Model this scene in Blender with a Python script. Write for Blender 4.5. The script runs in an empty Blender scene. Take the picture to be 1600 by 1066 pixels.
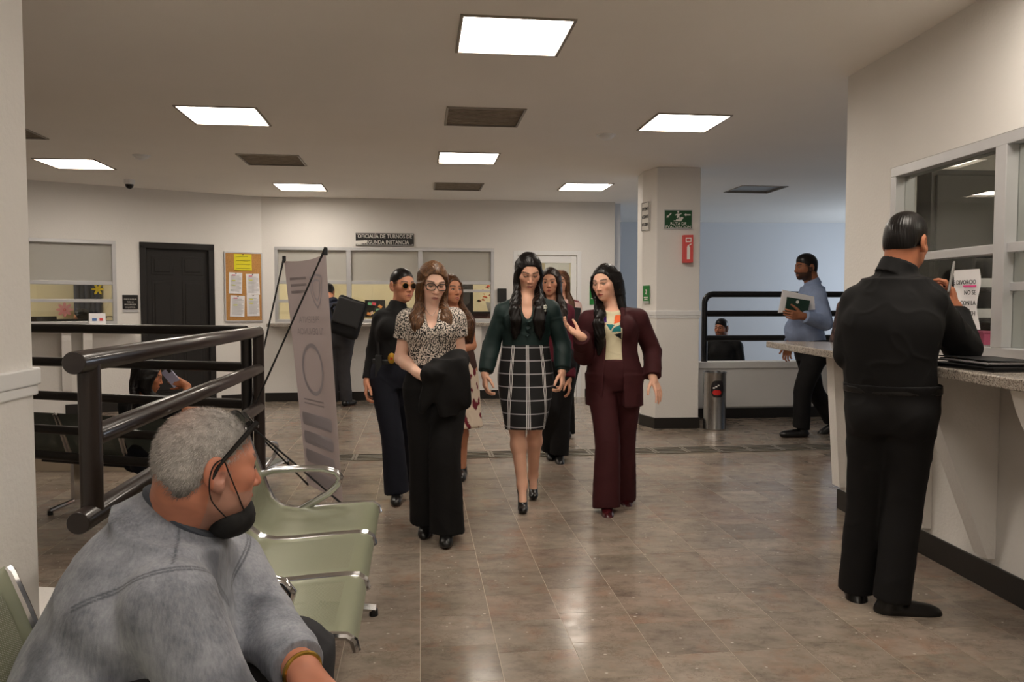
import bpy, bmesh, math, random
import numpy as np
from mathutils import Vector, Matrix

random.seed(7)
RNG = np.random.default_rng(7)
scene = bpy.context.scene
COL = scene.collection

# ---------------------------------------------------------------- camera
FPX, CAMH, HOR = 1225.0, 1.36, 475.0
PITCH = math.atan((533.0 - HOR) / FPX)
cam_d = bpy.data.cameras.new('camera'); cam_d.sensor_width = 36.0; cam_d.lens = 36.0 * FPX / 1600.0
cam_d.clip_start = 0.05
cam_o = bpy.data.objects.new('camera', cam_d); COL.objects.link(cam_o)
cam_o.location = (0, 0, CAMH); cam_o.rotation_euler = (math.pi / 2 - PITCH, 0, 0)
scene.camera = cam_o

# ---------------------------------------------------------------- world, exposure
world = bpy.data.worlds.new('world'); scene.world = world; world.use_nodes = True
world.node_tree.nodes['Background'].inputs[0].default_value = (0.75, 0.85, 1.0, 1)
world.node_tree.nodes['Background'].inputs[1].default_value = 0.04
vs = scene.view_settings
vs.view_transform = 'Standard'; vs.look = 'None'; vs.gamma = 1.0; vs.use_curve_mapping = False
vs.exposure = 1.45
LAMP = 9.0           # strength of the ceiling panels

def area_light(name, loc, rot, sx, sy, power, color):
    l = bpy.data.lights.new(name, 'AREA'); l.shape = 'RECTANGLE'; l.size = sx; l.size_y = sy
    l.energy = power; l.color = color
    o = bpy.data.objects.new(name, l); COL.objects.link(o); o.location = loc; o.rotation_euler = rot
    return o
# daylight entering the stairwell through its side window (out of frame on the right)
area_light('stairwell_daylight', (7.35, 12.3, 1.5), (0, math.radians(90), 0), 1.5, 2.0, 24, (0.76, 0.87, 1.0))

# ---------------------------------------------------------------- pixel helpers
_cp, _sp = math.cos(PITCH), math.sin(PITCH)
def ray(px, py):
    x = (px - 800.0) / FPX; u = -(py - 533.0) / FPX
    return np.array([x, _cp + u * _sp, -_sp + u * _cp])
def W(px, py, d):
    r = ray(px, py); return np.array([0, 0, CAMH]) + r * (d / r[1])
def G(px, py, z=0.0):
    r = ray(px, py); return np.array([0, 0, CAMH]) + r * ((z - CAMH) / r[2])

# ---------------------------------------------------------------- object helpers
def tag(o, label=None, cat=None, group=None, kind=None):
    if label: o['label'] = label
    if cat: o['category'] = cat
    if group: o['group'] = group
    if kind: o['kind'] = kind
    return o
def empty(name, loc, label=None, cat=None, group=None, rz=0.0):
    o = bpy.data.objects.new(name, None); COL.objects.link(o)
    o.location = loc; o.rotation_euler = (0, 0, rz); o.empty_display_size = 0.1
    return tag(o, label, cat, group)
def link(name, me, mat=None, parent=None, M=None, smooth=False):
    o = bpy.data.objects.new(name, me); COL.objects.link(o)
    if mat is not None and len(me.materials) == 0:
        for m in (mat if isinstance(mat, (list, tuple)) else [mat]): me.materials.append(m)
    if parent is not None: o.parent = parent
    if M is not None: o.matrix_local = M
    if smooth and len(me.polygons):
        me.polygons.foreach_set('use_smooth', np.ones(len(me.polygons), bool))
    return o
def copy_tree(o, parent=None):
    c = o.copy(); COL.objects.link(c)
    if parent is not None: c.parent = parent
    for ch in list(o.children): copy_tree(ch, c)
    return c

class MB:
    """collects boxes, tubes, prisms into one mesh"""
    def __init__(s): s.v = []; s.f = []; s.mi = []; s.cur = 0
    def add(s, vs_, fs_):
        n = len(s.v); s.v += [tuple(map(float, p)) for p in vs_]
        for f in fs_: s.f.append(tuple(n + i for i in f)); s.mi.append(s.cur)
        return s
    def box(s, c, d, M=None):
        hx, hy, hz = d[0] / 2, d[1] / 2, d[2] / 2
        vs_ = [(x, y, z) for x in (-hx, hx) for y in (-hy, hy) for z in (-hz, hz)]
        if M is not None: vs_ = [tuple(M @ Vector(p)) for p in vs_]
        vs_ = [(p[0] + c[0], p[1] + c[1], p[2] + c[2]) for p in vs_]
        return s.add(vs_, [(0, 1, 3, 2), (4, 6, 7, 5), (0, 4, 5, 1), (2, 3, 7, 6), (0, 2, 6, 4), (1, 5, 7, 3)])
    def mm(s, a, b):
        return s.box([(a[i] + b[i]) / 2 for i in range(3)], [abs(b[i] - a[i]) for i in range(3)])
    def tube(s, pts, r, n=10, closed=False, caps=True):
        P = [Vector(p) for p in pts]; m = len(P)
        rs = r if isinstance(r, (list, tuple)) else [r] * m
        T = []
        for i in range(m):
            a = P[(i - 1) % m] if (closed or i > 0) else P[i]
            b = P[(i + 1) % m] if (closed or i < m - 1) else P[i]
            T.append((b - a).normalized())
        up = Vector((0, 0, 1)) if abs(T[0].z) < 0.9 else Vector((1, 0, 0))
        nrm = (up - T[0] * up.dot(T[0])).normalized(); vs_ = []; fs_ = []
        for i in range(m):
            nrm = (nrm - T[i] * nrm.dot(T[i]))
            nrm = nrm.normalized() if nrm.length > 1e-6 else T[i].orthogonal().normalized()
            bn = T[i].cross(nrm)
            for j in range(n):
                a = 2 * math.pi * j / n
                vs_.append(P[i] + (nrm * math.cos(a) + bn * math.sin(a)) * rs[i])
        for i in range(m if closed else m - 1):
            for j in range(n):
                a = i * n + j; b = i * n + (j + 1) % n; i2 = (i + 1) % m
                fs_.append((a, b, i2 * n + (j + 1) % n, i2 * n + j))
        if caps and not closed:
            fs_.append(tuple(range(n - 1, -1, -1))); fs_.append(tuple((m - 1) * n + j for j in range(n)))
        return s.add(vs_, fs_)
    def cyl(s, a, b, r0, r1=None, n=16): return s.tube([a, b], [r0, r0 if r1 is None else r1], n)
    def lathe(s, prof, c=(0, 0, 0), n=24):
        vs_ = []; fs_ = []; m = len(prof)
        for r, z in prof:
            for j in range(n):
                a = 2 * math.pi * j / n; vs_.append((c[0] + r * math.cos(a), c[1] + r * math.sin(a), c[2] + z))
        for i in range(m - 1):
            for j in range(n):
                fs_.append((i * n + j, i * n + (j + 1) % n, (i + 1) * n + (j + 1) % n, (i + 1) * n + j))
        fs_.append(tuple(range(n - 1, -1, -1))); fs_.append(tuple((m - 1) * n + j for j in range(n)))
        return s.add(vs_, fs_)
    def prism(s, poly, z0, z1):
        n = len(poly); vs_ = [(p[0], p[1], z0) for p in poly] + [(p[0], p[1], z1) for p in poly]
        ar = sum(poly[i][0] * poly[(i + 1) % n][1] - poly[(i + 1) % n][0] * poly[i][1] for i in range(n))
        fs_ = [tuple(range(n - 1, -1, -1)), tuple(range(n, 2 * n))] + [(i, (i + 1) % n, n + (i + 1) % n, n + i) for i in range(n)]
        if ar < 0: fs_ = [tuple(reversed(f)) for f in fs_]
        return s.add(vs_, fs_)
    def build(s, name, mat, parent=None, M=None, smooth=False, bevel=0.0):
        me = bpy.data.meshes.new(name); me.from_pydata(s.v, [], s.f)
        mats = mat if isinstance(mat, (list, tuple)) else [mat]
        for m in mats: me.materials.append(m)
        if len(mats) > 1: me.polygons.foreach_set('material_index', s.mi)
        me.update()
        o = link(name, me, None, parent, M, smooth)
        if smooth:
            try: me.set_sharp_from_angle(angle=math.radians(40))
            except Exception: pass
        if bevel > 0:
            b = o.modifiers.new('bevel', 'BEVEL'); b.width = bevel; b.segments = 2; b.limit_method = 'ANGLE'
        return o

# ---------------------------------------------------------------- materials
def lin(c):
    c = c / 255.0
    return c / 12.92 if c <= 0.04045 else ((c + 0.055) / 1.055) ** 2.4
def rgb(r, g, b): return (lin(r), lin(g), lin(b), 1.0)
class NT:
    def __init__(s, name):
        s.m = bpy.data.materials.new(name); s.m.use_nodes = True; s.t = s.m.node_tree
        s.p = s.t.nodes['Principled BSDF']; s.out = s.t.nodes['Material Output']
    def n(s, typ, **kw):
        x = s.t.nodes.new(typ)
        for k, v in kw.items():
            if k.startswith('i_'):
                key = k[2:]; key = int(key) if key.isdigit() else key.replace('_', ' ')
                x.inputs[key].default_value = v
            else: setattr(x, k, v)
        return x
    def l(s, a, b): s.t.links.new(a, b)
    def mix(s, fac, a, b, mode='MIX'):
        x = s.t.nodes.new('ShaderNodeMix'); x.data_type = 'RGBA'; x.blend_type = mode
        for sock, v in ((0, fac), (6, a), (7, b)):
            if isinstance(v, (int, float, tuple)): x.inputs[sock].default_value = v
            else: s.l(v, x.inputs[sock])
        return x.outputs[2]
    def ramp(s, src, stops):
        x = s.t.nodes.new('ShaderNodeValToRGB'); e = x.color_ramp.elements
        while len(e) < len(stops): e.new(0.5)
        for el, (p, c) in zip(e, stops): el.position = p; el.color = c if len(c) == 4 else (*c, 1)
        s.l(src, x.inputs[0]); return x.outputs[0]
    def math(s, op, a, b=0.0, c=None):
        x = s.t.nodes.new('ShaderNodeMath'); x.operation = op
        for i, v in enumerate((a, b, c)):
            if v is None: continue
            if isinstance(v, (int, float)): x.inputs[i].default_value = v
            else: s.l(v, x.inputs[i])
        return x.outputs[0]
    def bump(s, h, strength=0.3, dist=0.01):
        x = s.n('ShaderNodeBump'); x.inputs['Strength'].default_value = strength; x.inputs['Distance'].default_value = dist
        s.l(h, x.inputs['Height']); s.l(x.outputs[0], s.p.inputs['Normal'])
    def obj(s): return s.n('ShaderNodeTexCoord').outputs['Object']
    def scaled(s, vec, sc):
        x = s.n('ShaderNodeMapping'); x.inputs['Scale'].default_value = sc; s.l(vec, x.inputs[0]); return x.outputs[0]
    def noise(s, vec, scale, detail=4, rough=0.55):
        x = s.n('ShaderNodeTexNoise'); x.inputs['Scale'].default_value = scale; x.inputs['Detail'].default_value = detail
        x.inputs['Roughness'].default_value = rough
        if vec is not None: s.l(vec, x.inputs['Vector'])
        return x.outputs[0]
def mat(name, c, rough=0.5, metal=0.0, spec=0.5, var=0.0, vscale=6.0, bump=0.0, bscale=60.0, bdist=0.004, sheen=0.0, coat=0.0):
    t = NT(name); p = t.p
    p.inputs['Base Color'].default_value = c; p.inputs['Roughness'].default_value = rough
    p.inputs['Metallic'].default_value = metal; p.inputs['Specular IOR Level'].default_value = spec
    if sheen: p.inputs['Sheen Weight'].default_value = sheen
    if coat: p.inputs['Coat Weight'].default_value = coat
    if var or bump: o = t.obj()
    if var:
        n = t.noise(o, vscale)
        d = tuple(x * (1 - var) for x in c[:3]) + (1,); b = tuple(min(1, x * (1 + var)) for x in c[:3]) + (1,)
        t.l(t.ramp(n, [(0.3, d), (0.7, b)]), p.inputs['Base Color'])
    if bump: t.bump(t.noise(o, bscale, 3), bump, bdist)
    return t.m
def attr_mat(name, rough=0.6, bump=0.0, bscale=80.0, bdist=0.002, spec=0.4, sss=0.0, sheen=0.0, mul=None):
    """colour comes from the mesh colour attribute 'Col'"""
    t = NT(name); a = t.n('ShaderNodeAttribute', attribute_name='Col')
    t.l(a.outputs['Color'], t.p.inputs['Base Color']); t.p.inputs['Roughness'].default_value = rough
    t.p.inputs['Specular IOR Level'].default_value = spec
    if sss:
        t.p.inputs['Subsurface Weight'].default_value = sss; t.p.inputs['Subsurface Radius'].default_value = (0.012, 0.005, 0.003)
        t.p.inputs['Subsurface Scale'].default_value = 0.6
    if sheen: t.p.inputs['Sheen Weight'].default_value = sheen
    if bump: t.bump(t.noise(t.obj(), bscale, 3), bump, bdist)
    return t.m
def emit_mat(name, c, strength):
    t = NT(name); t.p.inputs['Base Color'].default_value = (0, 0, 0, 1)
    t.p.inputs['Emission Color'].default_value = c; t.p.inputs['Emission Strength'].default_value = strength
    return t.m
def glass_mat(name, tint=(1, 1, 1, 1), refl=1.0, rough=0.0):
    t = NT(name); t.t.nodes.remove(t.p)
    tr = t.n('ShaderNodeBsdfTransparent'); tr.inputs[0].default_value = tint
    gl = t.n('ShaderNodeBsdfGlossy'); gl.inputs['Roughness'].default_value = rough
    lw = t.n('ShaderNodeLayerWeight'); lw.inputs[0].default_value = 0.5
    f = t.math('MULTIPLY', t.math('ADD', t.math('MULTIPLY', t.math('POWER', lw.outputs['Facing'], 5.0), 0.95), 0.045), refl)
    mx = t.n('ShaderNodeMixShader'); t.l(f, mx.inputs[0]); t.l(tr.outputs[0], mx.inputs[1]); t.l(gl.outputs[0], mx.inputs[2])
    t.l(mx.outputs[0], t.out.inputs[0]); return t.m

# ---------------------------------------------------------------- text
_fontcache = {}
def text_mesh(body, size, align='CENTER', extrude=0.0008, spacing=1.0, bold=False):
    cu = bpy.data.curves.new('lettering', 'FONT'); cu.body = body; cu.size = size; cu.align_x = align; cu.align_y = 'CENTER'
    cu.extrude = extrude; cu.space_line = spacing; cu.resolution_u = 2
    if bold: cu.offset = size * 0.010
    o = bpy.data.objects.new('lettering', cu); COL.objects.link(o)
    dg = bpy.context.evaluated_depsgraph_get(); me = bpy.data.meshes.new_from_object(o.evaluated_get(dg))
    bpy.data.objects.remove(o); bpy.data.curves.remove(cu)
    return me
def lettering(name, body, size, mat_, parent, M, sx=1.0, width=None, **kw):
    me = text_mesh(body, size, **kw)
    if width:
        xs = [v.co.x for v in me.vertices]
        if xs: sx = width / (max(xs) - min(xs))
    for v in me.vertices: v.co.x *= sx
    return link(name, me, mat_, parent, M)

# ---------------------------------------------------------------- implicit surfaces (bodies, clothes, hair)
def vec(*a): return np.array(a, float)
def nrm(v): v = np.asarray(v, float); return v / (np.linalg.norm(v) + 1e-9)
class Fld:
    def __init__(s): s.p = []
    def _add(s, lo, hi, fn, op, k): s.p.append((np.asarray(lo, float), np.asarray(hi, float), fn, op, k)); return s
    def cap(s, A, B, ra, rb=None, k=0.02, op='u', flat=None, q=1.0):
        A = np.asarray(A, float); B = np.asarray(B, float); rb = ra if rb is None else rb
        AB = B - A; L2 = float(AB @ AB) + 1e-12; R = max(ra, rb)
        fl = None if flat is None else nrm(flat)
        def fn(X, Y, Z):
            x, y, z = X - A[0], Y - A[1], Z - A[2]
            t = np.clip((x * AB[0] + y * AB[1] + z * AB[2]) / L2, 0, 1)
            x = x - t * AB[0]; y = y - t * AB[1]; z = z - t * AB[2]
            d2 = x * x + y * y + z * z
            if fl is not None:
                c = x * fl[0] + y * fl[1] + z * fl[2]; d2 = d2 + c * c * (1 / (q * q) - 1)
            return np.sqrt(d2) - (ra + (rb - ra) * t)
        return s._add(np.minimum(A, B) - R, np.maximum(A, B) + R, fn, op, k)
    def ell(s, C, r, R=None, k=0.02, op='u'):
        C = np.asarray(C, float); r = np.asarray(r, float); R = np.eye(3) if R is None else np.asarray(R, float)  # rows = axes
        ext = np.sqrt(((R * r[:, None]) ** 2).sum(0))
        def fn(X, Y, Z):
            x, y, z = X - C[0], Y - C[1], Z - C[2]
            q = [(x * R[i, 0] + y * R[i, 1] + z * R[i, 2]) for i in range(3)]
            k0 = np.sqrt(sum((q[i] / r[i]) ** 2 for i in range(3))); k1 = np.sqrt(sum((q[i] / r[i] ** 2) ** 2 for i in range(3))) + 1e-9
            return k0 * (k0 - 1) / k1
        return s._add(C - ext, C + ext, fn, op, k)
    def stack(s, pts, rad, side, k=0.02, op='u', off=0.0, power=2.0):
        P = np.asarray(pts, float); R = np.array([(a, a) if np.isscalar(a) else a for a in rad], float) + off
        ax = P[-1] - P[0]; L = np.linalg.norm(ax); ax = ax / L
        sd = np.asarray(side, float); sd = nrm(sd - ax * (sd @ ax)); fw = np.cross(ax, sd)
        ts = (P - P[0]) @ ax
        tt = np.linspace(0, L, 48)
        def smooth(v):
            y = np.interp(tt, ts, v); e = np.pad(y, 3, mode='edge'); return np.convolve(e, np.ones(7) / 7, 'valid')
        Cs = [smooth((P - P[0]) @ sd), smooth((P - P[0]) @ fw)]; Ra, Rb = smooth(R[:, 0]), smooth(R[:, 1])
        P0 = P[0]; m = R.max()
        def fn(X, Y, Z):
            x, y, z = X - P0[0], Y - P0[1], Z - P0[2]
            t = x * ax[0] + y * ax[1] + z * ax[2]
            u = x * sd[0] + y * sd[1] + z * sd[2]; v = x * fw[0] + y * fw[1] + z * fw[2]
            a = np.interp(t, tt, Ra); b = np.interp(t, tt, Rb)
            u = u - np.interp(t, tt, Cs[0]); v = v - np.interp(t, tt, Cs[1])
            if power == 2.0: e = np.sqrt((u / a) ** 2 + (v / b) ** 2)
            else: e = (np.abs(u / a) ** power + np.abs(v / b) ** power) ** (1 / power)
            d = (e - 1) * np.minimum(a, b)
            return np.maximum(d, np.maximum(-t, t - L))
        return s._add(P.min(0) - m, P.max(0) + m, fn, op, k)
    def box(s, C, half, R=None, k=0.01, op='u', rnd=0.0):
        C = np.asarray(C, float); r = np.asarray(half, float); R = np.eye(3) if R is None else np.asarray(R, float)
        ext = (np.abs(R) * r[:, None]).sum(0)
        def fn(X, Y, Z):
            x, y, z = X - C[0], Y - C[1], Z - C[2]
            q = [np.abs(x * R[i, 0] + y * R[i, 1] + z * R[i, 2]) - (r[i] - rnd) for i in range(3)]
            o = np.sqrt(sum(np.maximum(a, 0) ** 2 for a in q))
            return o + np.minimum(np.maximum(q[0], np.maximum(q[1], q[2])), 0) - rnd
        return s._add(C - ext, C + ext, fn, op, k)
    def clip(s, p, n, k=0.004):      # keep the side where (x-p).n < 0
        p = np.asarray(p, float); n = nrm(n)
        def fn(X, Y, Z): return (X - p[0]) * n[0] + (Y - p[1]) * n[1] + (Z - p[2]) * n[2]
        return s._add([-1e9] * 3, [1e9] * 3, fn, 'i', k)
    def value(s, pts):
        X, Y, Z = np.asarray(pts, float).T; F = np.full(len(X), 0.3)
        for plo, phi, fn, op, k in s.p:
            d = fn(X, Y, Z)
            if op == 'u':
                t = np.clip(0.5 + 0.5 * (F - d) / k, 0, 1); F = F * (1 - t) + d * t - k * t * (1 - t)
            else:
                e = -d if op == 's' else d
                t = np.clip(0.5 - 0.5 * (F - e) / k, 0, 1); F = F * (1 - t) + e * t + k * t * (1 - t)
        return F
    def surf(s, p, dirn, far=0.32, n=64):
        """outermost point of the surface seen from p along dirn (p on the body axis)"""
        t = np.linspace(far, 0, n); P = np.asarray(p)[None] + np.asarray(dirn)[None] * t[:, None]; v = s.value(P) < 0
        return float(t[np.argmax(v)]) if v.any() else 0.0
    def bounds(s):
        L = [p for p in s.p if p[3] == 'u']
        return np.min([p[0] for p in L], 0), np.max([p[1] for p in L], 0)
    def mesh(s, h, lo=None, hi=None):
        a, b = s.bounds()
        lo = a - 2.5 * h if lo is None else np.maximum(lo, a - 2.5 * h); hi = b + 2.5 * h if hi is None else np.minimum(hi, b + 2.5 * h)
        lo = np.floor(lo / h) * h
        n = np.maximum(np.ceil((hi - lo) / h).astype(int) + 1, 3)
        ax = [(lo[i] + h * np.arange(n[i])) for i in range(3)]
        F = np.full(n, 0.3)
        for plo, phi, fn, op, k in s.p:
            pad = k + 3 * h; sl = []
            for i in range(3):
                i0 = max(0, int(np.floor((plo[i] - pad - lo[i]) / h))) if plo[i] > -1e8 else 0
                i1 = min(n[i], int(np.ceil((phi[i] + pad - lo[i]) / h)) + 1) if phi[i] < 1e8 else n[i]
                sl.append(slice(i0, max(i0, i1)))
            if any(q.stop <= q.start for q in sl): continue
            d = fn(ax[0][sl[0]][:, None, None], ax[1][sl[1]][None, :, None], ax[2][sl[2]][None, None, :])
            Wd = F[tuple(sl)]
            if op == 'u':
                t = np.clip(0.5 + 0.5 * (Wd - d) / k, 0, 1); F[tuple(sl)] = Wd * (1 - t) + d * t - k * t * (1 - t)
            else:
                e = -d if op == 's' else d
                t = np.clip(0.5 - 0.5 * (Wd - e) / k, 0, 1); F[tuple(sl)] = Wd * (1 - t) + e * t + k * t * (1 - t)
        return snets(F, lo, h)
_O = np.array([(i, j, k) for i in (0, 1) for j in (0, 1) for k in (0, 1)])
_E = [(a, b) for a in range(8) for b in range(a + 1, 8) if np.abs(_O[a] - _O[b]).sum() == 1]
def snets(F, org, h):
    S = F < 0
    c = sum(S[i:F.shape[0] - 1 + i, j:F.shape[1] - 1 + j, k:F.shape[2] - 1 + k].astype(np.int8) for i, j, k in _O)
    act = (c > 0) & (c < 8); idx = np.argwhere(act); N = len(idx)
    vid = np.full(act.shape, -1, np.int64); vid[act] = np.arange(N)
    vals = np.stack([F[idx[:, 0] + i, idx[:, 1] + j, idx[:, 2] + k] for i, j, k in _O], 1)
    acc = np.zeros((N, 3)); cnt = np.zeros(N)
    for a, b in _E:
        va, vb = vals[:, a], vals[:, b]; m = (va < 0) != (vb < 0)
        t = np.where(m, va / np.where(m, va - vb, 1), 0)
        acc += np.where(m[:, None], _O[a] + (_O[b] - _O[a]) * t[:, None], 0); cnt += m
    V = org + h * (idx + acc / np.maximum(cnt, 1)[:, None])
    Q = []
    for ax in range(3):
        o1, o2 = (ax + 1) % 3, (ax + 2) % 3
        sl0 = [slice(1, -1)] * 3; sl1 = [slice(1, -1)] * 3
        sl0[ax] = slice(0, -1); sl1[ax] = slice(1, None)
        m = S[tuple(sl0)] != S[tuple(sl1)]
        e = np.argwhere(m)
        if not len(e): continue
        e[:, o1] += 1; e[:, o2] += 1
        ins = S[e[:, 0], e[:, 1], e[:, 2]]
        q = []
        for d1, d2 in ((-1, -1), (0, -1), (0, 0), (-1, 0)):
            g = e.copy(); g[:, o1] += d1; g[:, o2] += d2; q.append(vid[g[:, 0], g[:, 1], g[:, 2]])
        q = np.stack(q, 1); q[~ins] = q[~ins][:, ::-1]; Q.append(q)
    Q = np.concatenate(Q) if Q else np.zeros((0, 4), int)
    return V, Q
def smooth_mesh(V, Q, it=1, lam=0.5):
    for _ in range(it):
        acc = np.zeros_like(V); cnt = np.zeros(len(V))
        for a in range(4):
            for b in ((a + 1) % 4, (a - 1) % 4):
                np.add.at(acc, Q[:, a], V[Q[:, b]]); np.add.at(cnt, Q[:, a], 1)
        V = V + lam * (acc / np.maximum(cnt, 1)[:, None] - V)
    return V
def vnormals(V, Q):
    n = np.cross(V[Q[:, 2]] - V[Q[:, 0]], V[Q[:, 3]] - V[Q[:, 1]]); N = np.zeros_like(V)
    for a in range(4): np.add.at(N, Q[:, a], n)
    return N / (np.linalg.norm(N, axis=1)[:, None] + 1e-12)
def sinnoise(V, freq, seed=0, n=7, stretch=(1, 1, 1)):
    r = np.random.default_rng(seed); out = np.zeros(len(V))
    Vs = V * np.asarray(stretch)
    for i in range(n):
        d = nrm(r.normal(size=3)); f = freq * r.uniform(0.6, 1.6)
        w = r.normal(size=3) * 0.35 * freq
        out += np.sin(f * (Vs @ d) + r.uniform(0, 6.28) + 1.3 * np.sin(Vs @ w))
    return out / n ** 0.5
def np_obj(name, V, Q, mat_, parent=None, base=(0, 0, 0), col=None, attrs=None):
    me = bpy.data.meshes.new(name); V = np.asarray(V, float) - np.asarray(base, float)
    used = np.unique(Q)
    if len(used) < len(V):
        remap = np.full(len(V), -1); remap[used] = np.arange(len(used)); V = V[used]; Q = remap[Q]
        if col is not None: col = col[used]
        if attrs: attrs = {k: a[used] for k, a in attrs.items()}
    me.vertices.add(len(V)); me.vertices.foreach_set('co', V.astype(np.float32).ravel())
    me.loops.add(Q.size); me.loops.foreach_set('vertex_index', Q.astype(np.int32).ravel())
    me.polygons.add(len(Q)); me.polygons.foreach_set('loop_start', np.arange(0, Q.size, Q.shape[1], dtype=np.int32))
    try: me.polygons.foreach_set('loop_total', np.full(len(Q), Q.shape[1], np.int32))
    except Exception: pass
    me.polygons.foreach_set('use_smooth', np.ones(len(Q), bool))
    me.update(calc_edges=True); me.validate()
    if col is not None:
        a = me.color_attributes.new('Col', 'FLOAT_COLOR', 'POINT'); c4 = np.ones((len(V), 4), np.float32); c4[:, :3] = col[:, :3]
        a.data.foreach_set('color', c4.ravel())
    for k, arr in (attrs or {}).items():
        a = me.attributes.new(k, 'FLOAT_VECTOR', 'POINT'); a.data.foreach_set('vector', arr.astype(np.float32).ravel())
    return link(name, me, mat_, parent)
# ================================================================= materials of the place
CEIL = 2.83
AY = math.radians(6.75)
UX = np.array([math.cos(AY), math.sin(AY)]); UY = np.array([-math.sin(AY), math.cos(AY)])
def st(p): return float(p[0] * UX[0] + p[1] * UX[1]), float(p[0] * UY[0] + p[1] * UY[1])
def xy(s, t): return s * UX + t * UY
ROOM_M = Matrix.Rotation(AY, 4, 'Z')

M_wall = mat('white plaster', rgb(232, 229, 225), 0.75, bump=0.35, bscale=55, bdist=0.006, var=0.02, vscale=1.5)
M_ceil = mat('ceiling plaster', rgb(246, 242, 236), 0.85, bump=0.2, bscale=40, bdist=0.004, var=0.025, vscale=0.8)
M_gwall = mat('stairwell wall paint', rgb(214, 216, 220), 0.7, bump=0.15, bscale=50)
M_cream = mat('cream office paint', rgb(226, 214, 180), 0.7, var=0.02)
M_black_base = mat('black baseboard', rgb(26, 23, 21), 0.4, bump=0.1)
M_rail = mat('dark brown gloss paint', rgb(40, 31, 28), 0.3, coat=0.3, bump=0.06, bscale=30)
M_blackrail = mat('black gloss paint', rgb(20, 17, 16), 0.32)
M_alu = mat('brushed aluminium', rgb(198, 198, 200), 0.42, metal=0.55, var=0.03)
M_door_blk = mat('black door paint', rgb(20, 16, 15), 0.5, bump=0.12, bscale=25)
M_glass = glass_mat('clear window glass', (0.96, 0.98, 0.97, 1))
M_glass_dk = glass_mat('counter window glass', (0.86, 0.88, 0.86, 1), 0.75)
t_ = NT('frosted film glass'); t_.p.inputs['Base Color'].default_value = rgb(205, 203, 198)
t_.p.inputs['Roughness'].default_value = 0.38; t_.p.inputs['Transmission Weight'].default_value = 0.35; M_frost = t_.m
M_paper = mat('white paper', rgb(236, 234, 236), 0.8)
M_ink = mat('dark ink', rgb(40, 40, 44), 0.8)
M_black = mat('black plastic', rgb(16, 16, 17), 0.45)
M_chrome = mat('chrome', rgb(214, 214, 216), 0.12, metal=1.0)
M_steel = mat('brushed stainless steel', rgb(176, 174, 172), 0.24, metal=1.0, var=0.05, vscale=3)
M_white = mat('white gloss paint', rgb(235, 235, 235), 0.4)
M_signblk = mat('black acrylic sign', rgb(22, 20, 20), 0.3)
M_signwht = mat('white sign lettering', rgb(228, 226, 220), 0.6)
def granite():
    t = NT('speckled granite'); o = t.obj()
    v = t.n('ShaderNodeTexVoronoi'); v.inputs['Scale'].default_value = 210; t.l(o, v.inputs['Vector'])
    c = t.ramp(v.outputs['Color'], [(0.1, rgb(60, 54, 50)), (0.35, rgb(150, 140, 130)), (0.65, rgb(186, 178, 168)), (0.95, rgb(118, 104, 96))])
    t.l(c, t.p.inputs['Base Color']); t.p.inputs['Roughness'].default_value = 0.16; return t.m
M_granite = granite()
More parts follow.
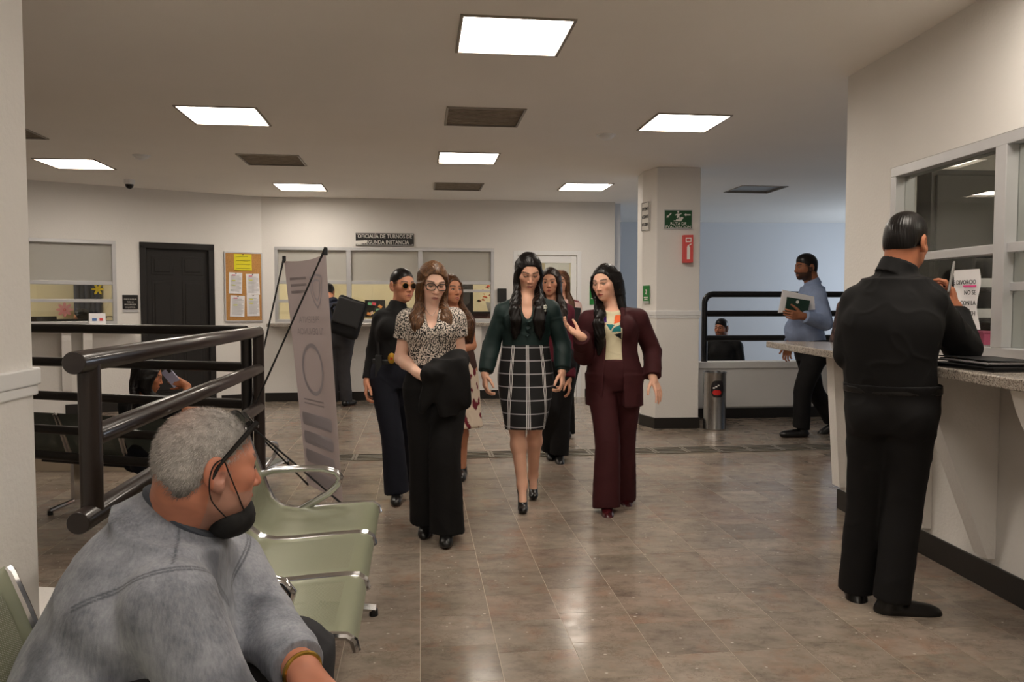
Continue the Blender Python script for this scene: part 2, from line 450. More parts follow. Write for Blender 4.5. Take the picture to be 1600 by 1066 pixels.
def marble(name, island):
    t = NT(name)
    geo = t.n('ShaderNodeNewGeometry')
    rnd = geo.outputs['Random Per Island'] if island else t.n('ShaderNodeObjectInfo').outputs['Random']
    off = t.n('ShaderNodeCombineXYZ'); t.l(t.math('MULTIPLY', rnd, 37.0), off.inputs[0]); t.l(t.math('MULTIPLY', rnd, 91.0), off.inputs[1])
    ad = t.n('ShaderNodeVectorMath', operation='ADD'); t.l(geo.outputs['Position'], ad.inputs[0]); t.l(off.outputs[0], ad.inputs[1])
    P = ad.outputs[0]
    base = t.ramp(rnd, [(0.0, rgb(134, 123, 112)), (0.25, rgb(152, 140, 128)), (0.5, rgb(144, 133, 122)), (0.72, rgb(162, 149, 136)), (0.88, rgb(150, 134, 122)), (1.0, rgb(139, 129, 119))])
    S2 = t.scaled(P, (1, 1.7, 1))
    cloud = t.noise(S2, 5.0, 9, 0.72)
    c = t.mix(0.8, base, t.ramp(cloud, [(0.30, (0.40, 0.39, 0.37, 1)), (0.47, (0.85, 0.84, 0.82, 1)), (0.60, (1.05, 1.04, 1.02, 1)), (0.78, (1.35, 1.32, 1.28, 1))]), 'MULTIPLY')
    rust = t.noise(t.scaled(ad.outputs[0], (1.3, 1, 1)), 3.6, 6, 0.65)
    c = t.mix(t.ramp(rust, [(0.52, (0, 0, 0, 1)), (0.68, (0.45, 0.45, 0.45, 1))]), c, rgb(146, 108, 86))
    moss = t.noise(S2, 2.7, 5, 0.6)
    c = t.mix(t.ramp(moss, [(0.55, (0, 0, 0, 1)), (0.7, (0.4, 0.4, 0.4, 1))]), c, rgb(112, 108, 94))
    vn = t.noise(P, 3.2, 9, 0.72); vein = t.math('ABSOLUTE', t.math('SUBTRACT', vn, 0.5))
    c = t.mix(t.ramp(vein, [(0.0, (0.45, 0.45, 0.45, 1)), (0.010, (0, 0, 0, 1))]), c, rgb(96, 80, 70))
    sp = t.n('ShaderNodeTexVoronoi'); sp.inputs['Scale'].default_value = 16; t.l(S2, sp.inputs['Vector'])
    spk = t.math('MULTIPLY', t.math('LESS_THAN', sp.outputs['Distance'], 0.11), t.math('GREATER_THAN', t.noise(P, 13.0, 2), 0.54))
    c = t.mix(t.math('MULTIPLY', spk, 0.75), c, rgb(214, 204, 190))
    fl = t.noise(P, 9.0, 6, 0.65)
    c = t.mix(t.ramp(fl, [(0.735, (0, 0, 0, 1)), (0.75, (0.85, 0.85, 0.85, 1))]), c, rgb(206, 196, 182))
    t.l(c, t.p.inputs['Base Color'])
    rg = t.noise(P, 9.0, 3); t.l(t.ramp(rg, [(0.3, (0.13, 0.13, 0.13, 1)), (0.7, (0.27, 0.27, 0.27, 1))]), t.p.inputs['Roughness'])
    t.p.inputs['Specular IOR Level'].default_value = 0.42
    t.bump(t.noise(P, 5.0, 3), 0.04, 0.01)
    return t.m
M_tile = marble('polished grey brown marble', False); M_tile_i = marble('polished grey brown marble field', True)
M_grout = mat('tile joint', rgb(186, 172, 152), 0.7)

# ================================================================= walls
class Wall:
    def __init__(s, A, B):
        s.A = np.array(A[:2], float); s.B = np.array(B[:2], float); s.u = nrm(s.B - s.A); s.L = float(np.linalg.norm(s.B - s.A))
        s.i = np.array([-s.u[1], s.u[0]])       # into the wall
        s.M = Matrix(((s.u[0], s.i[0], 0, s.A[0]), (s.u[1], s.i[1], 0, s.A[1]), (0, 0, 1, 0), (0, 0, 0, 1)))
    def uz(s, px, py, off=0.0):
        r = ray(px, py); A = s.A - s.i * off
        k = float((A @ s.i) / (r[:2] @ s.i)); p = np.array([0, 0, CAMH]) + r * k
        return float((p[:2] - s.A) @ s.u), float(p[2])
    def holed(s, name, u0, u1, z0, z1, holes, th, m, parent=None):
        us = sorted({u0, u1, *[h[0] for h in holes], *[h[1] for h in holes]}); zs = sorted({z0, z1, *[h[2] for h in holes], *[h[3] for h in holes]})
        b = MB()
        for i in range(len(us) - 1):
            run = None
            for j in range(len(zs) - 1):
                cu, cz = (us[i] + us[i + 1]) / 2, (zs[j] + zs[j + 1]) / 2
                solid = not any(h[0] < cu < h[1] and h[2] < cz < h[3] for h in holes)
                if solid and run is None: run = zs[j]
                if not solid and run is not None: b.mm((us[i], 0, run), (us[i + 1], th, zs[j])); run = None
            if run is not None: b.mm((us[i], 0, run), (us[i + 1], th, z1))
        return tag(b.build(name, m, parent, s.M), kind='structure')
K = W(410, 475, 10.85)
bx = xy(*(np.array(st(K)) + [0, 0]))
s_k, t_k = st(K)
END = xy(s_k + 5.05, t_k)
WB = Wall(K, END)                                     # back wall
# end of the back wall at pixel column 960
ue, _ = WB.uz(960, 475); WB = Wall(K, xy(s_k + ue, t_k))
L0 = W(38, 475, 9.35)
dl = nrm((np.array(L0) - np.array(K))[:2]); LF = np.array(K)[:2] + dl * 6.6
WL = Wall(LF, K)                                      # angled left wall
P1 = G(1312, 795); P2 = G(1600, 951)
dr = nrm((P2 - P1)[:2]); WR = Wall(P1, P1[:2] + dr * 9.0)

Z0, Z1 = 1.10, 2.15
# openings
uwl0, _ = WL.uz(24, 440); uwl1, _ = WL.uz(182, 440)
ud0, _ = WL.uz(222, 440); ud1, _ = WL.uz(332, 440)
uwb0, _ = WB.uz(429, 440); uwb1, _ = WB.uz(772, 440)
udb0, _ = WB.uz(802, 440); udb1, _ = WB.uz(908, 440)
uwr0, _ = WR.uz(1388, 440); uwr1 = uwr0 + 3.4
WL.holed('wall_left', 0, WL.L, -0.3, CEIL, [(uwl0, uwl1, Z0, Z1), (ud0, ud1, 0, 2.12)], 0.14, M_wall)
WB.holed('wall_back', 0, WB.L, -0.05, CEIL, [(uwb0, uwb1, Z0, Z1), (udb0, udb1, 0, 2.12)], 0.14, M_wall)
WR.holed('wall_right', 0, WR.L, -0.05, CEIL, [(uwr0, uwr1, Z0, Z1)], 0.16, M_wall)
# the rest of the shell
def plain_wall(name, A, B, z0, z1, m, th=0.12):
    return Wall(A, B).holed(name, 0, float(np.linalg.norm(np.array(B[:2]) - np.array(A[:2]))), z0, z1, [], th, m)
RA = P1[:2] + UX * 0.17; 
plain_wall('wall_right_return', P1[:2] + WR.i * 0.162 + UX * 4.6, P1[:2] + WR.i * 0.162, -0.6, CEIL, M_wall)
plain_wall('wall_rear', (5.4, -3.2), (-9.1, -3.2), -0.3, CEIL, M_wall)
plain_wall('wall_far_left', (-9.0, -3.2), (-9.0, LF[1] + 0.6), -0.3, CEIL, M_wall)
E2 = WB.B + UY * 3.4
plain_wall('wall_back_return', E2, WB.B + UY * 0.145, -0.6, CEIL, M_gwall)
SW = 14.1
plain_wall('wall_stairwell', (0.6, SW), (8.2, SW + 0.35), -0.6, CEIL, M_gwall)
Wall((7.5, 14.3), (7.5, 9.0)).holed('wall_stairwell_side', 0, 5.3, -0.6, CEIL, [(1.0, 3.0, 0.75, 2.25)], 0.12, M_gwall)
b = MB()
for a, c in (((1.0, 0.02, 0.75), (1.06, 0.1, 2.25)), ((2.94, 0.02, 0.75), (3.0, 0.1, 2.25)), ((1.97, 0.02, 0.75), (2.03, 0.1, 2.25)), ((1.06, 0.02, 0.75), (2.94, 0.1, 0.81)), ((1.06, 0.02, 2.19), (2.94, 0.1, 2.25))): b.mm(a, c)
tag(b.build('window_4', M_alu, None, Wall((7.5, 14.3), (7.5, 9.0)).M), kind='structure')

# baseboards
def baseboard(name, wall, u0, u1, h=0.12, gaps=()):
    b = MB(); cuts = [u0] + [g for ab in gaps for g in ab] + [u1]
    for a, c in zip(cuts[0::2], cuts[1::2]): b.mm((a, -0.015, 0), (c, -0.001, h))
    return tag(b.build(name, M_black_base, None, wall.M, bevel=0.003), kind='structure')
baseboard('baseboard_back', WB, 0.02, WB.L, 0.125, [(udb0 - 0.06, udb1 + 0.06)])
baseboard('baseboard_left', WL, 4.2, WL.L - 0.02, 0.125, [(ud0 - 0.09, ud1 + 0.09)])
baseboard('baseboard_right', WR, -0.016, WR.L, 0.13)

# ================================================================= floor
POLY = [(-9, 2.3), (-1.43, 2.3), (-1.88, 5.16), (-2.78, 7.5), (-9, 7.5), (-9, 14), (1.5, 14), (1.5, 9.25), (2.0, 9.3), (6.8, 9.86), (6.8, -3.1), (-9, -3.1)]
b = MB(); b.prism(POLY, -0.3, -0.0008); floor = tag(b.build('floor', M_grout), kind='structure')
b = MB(); b.prism([(-9, 2.2), (-1.3, 2.2), (-1.8, 5.2), (-2.7, 7.6), (-9, 7.6)], -0.32, -0.2508); low_floor = tag(b.build('floor_lower', M_grout), kind='structure')
b = MB(); b.prism([(1.4, 9.2), (8.2, 9.6), (8.2, 14.5), (1.0, 14.2)], -0.65, -0.57); tag(b.build('floor_stair_landing', mat('landing floor', rgb(120, 112, 104), 0.4)), kind='structure')
def inpoly(x, y, poly):
    c = False; n = len(poly)
    for i in range(n):
        x0, y0 = poly[i]; x1, y1 = poly[(i + 1) % n]
        if (y0 > y) != (y1 > y) and x < (x1 - x0) * (y - y0) / (y1 - y0) + x0: c = not c
    return c
TS = 0.302; s0 = st(G(657, 1060))[0]
tiles = []
for ci in range(-30, 24):
    offs = random.uniform(0, TS)
    for ri in range(-6, 50):
        s_, t__ = s0 + (ci + 0.5) * TS, ri * TS + offs
        x, y = xy(s_, t__)
        if not inpoly(x, y, POLY): continue
        corners = [xy(s_ + a * TS / 2, t__ + c * TS / 2) for a in (-1, 1) for c in (-1, 1)]
        if not all(inpoly(p[0], p[1], POLY) for p in corners) and x < -3.2: continue
        wb = (np.array([x, y]) - WB.A) @ WB.i; wl = (np.array([x, y]) - WL.A) @ WL.i; wr = (np.array([x, y]) - WR.A) @ WR.i
        if wb > 0.1 or wl > 0.1 or (wr > 0.12 and y < P1[1] + 0.3): continue
        vis = 0.0
        if y > 1.0:
            px = 800 + x / y * FPX; py = HOR + CAMH / y * FPX
            if -40 < px < 1640 and py < 1100: vis = 1.0 / y ** 3
            if px < 420 and py > 640: vis *= 0.05
        tiles.append((vis, s_, t__))
tiles.sort(reverse=True)
def tile_mesh():
    b = MB(); g = TS / 2 - 0.0009
    b.add([(-g, -g, -0.006), (g, -g, -0.006), (g, g, -0.006), (-g, g, -0.006), (-g + .0003, -g + .0003, 0), (g - .0003, -g + .0003, 0), (g - .0003, g - .0003, 0), (-g + .0003, g - .0003, 0)],
          [(4, 5, 6, 7), (0, 1, 5, 4), (1, 2, 6, 5), (2, 3, 7, 6), (3, 0, 4, 7)])
    return b
tm = tile_mesh(); proto = tm.build('floor_tile', M_tile, floor)
for i, (v_, s_, t__) in enumerate(tiles[:300]):
    o = proto if i == 0 else proto.copy()
    if i: COL.objects.link(o)
    x, y = xy(s_, t__); o.location = (x, y, 0); o.rotation_euler = (0, 0, AY)
b = MB(); R3 = Matrix.Rotation(AY, 3, 'Z')
def put_tile(b, x, y, z):
    vs_ = [R3 @ Vector(p) + Vector((x, y, z)) for p in tm.v]; b.add(vs_, tm.f)
for v_, s_, t__ in tiles[300:]: x, y = xy(s_, t__); put_tile(b, x, y, 0)
tag(b.build('distant_tiles', M_tile_i, floor), kind='stuff')
b = MB()
for ci in range(-26, 0):
    for ri in range(4, 28):
        x, y = xy(s0 + (ci + 0.5) * TS, ri * TS)
        if inpoly(x + 0.1, y, [(-8.8, 2.2), (-1.5, 2.2), (-1.95, 5.16), (-2.8, 7.5), (-8.8, 7.6)]): put_tile(b, x, y, -0.25)
tag(b.build('lower_tiles', M_tile_i, low_floor), kind='stuff')

# floor drain: a channel of slotted grates across the hall
gA = G(524, 722); sA, tA = st(gA); gB = G(1318, 693); tB = st(gB)[1]
drain = empty('floor_drain', (*xy(sA, (tA + tB) / 2), 0), 'long row of slotted metal drain grates set across the marble floor', 'drain', rz=AY)
M_slot = mat('dark drain void', rgb(22, 20, 19), 0.8); M_grate = mat('worn steel grate', rgb(140, 131, 120), 0.35, metal=0.3, var=0.1)
ng = 17
gp = MB(); gp.mm((-0.146, -0.14, 0.0015), (0.146, 0.14, 0.002)); 
gproto = None
for i in range(ng):
    if gproto is None:
        g_ = gp.build('grate_bed', M_slot, drain); fb = MB()
        fb.mm((-0.148, -0.145, 0.0012), (-0.128, 0.145, 0.007)); fb.mm((0.128, -0.145, 0.0012), (0.148, 0.145, 0.007))
        for y in (-0.135, -0.067, 0.0, 0.067, 0.135): fb.mm((-0.128, y - 0.0125, 0.0012), (0.128, y + 0.0125, 0.007))
        f_ = fb.build('grate_bars', M_grate, g_); gproto = g_
    else:
        g_ = gproto.copy(); COL.objects.link(g_); c = f_.copy(); COL.objects.link(c); c.parent = g_
    g_.location = (i * TS, 0, 0)

# ================================================================= ceiling with recessed fittings
def cpos(px, py): return st(G(px, py, CEIL))
LIGHTS = [cpos(*p) for p in ((801, 57), (351, 181), (1067, 192), (118, 256), (731, 247), (470, 292.5), (914, 292))]
s1, t1 = LIGHTS[0]
LIGHTS += [(s1, t1 - 3.6), (LIGHTS[1][0], LIGHTS[1][1] - 3.6), (LIGHTS[2][0], LIGHTS[2][1] - 3.6), (s1, t1 - 6.6), (LIGHTS[1][0], LIGHTS[1][1] - 7.2)]
VENTS = [cpos(*p) for p in ((756, 183), (426, 250), (716, 291.5), (-8, 204))]
DEAD = [cpos(1180, 296)]
hs = 0.303
b = MB(); holes = [(s - hs, s + hs, t - hs, t + hs) for s, t in LIGHTS + VENTS + DEAD]
smin, smax, tmin, tmax = -11, 11, -5, 18
us = sorted({smin, smax, *[h[0] for h in holes], *[h[1] for h in holes]}); vs2 = sorted({tmin, tmax, *[h[2] for h in holes], *[h[3] for h in holes]})
for i in range(len(us) - 1):
    run = None
    for j in range(len(vs2) - 1):
        cu, cv = (us[i] + us[i + 1]) / 2, (vs2[j] + vs2[j + 1]) / 2
        solid = not any(h[0] < cu < h[1] and h[2] < cv < h[3] for h in holes)
        if solid and run is None: run = vs2[j]
        if not solid and run is not None: b.mm((us[i], run, CEIL), (us[i + 1], vs2[j], CEIL + 0.1)); run = None
    if run is not None: b.mm((us[i], run, CEIL), (us[i + 1], tmax, CEIL + 0.1))
b.mm((smin, tmin, CEIL + 0.11), (smax, tmax, CEIL + 0.16))
tag(b.build('ceiling', M_ceil, None, ROOM_M), kind='structure')
M_lamp = emit_mat('lit diffuser panel', (1.0, 0.90, 0.78, 1), LAMP)
M_trim = mat('recessed steel trim', rgb(150, 142, 132), 0.45, metal=0.4)
M_vent = mat('dusty vent mesh', rgb(150, 138, 122), 0.8, var=0.2, vscale=12, bump=0.3, bscale=120)
M_deadpan = mat('unlit diffuser panel', rgb(150, 152, 152), 0.5)
LB = ['recessed square ceiling light nearest the camera, largest of the lit panels', 'lit ceiling panel left of the big one, above the waiting bench', 'lit ceiling panel on the right, nearest the counter window wall',
      'lit ceiling panel at far left above the black door', 'small lit ceiling panel between the two middle vents', 'small lit ceiling panel above the cork board and banner', 'small lit ceiling panel just left of the white pillar']
XL = ['lit ceiling panel directly above the camera', 'lit ceiling panel above the seated man', 'lit ceiling panel above the man in black', 'lit ceiling panel behind the camera', 'lit ceiling panel behind the camera towards the left wall']
def frame_ring(b, o, i, z0, z1):
    b.mm((-o, -o, z0), (-i, o, z1)); b.mm((i, -o, z0), (o, o, z1)); b.mm((-i, -o, z0), (i, -i, z1)); b.mm((-i, i, z0), (i, o, z1))
def fitting(name, s, t, label, cat, group, kind):
    e = empty(name, (*xy(s, t), CEIL), label, cat, group, rz=AY)
    b = MB(); frame_ring(b, 0.302, 0.285, -0.008, 0.06); b.build('trim', M_trim, e)
    if kind == 'vent':
        b = MB(); b.mm((-0.285, -0.285, 0.03), (0.285, 0.285, 0.035)); b.build('backing', M_vent, e)
        for i in range(12):
            b = MB(); y = -0.26 + i * 0.0473; b.mm((-0.284, y - 0.015, 0.004), (0.284, y + 0.012, 0.012)); b.build('louvre', M_vent, e)
    else:
        b = MB(); b.mm((-0.285, -0.285, 0.02), (0.285, 0.285, 0.03)); b.build('diffuser', M_lamp if kind == 'lit' else M_deadpan, e)
    return e
for i, (s, t) in enumerate(LIGHTS):
    fitting('ceiling_light', s, t, LB[i] if i < len(LB) else XL[i - len(LB)], 'ceiling light', 'recessed ceiling lights', 'lit')
VL = ['square grey air vent in the ceiling, largest of the vents', 'square air vent in the ceiling left of centre, above the black door', 'small square air vent in the ceiling, farthest from the camera', 'air vent in the ceiling beside the left column']
for (s, t), lb in zip(VENTS, VL): fitting('ceiling_vent', s, t, lb, 'vent', 'ceiling vents', 'vent')
fitting('unlit_ceiling_panel', *DEAD[0], 'unlit grey ceiling panel above the stairwell', 'ceiling light', None, 'dead')
def detector(px, py, label):
    p = G(px, py, CEIL); b = MB(); b.lathe([(0.07, 0), (0.07, -0.012), (0.055, -0.03), (0.03, -0.042), (0.012, -0.044)], n=20)
    e = empty('smoke_detector', tuple(p), label, 'smoke detector', 'smoke detectors'); b.build('housing', M_white, e, smooth=True)
    b = MB(); b.lathe([(0.085, 0.0), (0.085, -0.008), (0.07, -0.009)], n=20); b.build('mounting_plate', M_white, e)
detector(947, 211, 'white smoke detector on the ceiling beside the right lit panel')
detector(221, 243, 'white smoke detector on the ceiling above the black door')
p = G(202, 281, CEIL); e = empty('dome_camera', tuple(p), 'small white and black dome security camera on the ceiling', 'security camera')
b = MB(); b.lathe([(0.06, 0), (0.06, -0.045), (0.05, -0.055)], n=20); b.build('housing', M_white, e, smooth=True)
b = MB(); b.lathe([(0.046, -0.05), (0.046, -0.07), (0.036, -0.092), (0.018, -0.105), (0.004, -0.108)], n=20); b.build('dome', mat('smoked dome', rgb(8, 8, 9), 0.1), e, smooth=True)

# ================================================================= pillar, column, parapet, rails
def pillar(name, poly, label, mold_z):
    c = np.mean(poly, 0); e = tag(empty(name, (c[0], c[1], 0)), kind='structure')
    P = [(p[0] - c[0], p[1] - c[1]) for p in poly]
    def sc(k): return [(p[0] + k * nrm(p)[0], p[1] + k * nrm(p)[1]) for p in np.array(P)]
    b = MB(); b.prism(P, 0, CEIL); b.build('shaft', M_wall, e, bevel=0.008)
    b = MB(); b.prism(sc(0.02), mold_z, mold_z + 0.05); b.prism(sc(0.012), mold_z - 0.03, mold_z); b.build('moulding', M_white, e, bevel=0.005)
    b = MB(); b.prism(sc(0.02), 0.0, 0.12); b.build('plinth', M_black_base, e, bevel=0.004)
    return e
PF = 8.5
pillar('trim_1', np.array([(W(1025, 475, PF)[0], PF), (W(1094, 475, PF)[0], PF + 0.03), (W(1094, 475, PF)[0] + 0.02, 9.18), (W(1003, 475, 8.78)[0], 9.12), (W(1003, 475, 8.78)[0], 8.78)]), '', 1.235)
cx = W(52, 560, 2.28)[0]
pillar('trim_2', np.array([(cx + 0.06 - 0.6, 1.78), (cx + 0.06, 1.78), (cx, 2.28), (cx - 0.6, 2.28)]), '', 1.125)
# low white plinth beside the column
b = MB(); b.prism([(-2.5, 2.42), (-1.78, 2.42), (-2.0, 3.62), (-2.8, 3.75)], -0.25, 0.02); tag(b.build('trim_3', M_wall), kind='structure')
# stairwell parapet
PA = np.array([W(1094, 475, PF)[0] + 0.01, 9.2]); WP = Wall(PA, PA + UX * 5.0)
b = MB(); b.mm((0, 0, 0.14), (5, 0.16, 0.60)); b.mm((0, 0.03, -0.6), (5, 0.16, 0.14)); tag(b.build('wall_parapet', M_wall, None, WP.M), kind='structure')
b = MB(); b.mm((0, -0.03, 0.60), (5, 0.19, 0.675)); tag(b.build('trim_4', M_wall, None, WP.M, bevel=0.006), kind='structure')
b = MB(); b.mm((0, 0.005, 0), (5, 0.029, 0.12)); tag(b.build('baseboard_parapet', M_black_base, None, WP.M), kind='structure')
sr = empty('stair_railing', (*PA, 0.675), 'black metal railing with rounded corner on the white stairwell parapet', 'railing', rz=AY)
def rail_run(z): return [(0.25, 0.08, z), (5, 0.08, z)]
rr = 0.036
pts = [(0.25, 0.08, 0.0), (0.25, 0.08, 0.70)] + [(0.25 + 0.1 * (1 - math.cos(a)), 0.08, 0.70 + 0.1 * math.sin(a)) for a in np.linspace(0.2, math.pi / 2, 6)] + [(5, 0.08, 0.80)]
b = MB(); b.tube(pts, rr, 12); b.build('top_rail', M_blackrail, sr, smooth=True)
for z in (0.275, 0.57): b = MB(); b.tube(rail_run(z), rr, 12); b.build('rail', M_blackrail, sr, smooth=True)
for x in (2.4, 4.6): b = MB(); b.cyl((x, 0.08, 0), (x, 0.08, 0.8), 0.03); b.build('post', M_blackrail, sr, smooth=True)

# fat pipe handrail by the waiting chairs
ZT, ZM, ZB = 1.18, 0.945, 0.685
dn, df = 2.47, 5.12
def rl(d): return np.array([-1.345 - 0.1186 * (d - dn), d])
hr = empty('pipe_handrail', (*rl(dn), 0), 'thick dark brown pipe handrail with capped ends behind the seated man', 'railing')
bs = np.array([*rl(dn), 0])
TR = 0.036
for z, nm in ((ZT, 'top_rail'), (0.935, 'rail'), (ZB, 'rail')):
    a = rl(dn - (0.09 if z != 0.935 else -0.03)); c = rl(df)
    b = MB(); b.tube([np.array([*a, z]) - bs, np.array([*(a + 0.005 * nrm(c - a)), z]) - bs, np.array([*c, z]) - bs], [TR * 0.93, TR, TR], 20); b.build(nm, M_rail, hr, smooth=True)
for d in (dn + 0.02,):
    b = MB(); b.cyl(np.array([*rl(d), ZB]) - bs, np.array([*rl(d), ZT]) - bs, TR * 0.95, n=20); b.build('post', M_rail, hr, smooth=True)
for d in (3.35, df):
    b = MB(); b.cyl(np.array([*rl(d), -0.006 if d < 4 else -0.0]) - bs, np.array([*rl(d), ZT if d > 4 else ZB]) - bs, TR * (0.95 if d < 4 else 1.0), n=20); b.build('post', M_rail, hr, smooth=True)
b = MB(); b.lathe([(TR, -0.02), (TR, 0.0), (TR * 0.8, 0.02), (TR * 0.3, 0.032)], c=tuple(np.array([*rl(df), ZT]) - bs), n=16); b.build('end_cap', M_rail, hr, smooth=True)
# lateral guard rail of the lower waiting bay
q0 = rl(df) + np.array([-0.085, 0.02]); qd = np.array([-math.cos(math.radians(17)), math.sin(math.radians(17))])
gr = empty('guard_rail', (*q0, -0.25), 'black horizontal bar guard rail in front of the lower waiting bay', 'railing')
for i, z in enumerate((1.185, 0.945, 0.70, 0.455, 0.265)):
    b = MB(); b.tube([(0, 0, z + 0.25), (qd[0] * 4.6, qd[1] * 4.6, z + 0.25)], 0.033, 12); b.build('top_rail' if i == 0 else 'rail', M_blackrail, gr, smooth=True)
for k in (0.0, 3.3, 4.6):
    b = MB(); b.cyl((qd[0] * k, qd[1] * k, 0.0), (qd[0] * k, qd[1] * k, 1.435), 0.036); b.build('post', M_blackrail, gr, smooth=True)

# ================================================================= windows and doors
def pane(name, wall, u0, u1, z0, z1, y, m, parent, th=0.006):
    b = MB(); b.mm((u0, y, z0), (u1, y + th, z1)); return b.build(name, m, parent)
def win(n, wall, u0, u1, secs, z0=Z0, z1=Z1, layout=None, gl=None, fr=0.045):
    e = empty('window_%d' % n, (0, 0, 0)); e.matrix_world = wall.M; tag(e, kind='structure'); gl = gl or M_glass
    b = MB(); b.mm((u0, 0.0, z0), (u1, 0.12, z0 + fr)); b.mm((u0, 0.0, z1 - fr), (u1, 0.12, z1)); b.mm((u0, 0.0, z0 + fr), (u0 + fr, 0.12, z1 - fr)); b.mm((u1 - fr, 0, z0 + fr), (u1, 0.12, z1 - fr))
    b.build('frame', M_alu, e, bevel=0.003)
    ed = np.linspace(u0, u1, secs + 1) if layout is None or 'edges' not in layout else layout['edges']
    for i in range(1, len(ed) - 1): b = MB(); b.mm((ed[i] - fr * 0.7, -0.004, z0 + fr), (ed[i] + fr * 0.7, 0.11, z1 - fr)); b.build('mullion', M_alu, e, bevel=0.003)
    zt = layout['transom']
    for i in range(len(ed) - 1):
        a = ed[i] + (fr if i == 0 else fr * 0.7); c = ed[i + 1] - (fr if i == len(ed) - 2 else fr * 0.7)
        b = MB(); b.mm((a, 0.01, zt - 0.022), (c, 0.1, zt + 0.022)); b.build('transom', M_alu, e, bevel=0.002)
        pane('upper_pane', wall, a, c, zt + 0.022, z1 - fr, 0.055, layout['upper'], e)
        sb = layout['sash'][i]
        if sb is not None:
            b = MB(); b.mm((a, 0.03, sb - 0.02), (c, 0.07, sb + 0.02)); b.build('sash_rail', M_alu, e, bevel=0.002)
            pane('pane', wall, a, c, sb + 0.02, zt - 0.022, 0.045, gl, e); pane('pane', wall, a, c, z0 + fr, sb - 0.02, 0.045, gl, e)
        else: pane('pane', wall, a, c, z0 + fr, zt - 0.022, 0.045, gl, e)
        if layout.get('blind') and layout['blind'][i]:
            b = MB(); b.mm((a, 0.09, z1 - 0.17), (c, 0.1, z1 - 0.145)); b.build('sash_rail', M_alu, e)
    return e
win(1, WL, uwl0, uwl1, 1, layout=dict(transom=1.62, upper=M_frost, sash=[1.40], blind=[1]))
m1, _ = WB.uz(545, 440); m2, _ = WB.uz(657, 440)
win(2, WB, uwb0, uwb1, 3, layout=dict(edges=[uwb0, m1, m2, uwb1], transom=1.66, upper=M_frost, sash=[1.40, None, 1.545], blind=[1, 0, 1]))
r1, _ = WR.uz(1560, 420); 
win(3, WR, uwr0, uwr1, 3, layout=dict(edges=[uwr0, r1, r1 + 1.1, uwr1], transom=1.62, upper=M_glass_dk, sash=[None, 1.44, None]), gl=M_glass_dk, fr=0.055)
# black panelled door
e = empty('door_1', (0, 0, 0)); e.matrix_world = WL.M; tag(e, kind='structure')
b = MB(); fw_ = 0.07
b.mm((ud0 - 0.025, -0.02, 0), (ud0 + 0.05, 0.12, 2.12)); b.mm((ud1 - 0.05, -0.02, 0), (ud1 + 0.025, 0.12, 2.12)); b.mm((ud0 - 0.025, -0.02, 2.07), (ud1 + 0.025, 0.12, 2.15)); b.build('door_frame', M_door_blk, e, bevel=0.006)
b = MB(); b.mm((ud0 + 0.05, 0.03, 0.01), (ud1 - 0.05, 0.07, 2.07)); leaf = b.build('door_leaf', M_door_blk, e)
mid = (ud0 + ud1) / 2; pw = (ud1 - ud0) / 2 - 0.17
for sgn in (-1, 1):
    for z0_, z1_ in ((0.2, 0.92), (1.05, 1.66), (1.74, 1.98)):
        c = mid + sgn * (pw / 2 + 0.055); b = MB()
        b.mm((c - pw / 2, 0.022, z0_), (c + pw / 2, 0.03, z1_)); b.mm((c - pw / 2 + 0.035, 0.012, z0_ + 0.035), (c + pw / 2 - 0.035, 0.022, z1_ - 0.035)); b.build('panel', M_door_blk, leaf, bevel=0.006)
b = MB(); b.cyl((ud0 + 0.1, 0.03, 1.0), (ud0 + 0.1, -0.03, 1.0), 0.012); b.cyl((ud0 + 0.1, -0.03, 1.0), (ud0 + 0.1, -0.06, 1.0), 0.028, 0.03); b.build('door_knob', M_steel, leaf, smooth=True)
# white glazed door
e = empty('door_2', (0, 0, 0)); e.matrix_world = WB.M; tag(e, kind='structure')
b = MB(); b.mm((udb0, -0.01, 0), (udb0 + 0.06, 0.1, 2.12)); b.mm((udb1 - 0.06, -0.01, 0), (udb1, 0.1, 2.12)); b.mm((udb0 + 0.06, -0.01, 2.06), (udb1 - 0.06, 0.1, 2.12)); b.build('door_frame', M_white, e, bevel=0.004)
b = MB(); a0, a1 = udb0 + 0.065, udb1 - 0.065
b.mm((a0, 0.02, 0.01), (a0 + 0.08, 0.06, 2.055)); b.mm((a1 - 0.08, 0.02, 0.01), (a1, 0.06, 2.055)); b.mm((a0 + 0.08, 0.02, 1.95), (a1 - 0.08, 0.06, 2.055)); b.mm((a0 + 0.08, 0.02, 0.01), (a1 - 0.08, 0.06, 0.16)); b.mm((a0 + 0.08, 0.02, 0.92), (a1 - 0.08, 0.06, 0.98))
leaf = b.build('door_leaf', M_white, e, bevel=0.004)
pane('upper_pane', WB, a0 + 0.08, a1 - 0.08, 0.98, 1.95, 0.037, M_glass, leaf); pane('lower_pane', WB, a0 + 0.08, a1 - 0.08, 0.16, 0.92, 0.037, M_frost, leaf)
b = MB(); b.cyl((a0 + 0.04, 0.02, 1.0), (a0 + 0.04, -0.03, 1.0), 0.01); b.box((a0 + 0.09, -0.03, 1.0), (0.11, 0.018, 0.02)); b.build('lever_handle', M_steel, leaf)

